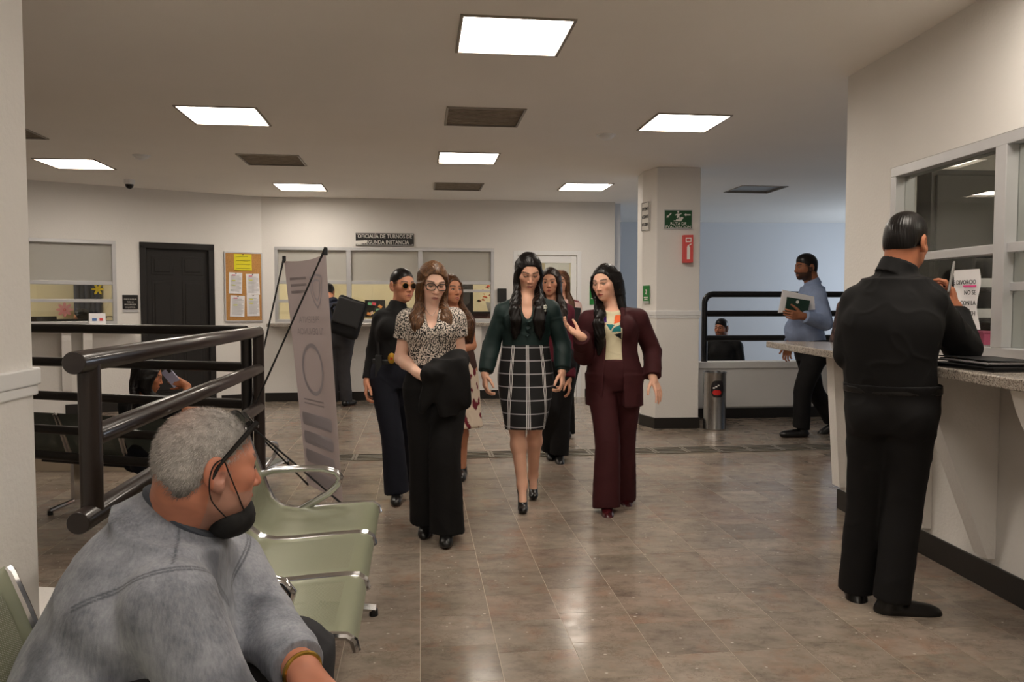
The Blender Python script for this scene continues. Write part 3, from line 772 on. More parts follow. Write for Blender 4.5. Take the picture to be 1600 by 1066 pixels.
# ledges (granite worktops) under the windows
def ledge(name, wall, u0, u1, depth, label, brackets):
    e = empty(name, (0, 0, 0), label, 'counter'); e.matrix_world = wall.M
    b = MB(); b.mm((u0, -depth, 1.05), (u1, -0.002, 1.095)); b.build('worktop', M_granite, e, bevel=0.005)
    for u in brackets:
        b = MB(); w = 0.05
        pr = [(-0.002, 0.30), (-0.002, 1.049), (-depth * 0.86, 1.049), (-depth * 0.80, 0.92), (-0.07, 0.30)]
        n = len(pr); V = [(u - w, y, z) for y, z in pr] + [(u + w, y, z) for y, z in pr]
        b.add(V, [tuple(range(n)), tuple(range(2 * n - 1, n - 1, -1))] + [(i, n + i, n + (i + 1) % n, (i + 1) % n) for i in range(n)]); b.build('bracket', M_wall, e)
    return e
ub0, _ = WB.uz(422, 470)
ledge('back_counter', WB, ub0, uwb1 - 0.02, 0.30, 'narrow grey granite ledge under the three back windows', [ub0 + 0.5, (ub0 + uwb1) / 2 + 0.2, uwb1 - 0.25])
ledge('left_counter', WL, uwl0 - 0.6, uwl1 + 0.15, 0.28, 'narrow granite ledge under the left window behind the rail', [uwl0 + 0.5, uwl1 - 0.35])
# right counter: front edge read off the photograph at z = 1.08
c0 = G(1197, 533, 1.09); c1 = G(1600, 594, 1.09)
uc = lambda p: (float((p[:2] - WR.A) @ WR.u), float((p[:2] - WR.A) @ WR.i))
ca, cb = uc(c0), uc(c1)
e = empty('service_counter', (0, 0, 0), 'long speckled granite service counter on white brackets along the right wall', 'counter'); e.matrix_world = WR.M
sl_ = (cb[1] - ca[1]) / (cb[0] - ca[0])
far_u = 8.0
b = MB(); b.prism([(ca[0], ca[1]), (far_u, ca[1] + sl_ * (far_u - ca[0])), (far_u, -0.003), (-0.003, -0.003), (-0.06, 0.1), (ca[0] + 0.12, 0.1)], 1.045, 1.09); b.build('worktop', M_granite, e, bevel=0.006)
for px_ in (1318, 1452, 1552, 1760):
    gu, _ = WR.uz(px_, 620); dpt = -(ca[1] + sl_ * (gu - ca[0])) * (0.85 if px_ > 1400 else .3); b = MB(); w = 0.05
    pr = [(-0.002, 0.16), (-0.002, 1.044), (-dpt, 1.044), (-dpt * 0.93, 0.95), (-0.04, 0.16)]
    n = 5; V = [(gu - w, y, z) for y, z in pr] + [(gu + w, y, z) for y, z in pr]
    b.add(V, [tuple(range(n)), tuple(range(2 * n - 1, n - 1, -1))] + [(i, n + i, n + (i + 1) % n, (i + 1) % n) for i in range(n)]); b.build('bracket', M_wall, e)

# ================================================================= offices behind the windows
OC = [0, 1, 2]
def office(prefix, wall, u0, u1, depth, m, light_uv, power=None):
    i = 0.145
    b = MB(); b.mm((u0, i + depth, -0.05), (u1, i + depth + 0.1, CEIL)); tag(b.build('wall_%s_rear' % prefix, m, None, wall.M), kind='structure')
    b = MB(); b.mm((u0 - 0.1, i, -0.05), (u0, i + depth, CEIL)); tag(b.build('wall_%s_left' % prefix, m, None, wall.M), kind='structure')
    b = MB(); b.mm((u1, i, -0.05), (u1 + 0.1, i + depth, CEIL)); tag(b.build('wall_%s_right' % prefix, m, None, wall.M), kind='structure')
    for u, v in light_uv:
        p = wall.A + wall.u * u + wall.i * (i + v)
        e = empty('ceiling_light', (p[0], p[1], CEIL), 'lit ceiling panel inside the %s' % {0: 'back office, left end', 1: 'back office, right end', 2: 'left records office'}[OC.pop(0)], 'ceiling light', 'recessed ceiling lights', rz=AY)
        b = MB(); b.mm((-0.3, -0.3, -0.03), (0.3, 0.3, -0.015)); b.build('diffuser', M_lamp, e); b = MB(); frame_ring(b, 0.315, 0.3, -0.03, 0.0); b.build('trim', M_trim, e)
office('office', WB, 0.05, WB.L - 0.14, 3.0, M_cream, [(1.2, 1.3), (3.6, 1.3)])
office('records', WL, 1.0, ud0 - 0.25, 2.6, M_cream, [(3.0, 1.2)])
b = MB(); b.mm((uwr0 - 0.8, 3.2, -0.05), (7.5, 3.3, CEIL)); tag(b.build('wall_counter_office', M_cream, None, WR.M), kind='structure')

q_ = WR.A + WR.u * 2.6 + WR.i * 1.5
e = empty('ceiling_light', (q_[0], q_[1], CEIL), 'unseen ceiling panel added to brighten the right counter office', 'ceiling light', 'recessed ceiling lights', rz=AY)  # added lamp, out of view, lifts the shelf and cream wall behind the glass
b = MB(); b.mm((-0.3, -0.3, -0.03), (0.3, 0.3, -0.015)); b.build('diffuser', M_lamp, e); b = MB(); frame_ring(b, 0.315, 0.3, -0.03, 0.0); b.build('trim', M_trim, e)
_mc2 = {}
def mat_cache2(name, c, rough=.7):
    if name not in _mc2: _mc2[name] = mat(name, c, rough)
    return _mc2[name]
# ================================================================= waiting benches
def perforated(name, c, spec=0.5):
    t = NT(name); o = t.obj(); sx = t.n('ShaderNodeSeparateXYZ'); t.l(o, sx.inputs[0])
    prof = t.math('SUBTRACT', sx.outputs[0], sx.outputs[2]); PI2 = 2 * math.pi / 0.0075
    a = t.math('SINE', t.math('MULTIPLY', prof, PI2)); b_ = t.math('SINE', t.math('MULTIPLY', sx.outputs[1], PI2))
    dots = t.math('GREATER_THAN', t.math('MULTIPLY', a, b_), 0.42)
    ins = t.math('LESS_THAN', t.math('ABSOLUTE', sx.outputs[1]), 0.185)
    in2 = t.math('MULTIPLY', t.math('LESS_THAN', prof, -0.50), t.math('GREATER_THAN', prof, -1.34))
    m = t.math('MULTIPLY', t.math('MULTIPLY', dots, ins), in2)
    t.p.inputs['Base Color'].default_value = c; t.p.inputs['Roughness'].default_value = 0.34; t.p.inputs['Metallic'].default_value = 0.25
    tr = t.n('ShaderNodeBsdfTransparent'); mx = t.n('ShaderNodeMixShader'); t.l(m, mx.inputs[0]); t.l(t.p.outputs[0], mx.inputs[1]); t.l(tr.outputs[0], mx.inputs[2]); t.l(mx.outputs[0], t.out.inputs[0])
    return t.m
M_seat = perforated('sage green perforated steel', rgb(142, 146, 122)); M_seat_shade = perforated('shade toned green perforated steel', rgb(82, 90, 84))  # second steel is the same green, with the bay's shade put into its colour
PROF = [(0.008, .395), (0.0, .425), (-.02, .440), (-.06, .443), (-.16, .438), (-.30, .428), (-.38, .427), (-.435, .44), (-.475, .475), (-.50, .53), (-.53, .62), (-.565, .72), (-.592, .79), (-.60, .80)]
def seat_shell(parent, y, w, m, dz=0.0):
    vs_, fs_ = [], []; th = .004
    P = PROF; n = len(P)
    for sy in (-1, 1):
        for x, z in P: vs_.append((x, sy * w / 2, z))
    for sy in (-1, 1):
        for i, (x, z) in enumerate(P):
            a = P[max(0, i - 1)]; c = P[min(n - 1, i + 1)]; tx, tz = c[0] - a[0], c[1] - a[1]; l_ = math.hypot(tx, tz)
            vs_.append((x + tz / l_ * -th, sy * w / 2, z + tx / l_ * th))
    for i in range(n - 1):
        fs_ += [(i, i + 1, n + i + 1, n + i), (2 * n + i, 3 * n + i, 3 * n + i + 1, 2 * n + i + 1)]
    b = MB(); b.add(vs_, fs_); o = b.build('seat', m, parent, Matrix.Translation((0, y, dz)), smooth=True)
    for sy in (-1, 1):
        b = MB(); b.tube([(x, sy * (w / 2 + .004), z - .006) for x, z in P], .0125, 8); b.build('chrome_edge', M_chrome, o, smooth=True)
    return o
def bench(name, loc, rz, n, pitch, w, m, label, arms=(0, -1), group=None):
    e = empty(name, loc, label, 'bench', group, rz)
    for k in range(n): seat_shell(e, (k - (n - 1) / 2) * pitch, w, m)
    L = n * pitch
    b = MB(); b.box((-.27, 0, .375), (.07, L * .94, .045)); b.build('beam', M_black, e, bevel=.004)
    for sg in (-1, 1):
        y = sg * L * .33; b = MB(); b.box((-.27, y, .2), (.06, .035, .33)); b.tube([(-.52, y, .03), (-.40, y, .045), (-.27, y, .06), (-.12, y, .045), (0.0, y, .03)], .018, 8); b.build('leg', M_chrome, e, smooth=True)
        for x in (-.51, -.01): b = MB(); b.cyl((x, y, 0), (x, y, .03), .02, .018, 10); b.build('foot', M_black, e)
    for k in arms:
        y = (k - n / 2) * pitch if k >= 0 else L / 2
        y += .018 if k == 0 else -.018 if k < 0 else 0
        A = [(-.52, y, .585), (-.47, y, .602), (-.32, y, .607), (-.24, y, .603), (-.19, y, .588), (-.17, y, .562), (-.18, y, .53), (-.22, y, .49), (-.35, y, .415)]
        b = MB(); b.tube(A, .0165, 10); b.build('armrest', M_chrome, e, smooth=True)
    return e
ROWA = math.atan(0.125)
def rowpt(d): return (-0.44 - 0.125 * (d - 2.13), d, 0)
bench('waiting_bench', rowpt(2.88), ROWA, 3, .497, .470, M_seat, 'sage green perforated metal bench with empty seats in front of the seated man', arms=(0, -1))
rb = rowpt(1.0); bench('waiting_bench', (rb[0] - .10, rb[1], 0), ROWA, 3, .497, .470, M_seat, 'sage green perforated metal bench the seated man sits on', arms=(0,))
# bench in the lower bay behind the guard rail
qn = np.array([qd[1], -qd[0]]) * -1.0                     # away from the camera
bc = W(196, 700, 5.72); rz2 = math.atan2(qn[1], qn[0]) if qn[1] > 0 else math.atan2(-qn[1], -qn[0])
fwd2 = np.array([math.cos(rz2), math.sin(rz2)])
bench('waiting_bench', (bc[0] + fwd2[0] * .5, bc[1] + fwd2[1] * .5, -0.25), rz2, 4, .54, .50, M_seat_shade, 'green perforated metal bench seen from behind through the guard rail, shade in its colour', arms=(0, 2, -1))

# ================================================================= X banner seen from behind
tl, trr = W(444, 408, 5.65), W(509, 396, 5.1); bl, br = W(480, 757, 5.62), W(536, 789, 5.05)
bn = empty('banner_stand', (float((bl[0] + br[0]) / 2), float((bl[1] + br[1]) / 2), 0), 'tall pale lilac banner on black X stand, seen from behind', 'banner'); bb = np.array(bn.location)
def bp(a, b_, off=0.0):
    top_ = tl * (1 - a) + trr * a; bot = bl * (1 - a) + br * a; p = top_ * (1 - b_) + bot * b_
    nn = nrm(np.cross(trr - tl, bl - tl)); p = p + nn * (off + 0.018 * math.sin(math.pi * a) * (1 - .3 * b_) - .0)
    sag = 0.02 * math.sin(math.pi * a) * max(0, 1 - b_ * 8); return p - UPV * sag - bb
UPV = np.array([0, 0, 1.0])
nn_ = nrm(np.cross(trr - tl, bl - tl)); BACK = 1.0 if nn_[1] < 0 else -1.0
t_ = NT('thin banner fabric'); t_.p.inputs['Base Color'].default_value = rgb(206, 192, 190); t_.p.inputs['Roughness'].default_value = .7
tl_ = t_.n('ShaderNodeBsdfTranslucent'); tl_.inputs[0].default_value = rgb(206, 192, 192); mx_ = t_.n('ShaderNodeMixShader'); mx_.inputs[0].default_value = .4
t_.l(t_.p.outputs[0], mx_.inputs[1]); t_.l(tl_.outputs[0], mx_.inputs[2]); t_.l(mx_.outputs[0], t_.out.inputs[0]); M_banner = t_.m
M_bprint = mat('faded blue grey print', rgb(186, 178, 184), .7); M_bprint2 = mat('faded grey lettering', rgb(172, 161, 163), .7)
na, nb = 12, 24; vs_ = [bp(i / na, k / nb) for k in range(nb + 1) for i in range(na + 1)]
b = MB(); b.add(vs_, [(k * (na + 1) + i, k * (na + 1) + i + 1, (k + 1) * (na + 1) + i + 1, (k + 1) * (na + 1) + i) for k in range(nb) for i in range(na)]); cl = b.build('fabric', M_banner, bn, smooth=True)
def bshape(name, pts, m, holes=None):
    b = MB(); b.add([bp(a, c, BACK * .004) for a, c in pts], [tuple(range(len(pts)))]); return b.build(name, m, cl)
def bring(name, ca, cb_, ra, rb, wd, m, n=40):
    b = MB(); vs_ = []
    for i in range(n):
        a = 2 * math.pi * i / n
        vs_ += [bp(ca + ra * math.cos(a), cb_ + rb * math.sin(a), BACK * .004), bp(ca + ra * (1 - wd) * math.cos(a), cb_ + rb * (1 - wd) * math.sin(a), BACK * .004)]
    b.add(vs_, [(2 * i, 2 * i + 1, (2 * i + 3) % (2 * n), (2 * i + 2) % (2 * n)) for i in range(n)]); return b.build(name, m, cl)
def btext(body, a, c, wd, ht):
    me = text_mesh(body, 1.0, extrude=0.0); xs = [v.co.x for v in me.vertices]; ys = [v.co.y for v in me.vertices]; w0 = max(xs) - min(xs); h0 = max(ys) - min(ys); cx_ = (max(xs) + min(xs)) / 2; cy_ = (max(ys) + min(ys)) / 2
    for v in me.vertices:
        q = bp(a - (v.co.x - cx_) / w0 * wd, c - (v.co.y - cy_) / h0 * ht, BACK * .004); v.co = Vector(q)
    link('lettering', me, M_bprint2, cl)
def shield(ca, cb_, s): return [(ca - s, cb_ - s * .8), (ca, cb_ - s), (ca + s, cb_ - s * .8), (ca + s * .95, cb_ + s * .2), (ca + s * .5, cb_ + s * .9), (ca, cb_ + s * 1.25), (ca - s * .5, cb_ + s * .9), (ca - s * .95, cb_ + s * .2)]
def outline(pts, k):
    c = np.mean(pts, 0); return [tuple(c + (np.array(p) - c) * k) for p in pts]
for s_, k in ((.16, .86), (.105, .80)):
    A_ = [(x, .135 + (y - .135) * .42) for x, y in shield(.70, .135, s_)]; B_ = outline(A_, k); n = len(A_); b = MB()
    b.add([bp(*p, BACK * .004) for q in zip(A_, B_) for p in q], [(2 * i, 2 * i + 1, (2 * i + 3) % (2 * n), (2 * i + 2) % (2 * n)) for i in range(n)]); b.build('emblem', M_bprint, cl)
for y in (.075, .105, .135): bshape('print_line', [(.10, y), (.46, y), (.46, y + .012), (.10, y + .012)], M_bprint2)
btext('PRESENTA', .46, .262, .50, .028); btext('TU', .755, .312, .10, .028); btext('DENUNCIA', .40, .312, .50, .028)
bring('ring', .45, .475, .27, .112, .16, M_bprint)
for y in (.605, .622): bshape('print_line', [(.16, y), (.66, y), (.66, y + .006), (.16, y + .006)], M_bprint2)
for i in range(4):
    y = .665 + i * .082
    pts = [(.10 + .03 * math.cos(a), y + .03 + .028 * math.sin(a)) for a in np.linspace(math.pi / 2, 3 * math.pi / 2, 8)] + [(.80 + .06 * math.cos(a), y + .03 + .028 * math.sin(a)) for a in np.linspace(-math.pi / 2, math.pi / 2, 10)]
    bshape('print_panel', pts, M_bprint); bring('ring', .79, y + .03, .055, .022, .25, M_bprint2)
    if i < 3: btext(str(i + 1), .79, y + .03, .035, .02)
hub = W(386, 661, 5.0) - bb
for nm, q in (('pole', bp(0.0, 0) + UPV * .03), ('pole', bp(1.0, 0) + UPV * .04), ('leg', bp(0.02, 1.0)), ('leg', bp(.98, 1.0))):
    b = MB(); q = np.asarray(q); b.tube([hub, hub * .86 + q * .14, hub * .1 + q * .9, q], [.008, .0065, .006, .009], 8); b.build(nm, M_black, bn, smooth=True)
b = MB(); b.box(tuple(hub), (.05, .04, .07)); b.build('hub', M_black, bn, bevel=.008)
ft = W(380, 700, 4.95) - bb; ft[2] = 0.012
for a in (bp(0, 0), bp(1, 0)):
    a = np.asarray(a); b = MB(); b.box(tuple(a + UPV * .012), (.022, .022, .05)); b.build('corner_clip', M_black, bn, bevel=.003)
b = MB(); b.tube([hub, ft], [.008, .008], 8); b.build('leg', M_black, bn, smooth=True)

# ================================================================= litter bin
tb = G(1116, 671); e = empty('litter_bin', (tb[0], tb[1], 0), 'cylindrical stainless steel litter bin beside the white pillar', 'bin')
b = MB(); b.lathe([(.118, 0.0), (.122, .015), (.12, .02), (.12, .60), (.123, .61), (.123, .625), (.108, .625), (.105, .56)], n=36); b.build('body', M_steel, e, smooth=True)
b = MB(); b.lathe([(.105, .565), (.02, .563)], n=24); b.build('opening', M_black, e)
M_stk = mat('black sticker', rgb(26, 22, 24), .4); M_red = mat('red print', rgb(196, 30, 26), .5)
fr_ = nrm(np.array([-tb[0], -tb[1]])); a0_ = math.atan2(fr_[1], fr_[0]) - .12
def patch(name, a1, a2, z1, z2, r, m, parent, rnd=True):
    b = MB(); n = 16; V = []
    for i in range(n + 1):
        ca = math.cos(math.pi * (1 - i / n)); u = (a1 + a2) / 2 + (a2 - a1) / 2 * ca; hz_ = (z2 - z1) / 2 * max(.02, 1 - abs(ca) ** 5) ; zc = (z1 + z2) / 2
        V += [(r * math.cos(u), r * math.sin(u), zc - hz_), (r * math.cos(u), r * math.sin(u), zc + hz_)]
    b.add(V, [(2 * i, 2 * i + 2, 2 * i + 3, 2 * i + 1) for i in range(n)]); return b.build(name, m, parent)
stk = patch('sticker', a0_ - .25, a0_ + 1.0, .36, .54, .1215, M_stk, e); patch('sticker_print', a0_ - .08, a0_ + .72, .385, .44, .1225, M_red, stk)
for k in range(3): patch('sticker_print', a0_ - .05 + .2 * k, a0_ + .15 + .2 * k, .455 + .014 * k, .47 + .014 * k, .1225, M_signwht, stk)
b = MB(); b.tube([(.124 * math.cos(a), .124 * math.sin(a), .625) for a in np.linspace(0, 2 * math.pi, 30, endpoint=False)], .004, 6, closed=True); b.build('rim', M_steel, e, smooth=True)

# ================================================================= signs and boards
def wall_e(name, wall, px, py, label, cat, group=None, off=0.0, rot=0.0):
    u, z = wall.uz(px, py); e = empty(name, (0, 0, 0), label, cat, group)
    e.matrix_world = wall.M @ Matrix.Translation((u, -off, z)) @ Matrix.Rotation(rot, 4, 'Y'); return e
def wdim(wall, x0, y0, x1, y1):
    a, b_ = wall.uz(x0, y0), wall.uz(x1, y1); return abs(b_[0] - a[0]), abs(a[1] - b_[1])
FLAT = Matrix.Rotation(math.pi / 2, 4, 'X')      # text plane (xy) stood up to face -y
def T(x, y, z): return Matrix.Translation((x, y, z)) @ FLAT
# office sign
w_, h_ = wdim(WB, 556, 364, 647, 385); e = wall_e('office_sign', WB, 601.5, 374.5, 'black sign with white capitals above the back windows', 'sign', off=.001)
b = MB(); b.box((0, -.01, 0), (w_, .018, h_)); b.build('plate', M_signblk, e, bevel=.003)
for z in (h_ / 2 - .012, -h_ / 2 + .012): b = MB(); b.box((0, -.0202, z), (w_ * .985, .001, .006)); b.build('border_line', M_signwht, e)
lettering('lettering', 'OFICIALÍA DE TURNOS DE', .075, M_signwht, e, T(0, -.0205, .042), width=w_ * .93, bold=True)
lettering('lettering', 'SEGUNDA INSTANCIA', .075, M_signwht, e, T(.02, -.0205, -.04), width=w_ * .78, bold=True)
b = MB(); b.add([(-w_ * .5, -.0215, -.02), (-w_ * .31, -.0215, -.012), (-w_ * .30, -.0215, -.045), (-w_ * .42, -.0215, -.07), (-w_ * .5, -.0215, -.068)], [(0, 1, 2, 3, 4)]); b.build('worn_patch', M_signwht, e)
for sx_ in (-1, 1):
    for sz in (-1, 1): b = MB(); b.cyl((sx_ * (w_ / 2 - .02), -.019, sz * (h_ / 2 - .02)), (sx_ * (w_ / 2 - .02), -.024, sz * (h_ / 2 - .02)), .008, n=10); b.build('screw', M_steel, e)
# door sign
w_, h_ = wdim(WL, 191, 461, 216, 488); e = wall_e('door_sign', WL, 203.5, 474.5, 'small black sign with white text beside the black door', 'sign', off=.001)
b = MB(); b.box((0, -.006, .02), (w_, .01, h_ * .82)); b.build('plate', M_signblk, e, bevel=.003)
b = MB(); b.box((0, -.006, -h_ * .5 + .015), (w_, .01, h_ * .14)); b.build('base_strip', M_alu, e)
for i, s_ in enumerate(('FONDO AUXILIAR', 'PARA LA', 'PROCURACION', 'DE JUSTICIA')): lettering('lettering', s_, .024, M_signwht, e, T(0, -.0125, .055 - i * .034), width=w_ * (.8, .42, .74, .62)[i])
# cork board and its sheets
M_cork = mat('cork', rgb(186, 136, 78), .9, var=.14, vscale=60, bump=.3, bscale=150)
w_, h_ = wdim(WL, 350, 394, 411, 503); e = wall_e('cork_board', WL, 380.5, 448.5, 'aluminium framed cork notice board right of the black door', 'notice board', off=.001)
b = MB(); b.box((0, -.008, 0), (w_ - .03, .012, h_ - .03)); b.build('cork_panel', M_cork, e)
b = MB()
for c_, d_ in (((0, -.011, h_ / 2 - .008), (w_, .02, .016)), ((0, -.011, -h_ / 2 + .008), (w_, .02, .016)), ((-w_ / 2 + .008, -.011, 0), (.016, .02, h_ - .032)), ((w_ / 2 - .008, -.011, 0), (.016, .02, h_ - .032))): b.box(c_, d_)
b.build('frame', M_alu, e)
M_yel = mat('yellow paper', rgb(226, 214, 40), .8); M_pinkt = mat('pink marker', rgb(214, 90, 130), .8); M_yhl = mat('yellow highlighter', rgb(226, 226, 90), .8); M_tx = mat('grey print', rgb(150, 148, 152), .8)
def sheet(x0, y0, x1, y1, label, m, rows, tilt=0.0, hl=()):
    w, h = wdim(WL, x0, y0, x1, y1); e = wall_e('notice_sheet', WL, (x0 + x1) / 2, (y0 + y1) / 2, label, 'paper', 'sheets on the cork board', off=.018, rot=tilt)
    b = MB(); n = 6
    V = [(-w / 2 + w * i / n, -.002 - .006 * (j == 0) * abs(math.sin(i * .9)), h * (j / 3 - .5)) for j in range(4) for i in range(n + 1)]
    V2 = [(x, y + .0015, z) for x, y, z in V]
    b.add(V + V2, [(j * (n + 1) + i, j * (n + 1) + i + 1, (j + 1) * (n + 1) + i + 1, (j + 1) * (n + 1) + i) for j in range(3) for i in range(n)] + [(28 + j * (n + 1) + i, 28 + (j + 1) * (n + 1) + i, 28 + (j + 1) * (n + 1) + i + 1, 28 + j * (n + 1) + i + 1) for j in range(3) for i in range(n)]); p = b.build('page', m, e)
    b = MB()
    for k in range(rows):
        z = h * (.34 - .72 * k / max(1, rows - 1)); ww = w * (.40 if k % 4 else .33); b.mm((-w * .38, -.0095, z - h * .007), (-w * .38 + 2 * ww, -.009, z + h * .007))
    b.build('print_lines', M_tx if m is M_paper else M_ink, e)
    for f0, mm_ in hl: b = MB(); b.mm((-w * .3, -.0102, h * f0 - h * .02), (-w * .02, -.0098, h * f0 + h * .02)); b.build('marker_line', mm_, e)
    b = MB(); b.cyl((0, -.004, h * .46), (0, -.016, h * .46), .006, .009, 8); b.build('push_pin', M_black, e)
sheet(365, 397, 393, 423, 'bright yellow printed sheet at the top of the cork board', M_yel, 4)
sheet(357, 426, 378, 459, 'white highlighted sheet, upper left of four on the cork board', M_paper, 13, .03, ((.38, M_pinkt), (.12, M_yhl), (-.1, M_yhl)))
sheet(384, 428, 405, 461, 'white highlighted sheet, upper right of four on the cork board', M_paper, 13, -.03, ((.4, M_pinkt), (.2, M_yhl)))
sheet(359, 462, 382, 495, 'white highlighted sheet, lower left of four on the cork board', M_paper, 13, .04, ((.38, M_pinkt), (.05, M_yhl)))
sheet(385, 461, 405, 494, 'white highlighted sheet, lower right of four on the cork board', M_paper, 13, -.01, ((.3, M_yhl), (.1, M_yhl)))
# pillar signs
WPf = Wall((W(1025, 475, PF)[0], PF), (W(1094, 475, PF)[0], PF + .03)); WPc = Wall((W(1003, 475, 8.78)[0], 8.78), (W(1025, 475, PF)[0], PF))
M_green = mat('green sign enamel', rgb(10, 74, 34), .5); M_green2 = mat('bright green sign', rgb(28, 128, 52), .5)
w_, h_ = wdim(WPf, 1037, 328, 1081, 358); e = wall_e('evacuation_sign', WPf, 1059, 343, 'green evacuation route sign with stairs figure on the pillar', 'sign', off=.012)
b = MB(); b.box((0, -.004, 0), (w_, .006, h_)); b.build('backplate', M_alu, e); b = MB(); b.box((0, -.008, 0), (w_ * .95, .003, h_ * .92)); b.build('plate', M_green, e)
lettering('lettering', 'RUTA DE', .04, M_signwht, e, T(0, -.0102, -.047), width=w_ * .55, bold=True); lettering('lettering', 'EVACUACION', .038, M_signwht, e, T(0, -.0102, -.083), width=w_ * .88, bold=True)
def flatpoly(name, P, m, y, par): b = MB(); b.add([(x, y, z) for x, z in P], [tuple(range(len(P)))]); return b.build(name, m, par)
def arrow(cx_, cz, L_, ang): 
    P = [(-L_, 0), (-L_ * .35, L_ * .45), (-L_ * .35, L_ * .18), (L_, L_ * .18), (L_, -L_ * .18), (-L_ * .35, -L_ * .18), (-L_ * .35, -L_ * .45)]; c_, s_ = math.cos(ang), math.sin(ang)
    return [(cx_ + x * c_ - z * s_, cz + x * s_ + z * c_) for x, z in P]
flatpoly('arrow', arrow(.098, .048, .036, 0), M_signwht, -.0102, e); flatpoly('arrow', arrow(-.103, .040, .036, .75), M_signwht, -.0102, e)
flatpoly('stairs', [(-.05, -.022), (-.05, -.012), (-.025, -.012), (-.025, .0), (.0, .0), (.0, .012), (.025, .012), (.025, .024), (.055, .024), (.055, .012), (.03, -.022)], M_signwht, -.0102, e)
flatpoly('figure', [(-.008, .01), (-.02, .02), (-.012, .045), (-.035, .04), (-.033, .05), (-.008, .062), (.012, .058), (.035, .066), (.037, .058), (.014, .046), (.010, .03), (.022, .014), (.012, .012), (.0, .024)], M_signwht, -.0104, e)
flatpoly('figure_head', [(-.002 + .011 * math.cos(a), .078 + .011 * math.sin(a)) for a in np.linspace(0, 2 * math.pi, 12, endpoint=False)], M_signwht, -.0104, e)
# red extinguisher flag sign
w_, h_ = wdim(WPf, 1066, 368, 1079, 411); e = wall_e('extinguisher_sign', WPf, 1072.5, 389.5, 'red and white fire extinguisher sign standing out from the pillar', 'sign', off=.002)
b = MB(); pr = [(-w_ / 2, -.06), (w_ / 2, -.09), (w_ / 2, 0), (-w_ / 2, 0)]; b.prism(pr, -h_ / 2, h_ / 2); b.build('plate', mat('red sign', rgb(206, 62, 60), .5), e)
def fl(x, z): return (x, -.0757 - .03 * (x / w_) - .0015, z)
for P_ in ([(-.3, .40), (.3, .40), (.3, .24), (-.3, .24)], [(-.16, -.38), (.16, -.38), (.16, .06), (.05, .10), (-.1, .10), (-.16, .06)], [(-.12, .11), (.3, .19), (.3, .15), (-.05, .09)]):
    b = MB(); b.add([fl(x * w_, z * h_) for x, z in P_], [tuple(range(len(P_)))]); b.build('pictogram', M_signwht, e)
b = MB(); b.add([fl(x * w_, z * h_) for x, z in [(-.22, .36), (.22, .36), (.22, .28), (-.22, .28)]], [(0, 1, 2, 3)]); b.build('pictogram', M_red, e, Matrix.Translation((0, -.0006, 0)))
w_, h_ = wdim(WPc, 1006, 317, 1016, 360); w_ = .16; e = wall_e('safety_notice', WPc, 1010.5, 338.5, 'framed white safety notice high on the pillar side', 'sign', off=.012)
b = MB(); b.box((0, -.004, 0), (w_, .006, h_)); b.build('plate', M_signwht, e)
b = MB(); frame2 = [((0, -.0075, h_ / 2 - .006), (w_ - .006, .001, .005)), ((0, -.0075, -h_ / 2 + .006), (w_ - .006, .001, .005)), ((-w_ / 2 + .006, -.0075, 0), (.005, .001, h_ - .012)), ((w_ / 2 - .006, -.0075, 0), (.005, .001, h_ - .012))]
for c_, d_ in frame2: b.box(c_, d_)
b.build('border', M_ink, e)
for i, s_ in enumerate(('EVITEMOS', 'ACCIDENTES', 'NO CORRAS')): lettering('lettering', s_, .05, M_ink, e, T(0, -.008, .08 - .085 * i), width=w_ * .8, bold=True)
e = wall_e('green_notice', WPc, 1011.5, 460.5, 'small green notice on the pillar side at head height', 'sign', off=.012)
b = MB(); b.box((0, -.003, 0), (.13, .005, .20)); b.build('plate', M_green2, e); b = MB(); b.box((0, -.0065, -.085), (.13, .001, .03)); b.build('grey_strip', M_alu, e)
for z, ww in ((-.03, .09), (-.05, .07)): b = MB(); b.box((0, -.0065, z), (ww, .001, .012)); b.build('print_line', M_signwht, e)
flatpoly('figure', [(-.02, .01), (0, .03), (-.015, .055), (.01, .06), (.02, .04), (.012, .0)], M_signwht, -.0066, e)
e = wall_e('green_notice', WB, 927.5, 461, 'small green notice on the back wall beside the glazed door', 'sign', off=.001)
b = MB(); b.box((0, -.003, 0), (.12, .005, .28)); b.build('plate', M_green2, e); b = MB(); b.box((0, -.0065, -.05), (.08, .001, .012)); b.build('print_line', M_signwht, e)
e = wall_e('wall_box', WB, 784, 462, 'small black wall box between the windows and glazed door', 'box', off=.001)
b = MB(); b.box((0, -.03, 0), (.13, .05, .20)); b.build('case', M_black, e, bevel=.006); b = MB(); b.box((0, -.056, .05), (.08, .002, .05)); b.build('label_plate', M_signblk, e)

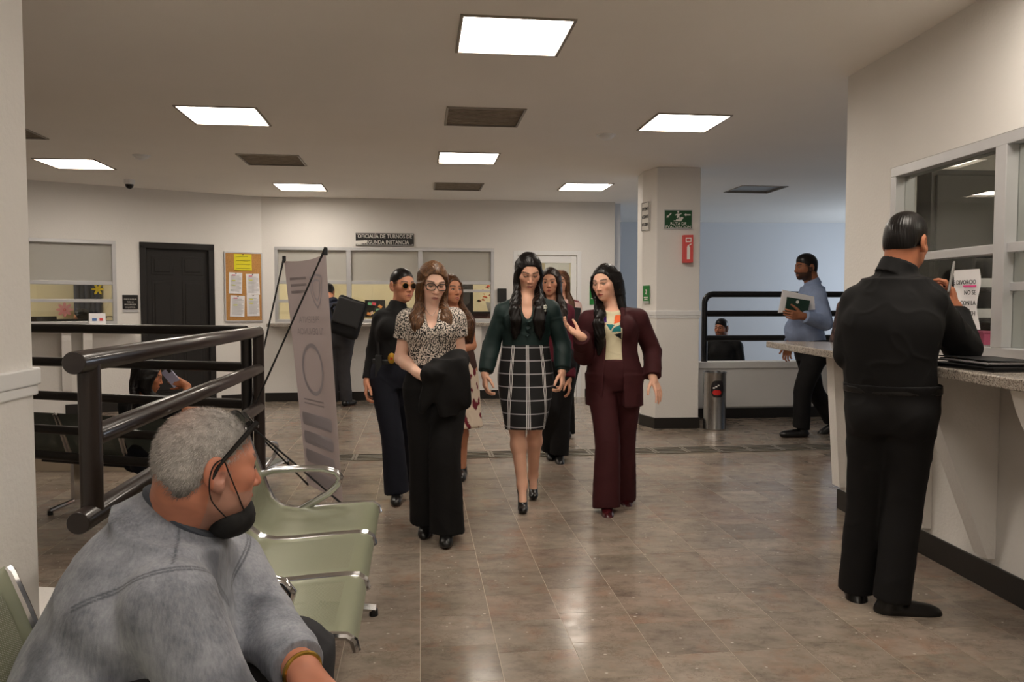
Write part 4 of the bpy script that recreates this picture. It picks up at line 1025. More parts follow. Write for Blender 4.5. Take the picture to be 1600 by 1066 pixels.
# ================================================================= things inside the offices
def inside(wall, px, py, off): r = ray(px, py); A_ = wall.A + wall.i * off; k = float((A_ @ wall.i) / (r[:2] @ wall.i)); return np.array([0, 0, CAMH]) + r * k
def mbox(name, p, w, d_, h, rz, m, label, cat, parts=None):
    e = empty(name, tuple(p), label, cat, rz=rz); b = MB(); b.box((0, 0, h / 2), (w, d_, h)); b.build('body', m, e, bevel=.004); return e
angL = math.atan2(WL.u[1], WL.u[0]); angB = math.atan2(WB.u[1], WB.u[0]); angR = math.atan2(WR.u[1], WR.u[0])
M_desk = mat('office desk', rgb(120, 96, 74), .5)
def desk(wall, u0, u1, v0, v1, z, ang, label, m=None):
    c_ = wall.A + wall.u * (u0 + u1) / 2 + wall.i * (v0 + v1) / 2; e = empty('desk', (*c_, 0), label, 'desk', rz=ang); w, d_ = u1 - u0, v1 - v0
    b = MB(); b.box((0, 0, z - .02), (w, d_, .04)); b.build('desk_top', m or M_desk, e, bevel=.004)
    for sx_ in (-1, 1): b = MB(); b.box((sx_ * (w / 2 - .03), 0, (z - .04) / 2), (.03, d_ * .9, z - .04)); b.build('side_panel', m or M_desk, e)
    b = MB(); b.box((0, d_ * .3, z * .55), (w - .1, .02, z * .6)); b.build('modesty_panel', m or M_desk, e)
    return e
desk(WL, uwl0 - .2, ud0 - .45, .5, 1.2, .74, angL, 'brown office desk behind the left window')
def monitor(p, rz, w, h, label):
    e = empty('monitor', tuple(p), label, 'monitor', rz=rz); b = MB(); b.box((0, 0, .1 + h / 2), (w, .03, h)); b.build('case', M_black, e, bevel=.006)
    b = MB(); b.box((0, .02, .08), (.05, .02, .16)); b.build('stand', M_black, e); b = MB(); b.box((0, .02, .006), (.2, .14, .012)); b.build('foot', M_black, e)
    b = MB(); b.tube([(.02 * math.cos(a), -.0165, .1 + h / 2 + .02 * math.sin(a)) for a in np.linspace(0, 2 * math.pi, 16, endpoint=False)], .002, 5, closed=True); b.build('badge', M_alu, e)
    return e
p = inside(WL, 60, 492, .62); monitor((p[0], p[1], .74), angL + .3, .42, .36, 'black computer monitor at the left edge of the left window')
p = inside(WL, 112, 501, .9); monitor((p[0], p[1], .74), angL, .52, .32, 'wide black computer monitor in front of the office worker')
def rosette(p, ang, r, m, mc, label, n=8):
    e = empty('paper_flower', tuple(p), label, 'decoration', rz=ang)
    for i in range(n):
        a = 2 * math.pi * i / n; b = MB(); P_ = []
        for t in np.linspace(0, 2 * math.pi, 10, endpoint=False):
            lx, lz = .55 * r + .45 * r * math.cos(t), .2 * r * math.sin(t); P_.append((lx * math.cos(a) - lz * math.sin(a), -.006 - .012 * (lx / r) ** 2, lx * math.sin(a) + lz * math.cos(a)))
        b.add(P_ + [(x, y + .004, z) for x, y, z in P_], [tuple(range(10)), tuple(range(19, 9, -1))] + [(k, 10 + k, 10 + (k + 1) % 10, (k + 1) % 10) for k in range(10)]); b.build('petal', m, e)
    b = MB(); b.cyl((0, -.004, 0), (0, -.03, 0), r * .18, r * .12, 10); b.build('centre', mc, e)
M_pinkp = mat('pink paper', rgb(232, 158, 160), .8); M_yelp = mat('yellow crepe', rgb(232, 206, 30), .8)
rosette(inside(WL, 101, 484, 2.70), angL, .115, M_pinkp, mat('coral', rgb(220, 110, 110), .8), 'pink paper flower on the office wall behind the left window')
rosette(inside(WL, 153, 452, 2.2), angL, .09, M_yelp, M_yelp, 'yellow paper flower hanging inside the left window', 6)
p = inside(WL, 137, 470, 2.3); e = empty('office_curtain', (p[0], p[1], 0), 'dark navy curtain inside the left office', 'curtain', rz=angL)
for k in range(5): b = MB(); b.tube([(-.14 + k * .07, .02 * (k % 2), 0.02), (-.14 + k * .07, .02 * (k % 2), 2.4)], .042, 10); b.build('fold', mat_cache2('navy curtain cloth', rgb(40, 44, 62)), e, smooth=True)
p = inside(WL, 163, 470, 2.45); e = empty('wall_planner', (p[0], p[1], p[2] - .45), 'pale wall planner with notes inside the left office', 'poster', rz=angL)
b = MB(); b.box((0, 0, .45), (.42, .01, .9)); b.build('board', M_signwht, e)
for i, (x, z, c_) in enumerate(((-.1, .62, (60, 60, 66)), (.08, .66, (40, 40, 44)), (.1, .25, (206, 214, 90)), (-.15, .3, (224, 150, 160)), (0, .45, (170, 170, 176)))): b = MB(); b.box((x, -.007, z), (.12, .004, .10)); b.build('note', mat('note %d' % i, rgb(*c_), .8), e)
p = inside(WL, 152, 498, -.10); e = empty('tent_card', (p[0], p[1], 1.096), 'white folded tent card with small logos on the left ledge', 'card', rz=angL)
b = MB(); pr = [(-.07, 0), (.07, 0), (0, .15)]
b.add([(-.09, y, z) for y, z in pr] + [(.09, y, z) for y, z in pr], [(0, 2, 1), (3, 4, 5), (0, 1, 4, 3), (1, 2, 5, 4), (2, 0, 3, 5)]); b.build('card', M_paper, e)
b = MB(); b.add([(.02, -.046, .055), (.06, -.046, .055), (.06, -.030, .09), (.02, -.030, .09)], [(0, 1, 2, 3)]); b.build('logo', M_red, e, Matrix.Translation((0, -.002, 0))); b = MB(); b.add([(-.06, -.046, .055), (-.01, -.046, .055), (-.01, -.030, .09), (-.06, -.030, .09)], [(0, 1, 2, 3)]); b.build('logo', mat('blue print', rgb(70, 110, 170), .6), e, Matrix.Translation((0, -.002, 0)))
p = inside(WL, 171, 502, .3); e = empty('handbag', (p[0], p[1], 1.096 - .05), 'small black bag with handles inside the left window', 'bag', rz=angL)
b = MB(); b.box((0, 0, .05), (.16, .08, .10)); b.build('body', M_black, e, bevel=.015)
for y in (-.03, .03): b = MB(); b.tube([(-.05, y, .1), (-.035, y, .15), (.035, y, .15), (.05, y, .1)], .006, 6); b.build('handle', M_black, e)
b = MB(); b.mm((uwl0, .13, 1.0), (uwl1, .5, 1.045)); tag(b.build('trim_5', M_desk, None, WL.M), kind='structure')
# back office: cabinet, flowers, notice board, monitor
p = inside(WB, 758, 480, 2.3); e = empty('dark_cabinet', (p[0], p[1], 0), 'dark red-brown cabinet in the back office right window', 'cabinet', rz=angB); M_wood = mat('dark mahogany', rgb(56, 24, 22), .4, var=.2, vscale=4)
b = MB(); b.box((.15, 0, .60), (.78, .40, 1.2)); b.build('body', M_wood, e); b = MB(); b.box((.15, 0, 1.215), (.84, .45, .03)); b.build('top', M_signblk, e)
for x in (-.045, .345): b = MB(); b.box((x, -.21, .6), (.37, .02, 1.1)); dd_ = b.build('door', M_wood, e); b = MB(); b.cyl((x + .14, -.22, .7), (x + .14, -.245, .7), .012); b.build('knob', M_steel, dd_)
e2 = empty('flower_arrangement', (p[0] + .12, p[1], 1.23), 'red and orange artificial flowers in a white pot on the dark cabinet', 'flowers'); b = MB(); b.lathe([(.05, 0), (.07, .02), (.10, .12), (.11, .16), (.09, .16)], n=16); b.build('pot', M_white, e2, smooth=True)
for i in range(44):
    a = random.uniform(0, 6.28); el = random.uniform(.05, 1.4); r = random.uniform(.12, .34); c_ = Vector((math.cos(a) * math.cos(el), math.sin(a) * math.cos(el), math.sin(el) * .9)) * r + Vector((0, 0, .16)); b = MB()
    q = Matrix.Rotation(random.uniform(0, 3), 3, 'Z') @ Matrix.Rotation(random.uniform(-1, 1), 3, 'X'); s_ = random.uniform(.025, .05)
    b.add([c_ + q @ Vector(v_) * s_ for v_ in ((-1, 0, 0), (0, -.6, .25), (1, 0, 0), (0, .6, .25), (0, 0, -.3))], [(0, 1, 4), (1, 2, 4), (2, 3, 4), (3, 0, 4), (0, 3, 2, 1)]); b.build('blossom', mat_cache2(('red bloom', 'orange bloom', 'dark leaf')[i % 3], [rgb(176, 26, 22), rgb(214, 96, 30), rgb(40, 52, 26)][i % 3]), e2)
p = inside(WB, 722, 470, 1.6); e = empty('tall_cupboard', (p[0], p[1], 0), 'tall black cupboard inside the back office', 'cupboard', rz=angB); b = MB(); b.box((0, .2, .95), (.36, .36, 1.9)); b.build('body', M_black, e); b = MB(); b.box((0, .01, .95), (.33, .02, 1.8)); b.build('door', M_signblk, e)
p = inside(WB, 586, 482, 3.10); e = empty('photo_board', (p[0], p[1], p[2]), 'black board with colourful paper notes inside the back office', 'notice board', rz=angB)
b = MB(); b.box((0, .02, 0), (.36, .02, .30)); b.build('panel', M_black, e)
for i in range(12): b = MB(); b.box((random.uniform(-.13, .13), .004, random.uniform(-.11, .10)), (.07, .004, .05), Matrix.Rotation(random.uniform(-.6, .6), 3, 'Y')); b.build('note', mat('coloured note %d' % i, rgb(*random.choice([(226, 90, 110), (236, 220, 110), (120, 190, 150), (240, 160, 90), (230, 200, 190)])), .8), e)
desk(WB, .5, 3.0, .7, 1.4, .95, angB, 'pale office desk behind the back windows', mat('pale desk', rgb(206, 190, 160), .5))
p = inside(WB, 443, 452, 3.12); e = empty('wall_picture', tuple(p), 'small dark framed picture inside the back office', 'picture', rz=angB); b = MB(); b.box((0, 0, 0), (.2, .02, .24)); b.build('frame', M_black, e); b = MB(); b.box((0, -.012, 0), (.15, .004, .19)); b.build('print', mat('sepia', rgb(120, 104, 86), .7), e)
# right office
M_darkcab = mat('dark grey cabinet', rgb(92, 90, 86), .5); M_shelf = mat('black shelving', rgb(24, 23, 23), .5)
def wr(u, v, z): q = WR.A + WR.u * u + WR.i * v; return (q[0], q[1], z)
e = empty('filing_cabinet', wr(.33, 1.15, 0), 'tall dark grey cabinet inside the right counter office', 'cabinet', rz=angR); b = MB(); b.box((0, 0, 1.08), (.24, 1.7, 2.16)); b.build('body', M_darkcab, e)
for k in range(3): b = MB(); b.box((.13, -.56 + k * .56, 1.08), (.02, .53, 2.1)); b.build('door', M_darkcab, e, bevel=.005)
e = empty('paper_shelf', wr(.68, .62, 1.092), 'black desk shelf stacked with white papers inside the counter window', 'shelf', rz=angR)
for sx_ in (-.30, .30): b = MB(); b.box((0, sx_, .28), (.30, .02, .56)); b.build('side_panel', M_shelf, e)
for z in (.01, .18, .35, .55): b = MB(); b.box((0, 0, z), (.30, .58, .02)); b.build('shelf_board', M_shelf, e)
for i, (y, z) in enumerate(((-.14, .02), (.14, .02), (-.14, .19), (.14, .19), (-.14, .36), (.14, .36))):
    hgt = .05 + .05 * (i % 2)
    tag(MB().box((0, 0, hgt / 2), (.25, .24, hgt)).build('paper_stack', M_paper, None, Matrix.Translation(Vector(wr(.68, .62, 1.0925 + z)) + Vector((WR.i[0] * y, WR.i[1] * y, 0))) @ Matrix.Rotation(angR, 4, 'Z')), ['white paper stack on the lowest shelf, left', 'white paper stack on the lowest shelf, right', 'white paper stack on the middle shelf, left', 'white paper stack on the middle shelf, right', 'white paper stack on the upper shelf, left', 'white paper stack on the upper shelf, right'][i], 'papers', 'paper stacks in the counter office')
u_, z_ = WR.uz(1498, 468); e = empty('glass_notice', (0, 0, 0), 'white printed notice taped inside the counter window', 'paper'); e.matrix_world = WR.M @ Matrix.Translation((u_, .034, z_))
b = MB(); V = []
for j in range(9):
    z = .15 - .30 * j / 8
    for i in range(7): x = -.105 + .21 * i / 6; V.append((x + (.012 * math.sin(j * .9) if i in (0, 6) else 0), -.0 + .006 * math.sin(j * .8 + i * .3) * (j / 8), z))
b.add(V, [(j * 7 + i, (j + 1) * 7 + i, (j + 1) * 7 + i + 1, j * 7 + i + 1) for j in range(8) for i in range(6)]); b.build('page', M_paper, e, smooth=True)
for i, s_ in enumerate(('DE DIVORCIO', 'NO SE', 'CON LA', 'LIZETH')): lettering('lettering', s_, .032, M_ink, e, T(.095, -.010, .085 - i * .052), align='RIGHT')
b = MB(); b.box((.045, -.009, .066), (.10, .001, .009)); b.build('underline', mat('pink highlighter', rgb(228, 70, 140), .7), e)
p = inside(WR, 1535, 521, .235); e = empty('pink_box', (p[0], p[1], 1.0905), 'translucent pink plastic tray behind the counter window', 'box', rz=angR); b = MB(); b.box((0, 0, .06), (.16, .10, .12)); b.build('tray', mat('pink plastic', rgb(206, 84, 130), .3), e, bevel=.006); b = MB(); b.box((0, 0, .123), (.17, .11, .008)); b.build('rim', mat_cache2('pink rim', rgb(220, 110, 150)), e)
p = inside(WR, 1594, 480, .40); e = empty('red_folder', (p[0], p[1], 1.0905), 'red folder standing behind the right counter glass', 'folder', rz=angR); b = MB(); b.box((0, .02, .14), (.18, .012, .27)); b.box((0, -.02, .13), (.18, .012, .26)); b.build('cover', mat('red card', rgb(200, 50, 34), .6), e); b = MB(); b.box((0, 0, .13), (.17, .024, .25)); b.build('pages', M_paper, e)
b = MB(); b.mm((uwr0 - .3, .17, 1.05), (uwr1, .95, 1.09)); tag(b.build('trim_6', M_white, None, WR.M), kind='structure')
# black folders lying on the service counter
gp_ = G(1548, 576, 1.092); 
for i, (dx, rz_, lb) in enumerate(((0, .10, 'black folder lying on the granite counter, lower one'), (.03, -.05, 'black folder lying on the granite counter, upper one slightly open'))):
    e = empty('document_folder', (gp_[0] + dx, gp_[1] + .02 + dx, 1.091 + .022 * i), lb, 'folder', 'black folders on the counter', rz=angR + math.pi / 2 + rz_)
    b = MB(); b.box((0, 0, .003), (.26, .36, .004)); b.build('back_cover', M_black, e); b = MB(); b.box((0, 0, .009), (.24, .34, .007)); b.build('pages', M_paper if i else M_black, e)
    b = MB(); b.box((0, 0, .0), (.26, .36, .004)); b.build('front_cover', M_black, e, Matrix.Translation((0, 0, .016)) @ Matrix.Rotation(.03 * i, 4, 'Y'))
# ================================================================= people: skeleton, skin, clothes, hair
def C(r, g, b): return np.array([lin(r), lin(g), lin(b)])
M_skin = attr_mat('skin', 0.5, bump=0.08, bscale=160, bdist=0.0008, spec=0.35, sss=0.08)
def hair_mat(name, c, rough=0.36, hi=None):
    t = NT(name); o = t.obj(); n = t.noise(t.scaled(o, (160, 160, 5)), 1.0, 3)
    d = tuple(x * 0.5 for x in c[:3]) + (1,); b_ = hi or (tuple(min(1, x * 1.5) for x in c[:3]) + (1,))
    t.l(t.ramp(n, [(0.3, d), (0.72, b_)]), t.p.inputs['Base Color']); t.p.inputs['Roughness'].default_value = rough
    t.p.inputs['Specular IOR Level'].default_value = 0.28; t.bump(n, 0.35, 0.002); return t.m
def cloth_mat(name, c, rough=0.8, spec=0.25, sheen=0.0, bump=0.12, bscale=350, var=0.12):
    return mat(name, c, rough, spec=spec, sheen=sheen, bump=bump, bscale=bscale, bdist=0.001, var=var, vscale=9)
M_shoe = mat('black leather', rgb(17, 15, 15), 0.28)
UP = vec(0, 0, 1)
def yawf(deg): a = math.radians(deg); return vec(math.sin(a), -math.cos(a), 0)     # 0 looks at the camera, +90 to image right
def yawr(deg): a = math.radians(deg); return vec(math.cos(a), math.sin(a), 0)      # the person's left

class Human:
    def __init__(s, label, d, base_px, J, face=0, hyaw=None, hpitch=0, hroll=0, sc=1.0, sex='f', build=1.0, zbase=0.0, h=0.008, hh=0.0036, group=None, handsize=1.0, hs=None, name='person', depth_k=1.0):
        s.d = d; s.face = face; s.f = yawf(face); s.r = yawr(face); s.sc = sc; s.sex = sex; s.bd = build; s.h = h; s.hh = hh
        bx_ = W(base_px, 475, d); s.base = np.array([bx_[0], d, zbase]); s.hz = handsize
        s.root = empty(name, tuple(s.base), label, 'person', group)
        s.J = {k: (W(v[0], v[1], d + (v[2] if len(v) > 2 else 0.0)) if not isinstance(v, np.ndarray) else v) for k, v in J.items()}
        j = s.J; hy = face if hyaw is None else hyaw
        hf = yawf(hy); hr = yawr(hy); p = math.radians(hpitch); q = math.radians(hroll)
        s.hf = hf * math.cos(p) - UP * math.sin(p); hu = UP * math.cos(p) + hf * math.sin(p)
        s.hr = hr * math.cos(q) + hu * math.sin(q); s.hu = hu * math.cos(q) - hr * math.sin(q)
        s.hs = sc if hs is None else hs; s.HC = j['head']
        m = (sex == 'm'); sw = (0.185 if m else 0.160) * sc * (0.5 + 0.5 * build); hw = (0.095 if m else 0.095) * sc
        j.setdefault('neck', s.HC - UP * 0.175 * sc - s.f * 0.015)
        j.setdefault('pelvis', j['neck'] - UP * 0.55 * sc)
        for sd, sg in (('L', 1), ('R', -1)):
            j.setdefault(sd + 'sh', j['neck'] - UP * 0.055 * sc + s.r * sg * sw)
            j.setdefault(sd + 'hip', j['pelvis'] - UP * 0.03 + s.r * sg * hw)
        s.hands = []; s.fine = []; s.nkf = 1.0; s.srf = 1.0; s.sdrop = 0.045
    def HL(s, x, y, z): return s.HC + (s.hr * x + s.hf * y + s.hu * z) * s.hs
    def loc(s, V):
        D = (V - s.HC) / s.hs; return D @ s.hr, D @ s.hf, D @ s.hu
    @property
    def HR(s): return np.array([s.hr, s.hf, s.hu])
    def tr(s):
        b, c = s.bd, s.sc; g = (1 + (b - 1))
        if s.sex == 'm': R = [(.150, .105), (.165, .118), (.155, .112), (.178, .122), (.105, .078)]
        else: R = [(.150, .105), (.168, .118), (.132, .098), (.150, .110), (.088, .062)]
        return [(a * c * g, e * c * g) for a, e in R]
    def spine(s):
        j = s.J; P, N = j['pelvis'], j['neck']; ax = N - P
        wz, cz = P + ax * 0.36, P + ax * 0.72
        if 'waist' in j: wz = j['waist']
        if 'chest' in j: cz = j['chest']
        return [P - UP * 0.09 * s.sc, P, wz, cz, N - nrm(ax) * 0.04 * s.sc]
    def torso(s, F, off=0.0, hem=None, bust=True, hipoff=None):
        sp, rd = s.spine(), s.tr()
        sp = list(sp); sp[4] = sp[4] + nrm(sp[4] - sp[3]) * off * .8
        if hipoff is not None: rd = [(a + hipoff - off, c + hipoff - off) if i < 2 else (a, c) for i, (a, c) in enumerate(rd)]
        F.stack(sp, rd, s.r, off=off, k=0.03)
        j = s.J
        sr_ = 0.052 * s.sc * (1.1 if s.sex == 'm' else 1.0) * (0.6 + 0.4 * s.bd) * s.srf
        for sd in 'LR': F.cap(j['neck'] - UP * s.sdrop * s.sc, j[sd + 'sh'], sr_ + off, sr_ * .94 + off, k=0.035)
        for sd in 'LR': F.cap(sp[3] * 0.6 + j['neck'] * 0.4 - UP * (s.sdrop - .045), j[sd + 'sh'] - UP * 0.02, sr_ + 0.006 + off, sr_ * 0.85 + off, k=0.03)
        if s.sex == 'f' and bust:
            for sg in (1, -1): F.ell(sp[3] + s.f * 0.072 * s.sc * s.bd + s.r * sg * 0.066 * s.sc - UP * 0.01, np.array([.062, .052, .062]) * s.sc * s.bd + off, np.array([s.r, s.f, UP]), k=0.035)
        elif s.sex == 'm':
            for sg in (1, -1): F.ell(sp[3] + s.f * 0.07 * s.sc + s.r * sg * 0.07 * s.sc + UP * .02, np.array([.075, .05, .07]) * s.sc + off, np.array([s.r, s.f, UP]), k=0.04)
    def arm(s, F, sd, off=0.0, ru=.046, re=.037, rw=.026, upto=1.0):
        j = s.J; c = s.sc * (1.12 if s.sex == 'm' else 1.0) * (0.5 + 0.5 * s.bd)
        if sd + 'el' not in j: return
        F.cap(j[sd + 'sh'], j[sd + 'el'], ru * c + off, re * c + off, k=0.025)
        if sd + 'wr' in j:
            m = j[sd + 'el'] * 0.7 + j[sd + 'wr'] * 0.3
            F.cap(j[sd + 'el'], m, re * c + off, re * c * 1.03 + off, k=0.02); F.cap(m, j[sd + 'wr'], re * c * 1.02 + off, rw * c + off, k=0.02)
    def leg(s, F, sd, off=0.0):
        j = s.J; c = s.sc * (1.05 if s.sex == 'm' else 1.0)
        if sd + 'kn' not in j: return
        F.cap(j[sd + 'hip'], j[sd + 'kn'], .082 * c + off, .054 * c + off, k=0.03)
        if sd + 'an' in j:
            kn, an = j[sd + 'kn'], j[sd + 'an']; ax = nrm(an - kn); bk = -s.f
            m = kn * 0.68 + an * 0.32 + bk * 0.012
            F.cap(kn, m, .050 * c + off, .053 * c + off, k=0.03); F.cap(m, an, .051 * c + off, .034 * c + off, k=0.03)
    def hand(s, F, sd, dr_, pn, curl=30, spread=0.12, thumb=0.0, curls=None):
        j = s.J; w = j[sd + 'wr']; dr_ = nrm(dr_); pn = np.asarray(pn, float); pn = nrm(pn - dr_ * (pn @ dr_))
        th = np.cross(pn, dr_) * (1 if sd == 'L' else -1); z = s.sc * s.hz * (1.06 if s.sex == 'm' else 0.96)
        cs = curls or [curl] * 4
        offs = (.030, .010, -.010, -.029); bl = (.090, .094, .090, .080); sg = ((.040, .025, .020), (.044, .028, .021), (.041, .026, .020), (.031, .020, .018))
        for i in range(4):
            b0 = w + (dr_ * 0.012 + th * offs[i] * 0.55) * z; b1 = w + (dr_ * bl[i] + th * offs[i]) * z
            F.cap(b0, b1, .0150 * z, .0118 * z, k=0.010)
            d_ = nrm(dr_ + th * spread * (1.5 - i) * 0.55); p = b1; c = math.radians(cs[i])
            for k_, ln in enumerate(sg[i]):
                a = c * (0.75, 1.15, 0.75)[k_]
                n_ = nrm(pn - d_ * (pn @ d_)); ax_n = d_ * math.cos(a) + n_ * math.sin(a); pn_l = n_ * math.cos(a) - d_ * math.sin(a)
                q = p + ax_n * ln * z; F.cap(p, q, (.0092 - .0009 * k_) * z, (.0086 - .0011 * k_) * z, k=0.0025); p = q; d_ = ax_n
        t0 = w + (dr_ * 0.022 + th * 0.024 + pn * 0.006) * z; d_ = nrm(dr_ * (0.75 + thumb) + th * (0.72 - thumb * 0.6) + pn * 0.42)
        for ln, r in ((.042, .0135), (.032, .0105), (.026, .0092)):
            q = t0 + d_ * ln * z; F.cap(t0, q, r * z, r * 0.88 * z, k=0.006); t0 = q; d_ = nrm(d_ * 0.9 + dr_ * 0.28)
        F.cap(j[sd + 'wr'] - dr_ * 0.02, w + dr_ * 0.02 * z, .025 * z, .024 * z, k=0.015)
        c = w + dr_ * 0.09 * z; s.fine.append((c - 0.135 * z, c + 0.135 * z))
    def foot_skin(s, F, sd, dr_, gz=0.0):
        a = s.J[sd + 'an']; dr_ = nrm(dr_); c = s.sc * .9; ball = vec(a[0], a[1], gz + .028) + dr_ * .098 * c
        F.cap(a, ball, .031 * c, .030 * c, k=0.03); F.cap(a, a - dr_ * .02 * c - UP * .04 * c, .032 * c, .028 * c, k=0.02); F.cap(ball, ball + dr_ * .04 - UP * .004, .026 * c, .018 * c, k=.02)
    def head(s, F, jaw=1.0, heavy=1.0, nose=1.0):
        m = s.sex == 'm'; L = s.HL; z = s.hs; R = s.HR
        def E(c, r, k=0.018, op='u'): F.ell(L(*c), np.array(r) * z, R, k=k * z, op=op)
        E((0, -.012, .030), (.074, .094, .086)); E((0, .022, -.015), (.065 * heavy, .070, .085), .03)
        jw = jaw * (1.08 if m else 0.90)
        E((0, .028, -.066), (.053 * jw * heavy, .058, .046), .03); E((0, .066, -.096), (.022 * jw, .019, .017), .022)
        for sg in (1, -1):
            E((sg * .042, .052, -.020), (.023, .026, .020), .02)
            F.cap(L(sg * .042, .068, .021), L(sg * .012, .083, .019), (.011 if m else .009) * z, .009 * z, k=0.014)
            E((sg * .031, .097, -.001), (.018, .016, .0115), .010, 's')
            E((sg * .081, -.016, -.004), (.0095, .023, .034), .005); E((sg * .078, -.006, -.031), (.009, .012, .014), .006); E((sg * .0905, -.010, -.004), (.0075, .0145, .022), .003, 's'); E((sg * .086, -.003, -.012), (.006, .007, .009), .004, 's')
        F.cap(L(0, .081, .012), L(0, .103, -.033), .0075 * z, (.0118 if m else .0102) * nose * z, k=0.012)
        for sg in (1, -1): E((sg * .0125, .094, -.037), ((.0085 if m else .0072) * nose, .009, .0065), .006)
        F.cap(L(-.021, .081, -.067), L(0, .0925, -.064), .0045 * z, .0062 * z, k=0.006); F.cap(L(.021, .081, -.067), L(0, .0925, -.064), .0045 * z, .0062 * z, k=0.006)
        F.cap(L(-.016, .083, -.0755), L(.016, .083, -.0755), .0066 * z, .0066 * z, k=0.007); E((0, .0885, -.076), (.012, .0065, .0062), .006)
        F.cap(L(-.03, .094, -.0705), L(.03, .094, -.0705), .0016 * z, .0016 * z, k=0.003, op='s')
        r = (.058 if m else .047) * s.sc * s.nkf
        F.cap(s.J['neck'] - UP * 0.03, L(0, -.022, -.055), r * 1.05, r * 0.98, k=0.03)
        if m: F.cap(s.J['neck'], L(0, -.05, -.02), r * .9, r * .85, k=0.04)
        s.fine.append((s.HC - 0.155 * z - vec(0, 0, .03), s.HC + 0.165 * z))
    def paint_face(s, V, col, lip=None, brow=None, beard=None, stubble=0.0, liner=None, flush=0.35, skin=None, scalp=None):
        x, y, z = s.loc(V); near = (np.abs(x) < .09) & (z > -.13) & (z < .13) & (y > -.1)
        def blend(w, c):
            nonlocal col
            w = np.clip(w, 0, 1)[:, None] * near[:, None]; col = col * (1 - w) + c * w
        ck = np.exp(-(((np.abs(x) - .042) / .022) ** 2 + ((z + .03) / .024) ** 2)) * (y > .02)
        blend(ck * flush, col * np.array([1.18, .82, .80]))
        nz = np.exp(-((x / .016) ** 2 + ((z + .035) / .016) ** 2)) * (y > .085); blend(nz * flush, col * np.array([1.14, .84, .82]))
        if beard is not None:
            jawm = ((z < -.046 + .9 * np.maximum(0, -(y - .03))) & (y > -.02) & (z > -.125)) | ((np.abs(z + .053) < .009) & (np.abs(x) < .034) & (y > .06)) | ((z < .0) & (y > -.02) & (y < .02) & (np.abs(x) > .05))
            lipm = (np.abs(x) < .022) & (np.abs(z + .070) < .009)
            blend((jawm & ~lipm).astype(float) * stubble, beard)
        if scalp is not None:
            lim = -.052 + .55 * np.clip(y + .05, 0, .2); w = np.clip((z - lim) / .022, 0, 1) * np.clip((.050 - y + .25 * np.clip(z - .03, 0, .1)) / .015, 0, 1) * (np.abs(x) < .0795); top_ = np.clip((z - .066) / .012, 0, 1)
            blend(np.maximum(w * .82, top_ * .9), scalp)
        if lip is not None:
            e = 1.1 - ((x / .0235) ** 2 + ((z + .0700) / (.0105 - .004 * np.clip(np.abs(x) / .024, 0, 1))) ** 2); blend(np.clip(e * 2.5, 0, 1) * (y > .066) * .8, lip)
            blend(np.clip(1.1 - np.abs(z + .0705) / .002, 0, 1) * (np.abs(x) < .024) * (y > .07) * .7, lip * .35)
        if brow is not None:
            ax = np.abs(x); zc = .0225 + .0045 * np.sin(np.clip((ax - .012) / .042, 0, 1) * 2.4)
            blend(np.clip(1.6 - np.abs(z - zc) / .0042, 0, 1) * ((ax > .012) & (ax < .053) & (y > .04)) * .9, brow)
        if liner is not None:
            ax = np.abs(np.abs(x) - .031); blend(np.clip(1.4 - np.abs(z - .0055) / .0045, 0, 1) * (ax < .019) * (y > .05) * .55, liner)
        blend(np.clip(1 - ((np.abs(x) - .009) ** 2 + (z + .043) ** 2) / .0045 ** 2, 0, 1) * (y > .08) * .6, col * .35)
        return col
    def skin(s, F, base, paint=None, name='body'):
        h, hh = s.h, s.hh; VV, QQ, n = [], [], 0
        lo, hi = F.bounds(); V, Q = F.mesh(h); cen = V[Q].mean(1); keep = np.ones(len(Q), bool)
        for a, b in s.fine: keep &= ~np.all((cen > a) & (cen < b), 1)
        VV.append(V); QQ.append(Q[keep]); n = len(V)
        done = []
        for a, b in s.fine:
            v, q = F.mesh(hh, a - 2 * h, b + 2 * h)
            c = v[q].mean(1); k_ = np.all((c > a - 0.7 * h) & (c < b + 0.7 * h), 1)
            for a2, b2 in done: k_ &= ~np.all((c > a2) & (c < b2), 1)
            done.append((a, b)); VV.append(v); QQ.append(q[k_] + n); n += len(v)
        V = np.concatenate(VV); Q = np.concatenate(QQ)
        nz = sinnoise(V, 60, 3) * 0.02 + sinnoise(V, 14, 5) * 0.025
        col = np.tile(np.asarray(base, float), (len(V), 1)) * (1 + nz)[:, None]
        if paint: col = paint(V, col)
        return np_obj(name, V, Q, M_skin, s.root, s.base, np.clip(col, 0, 1))
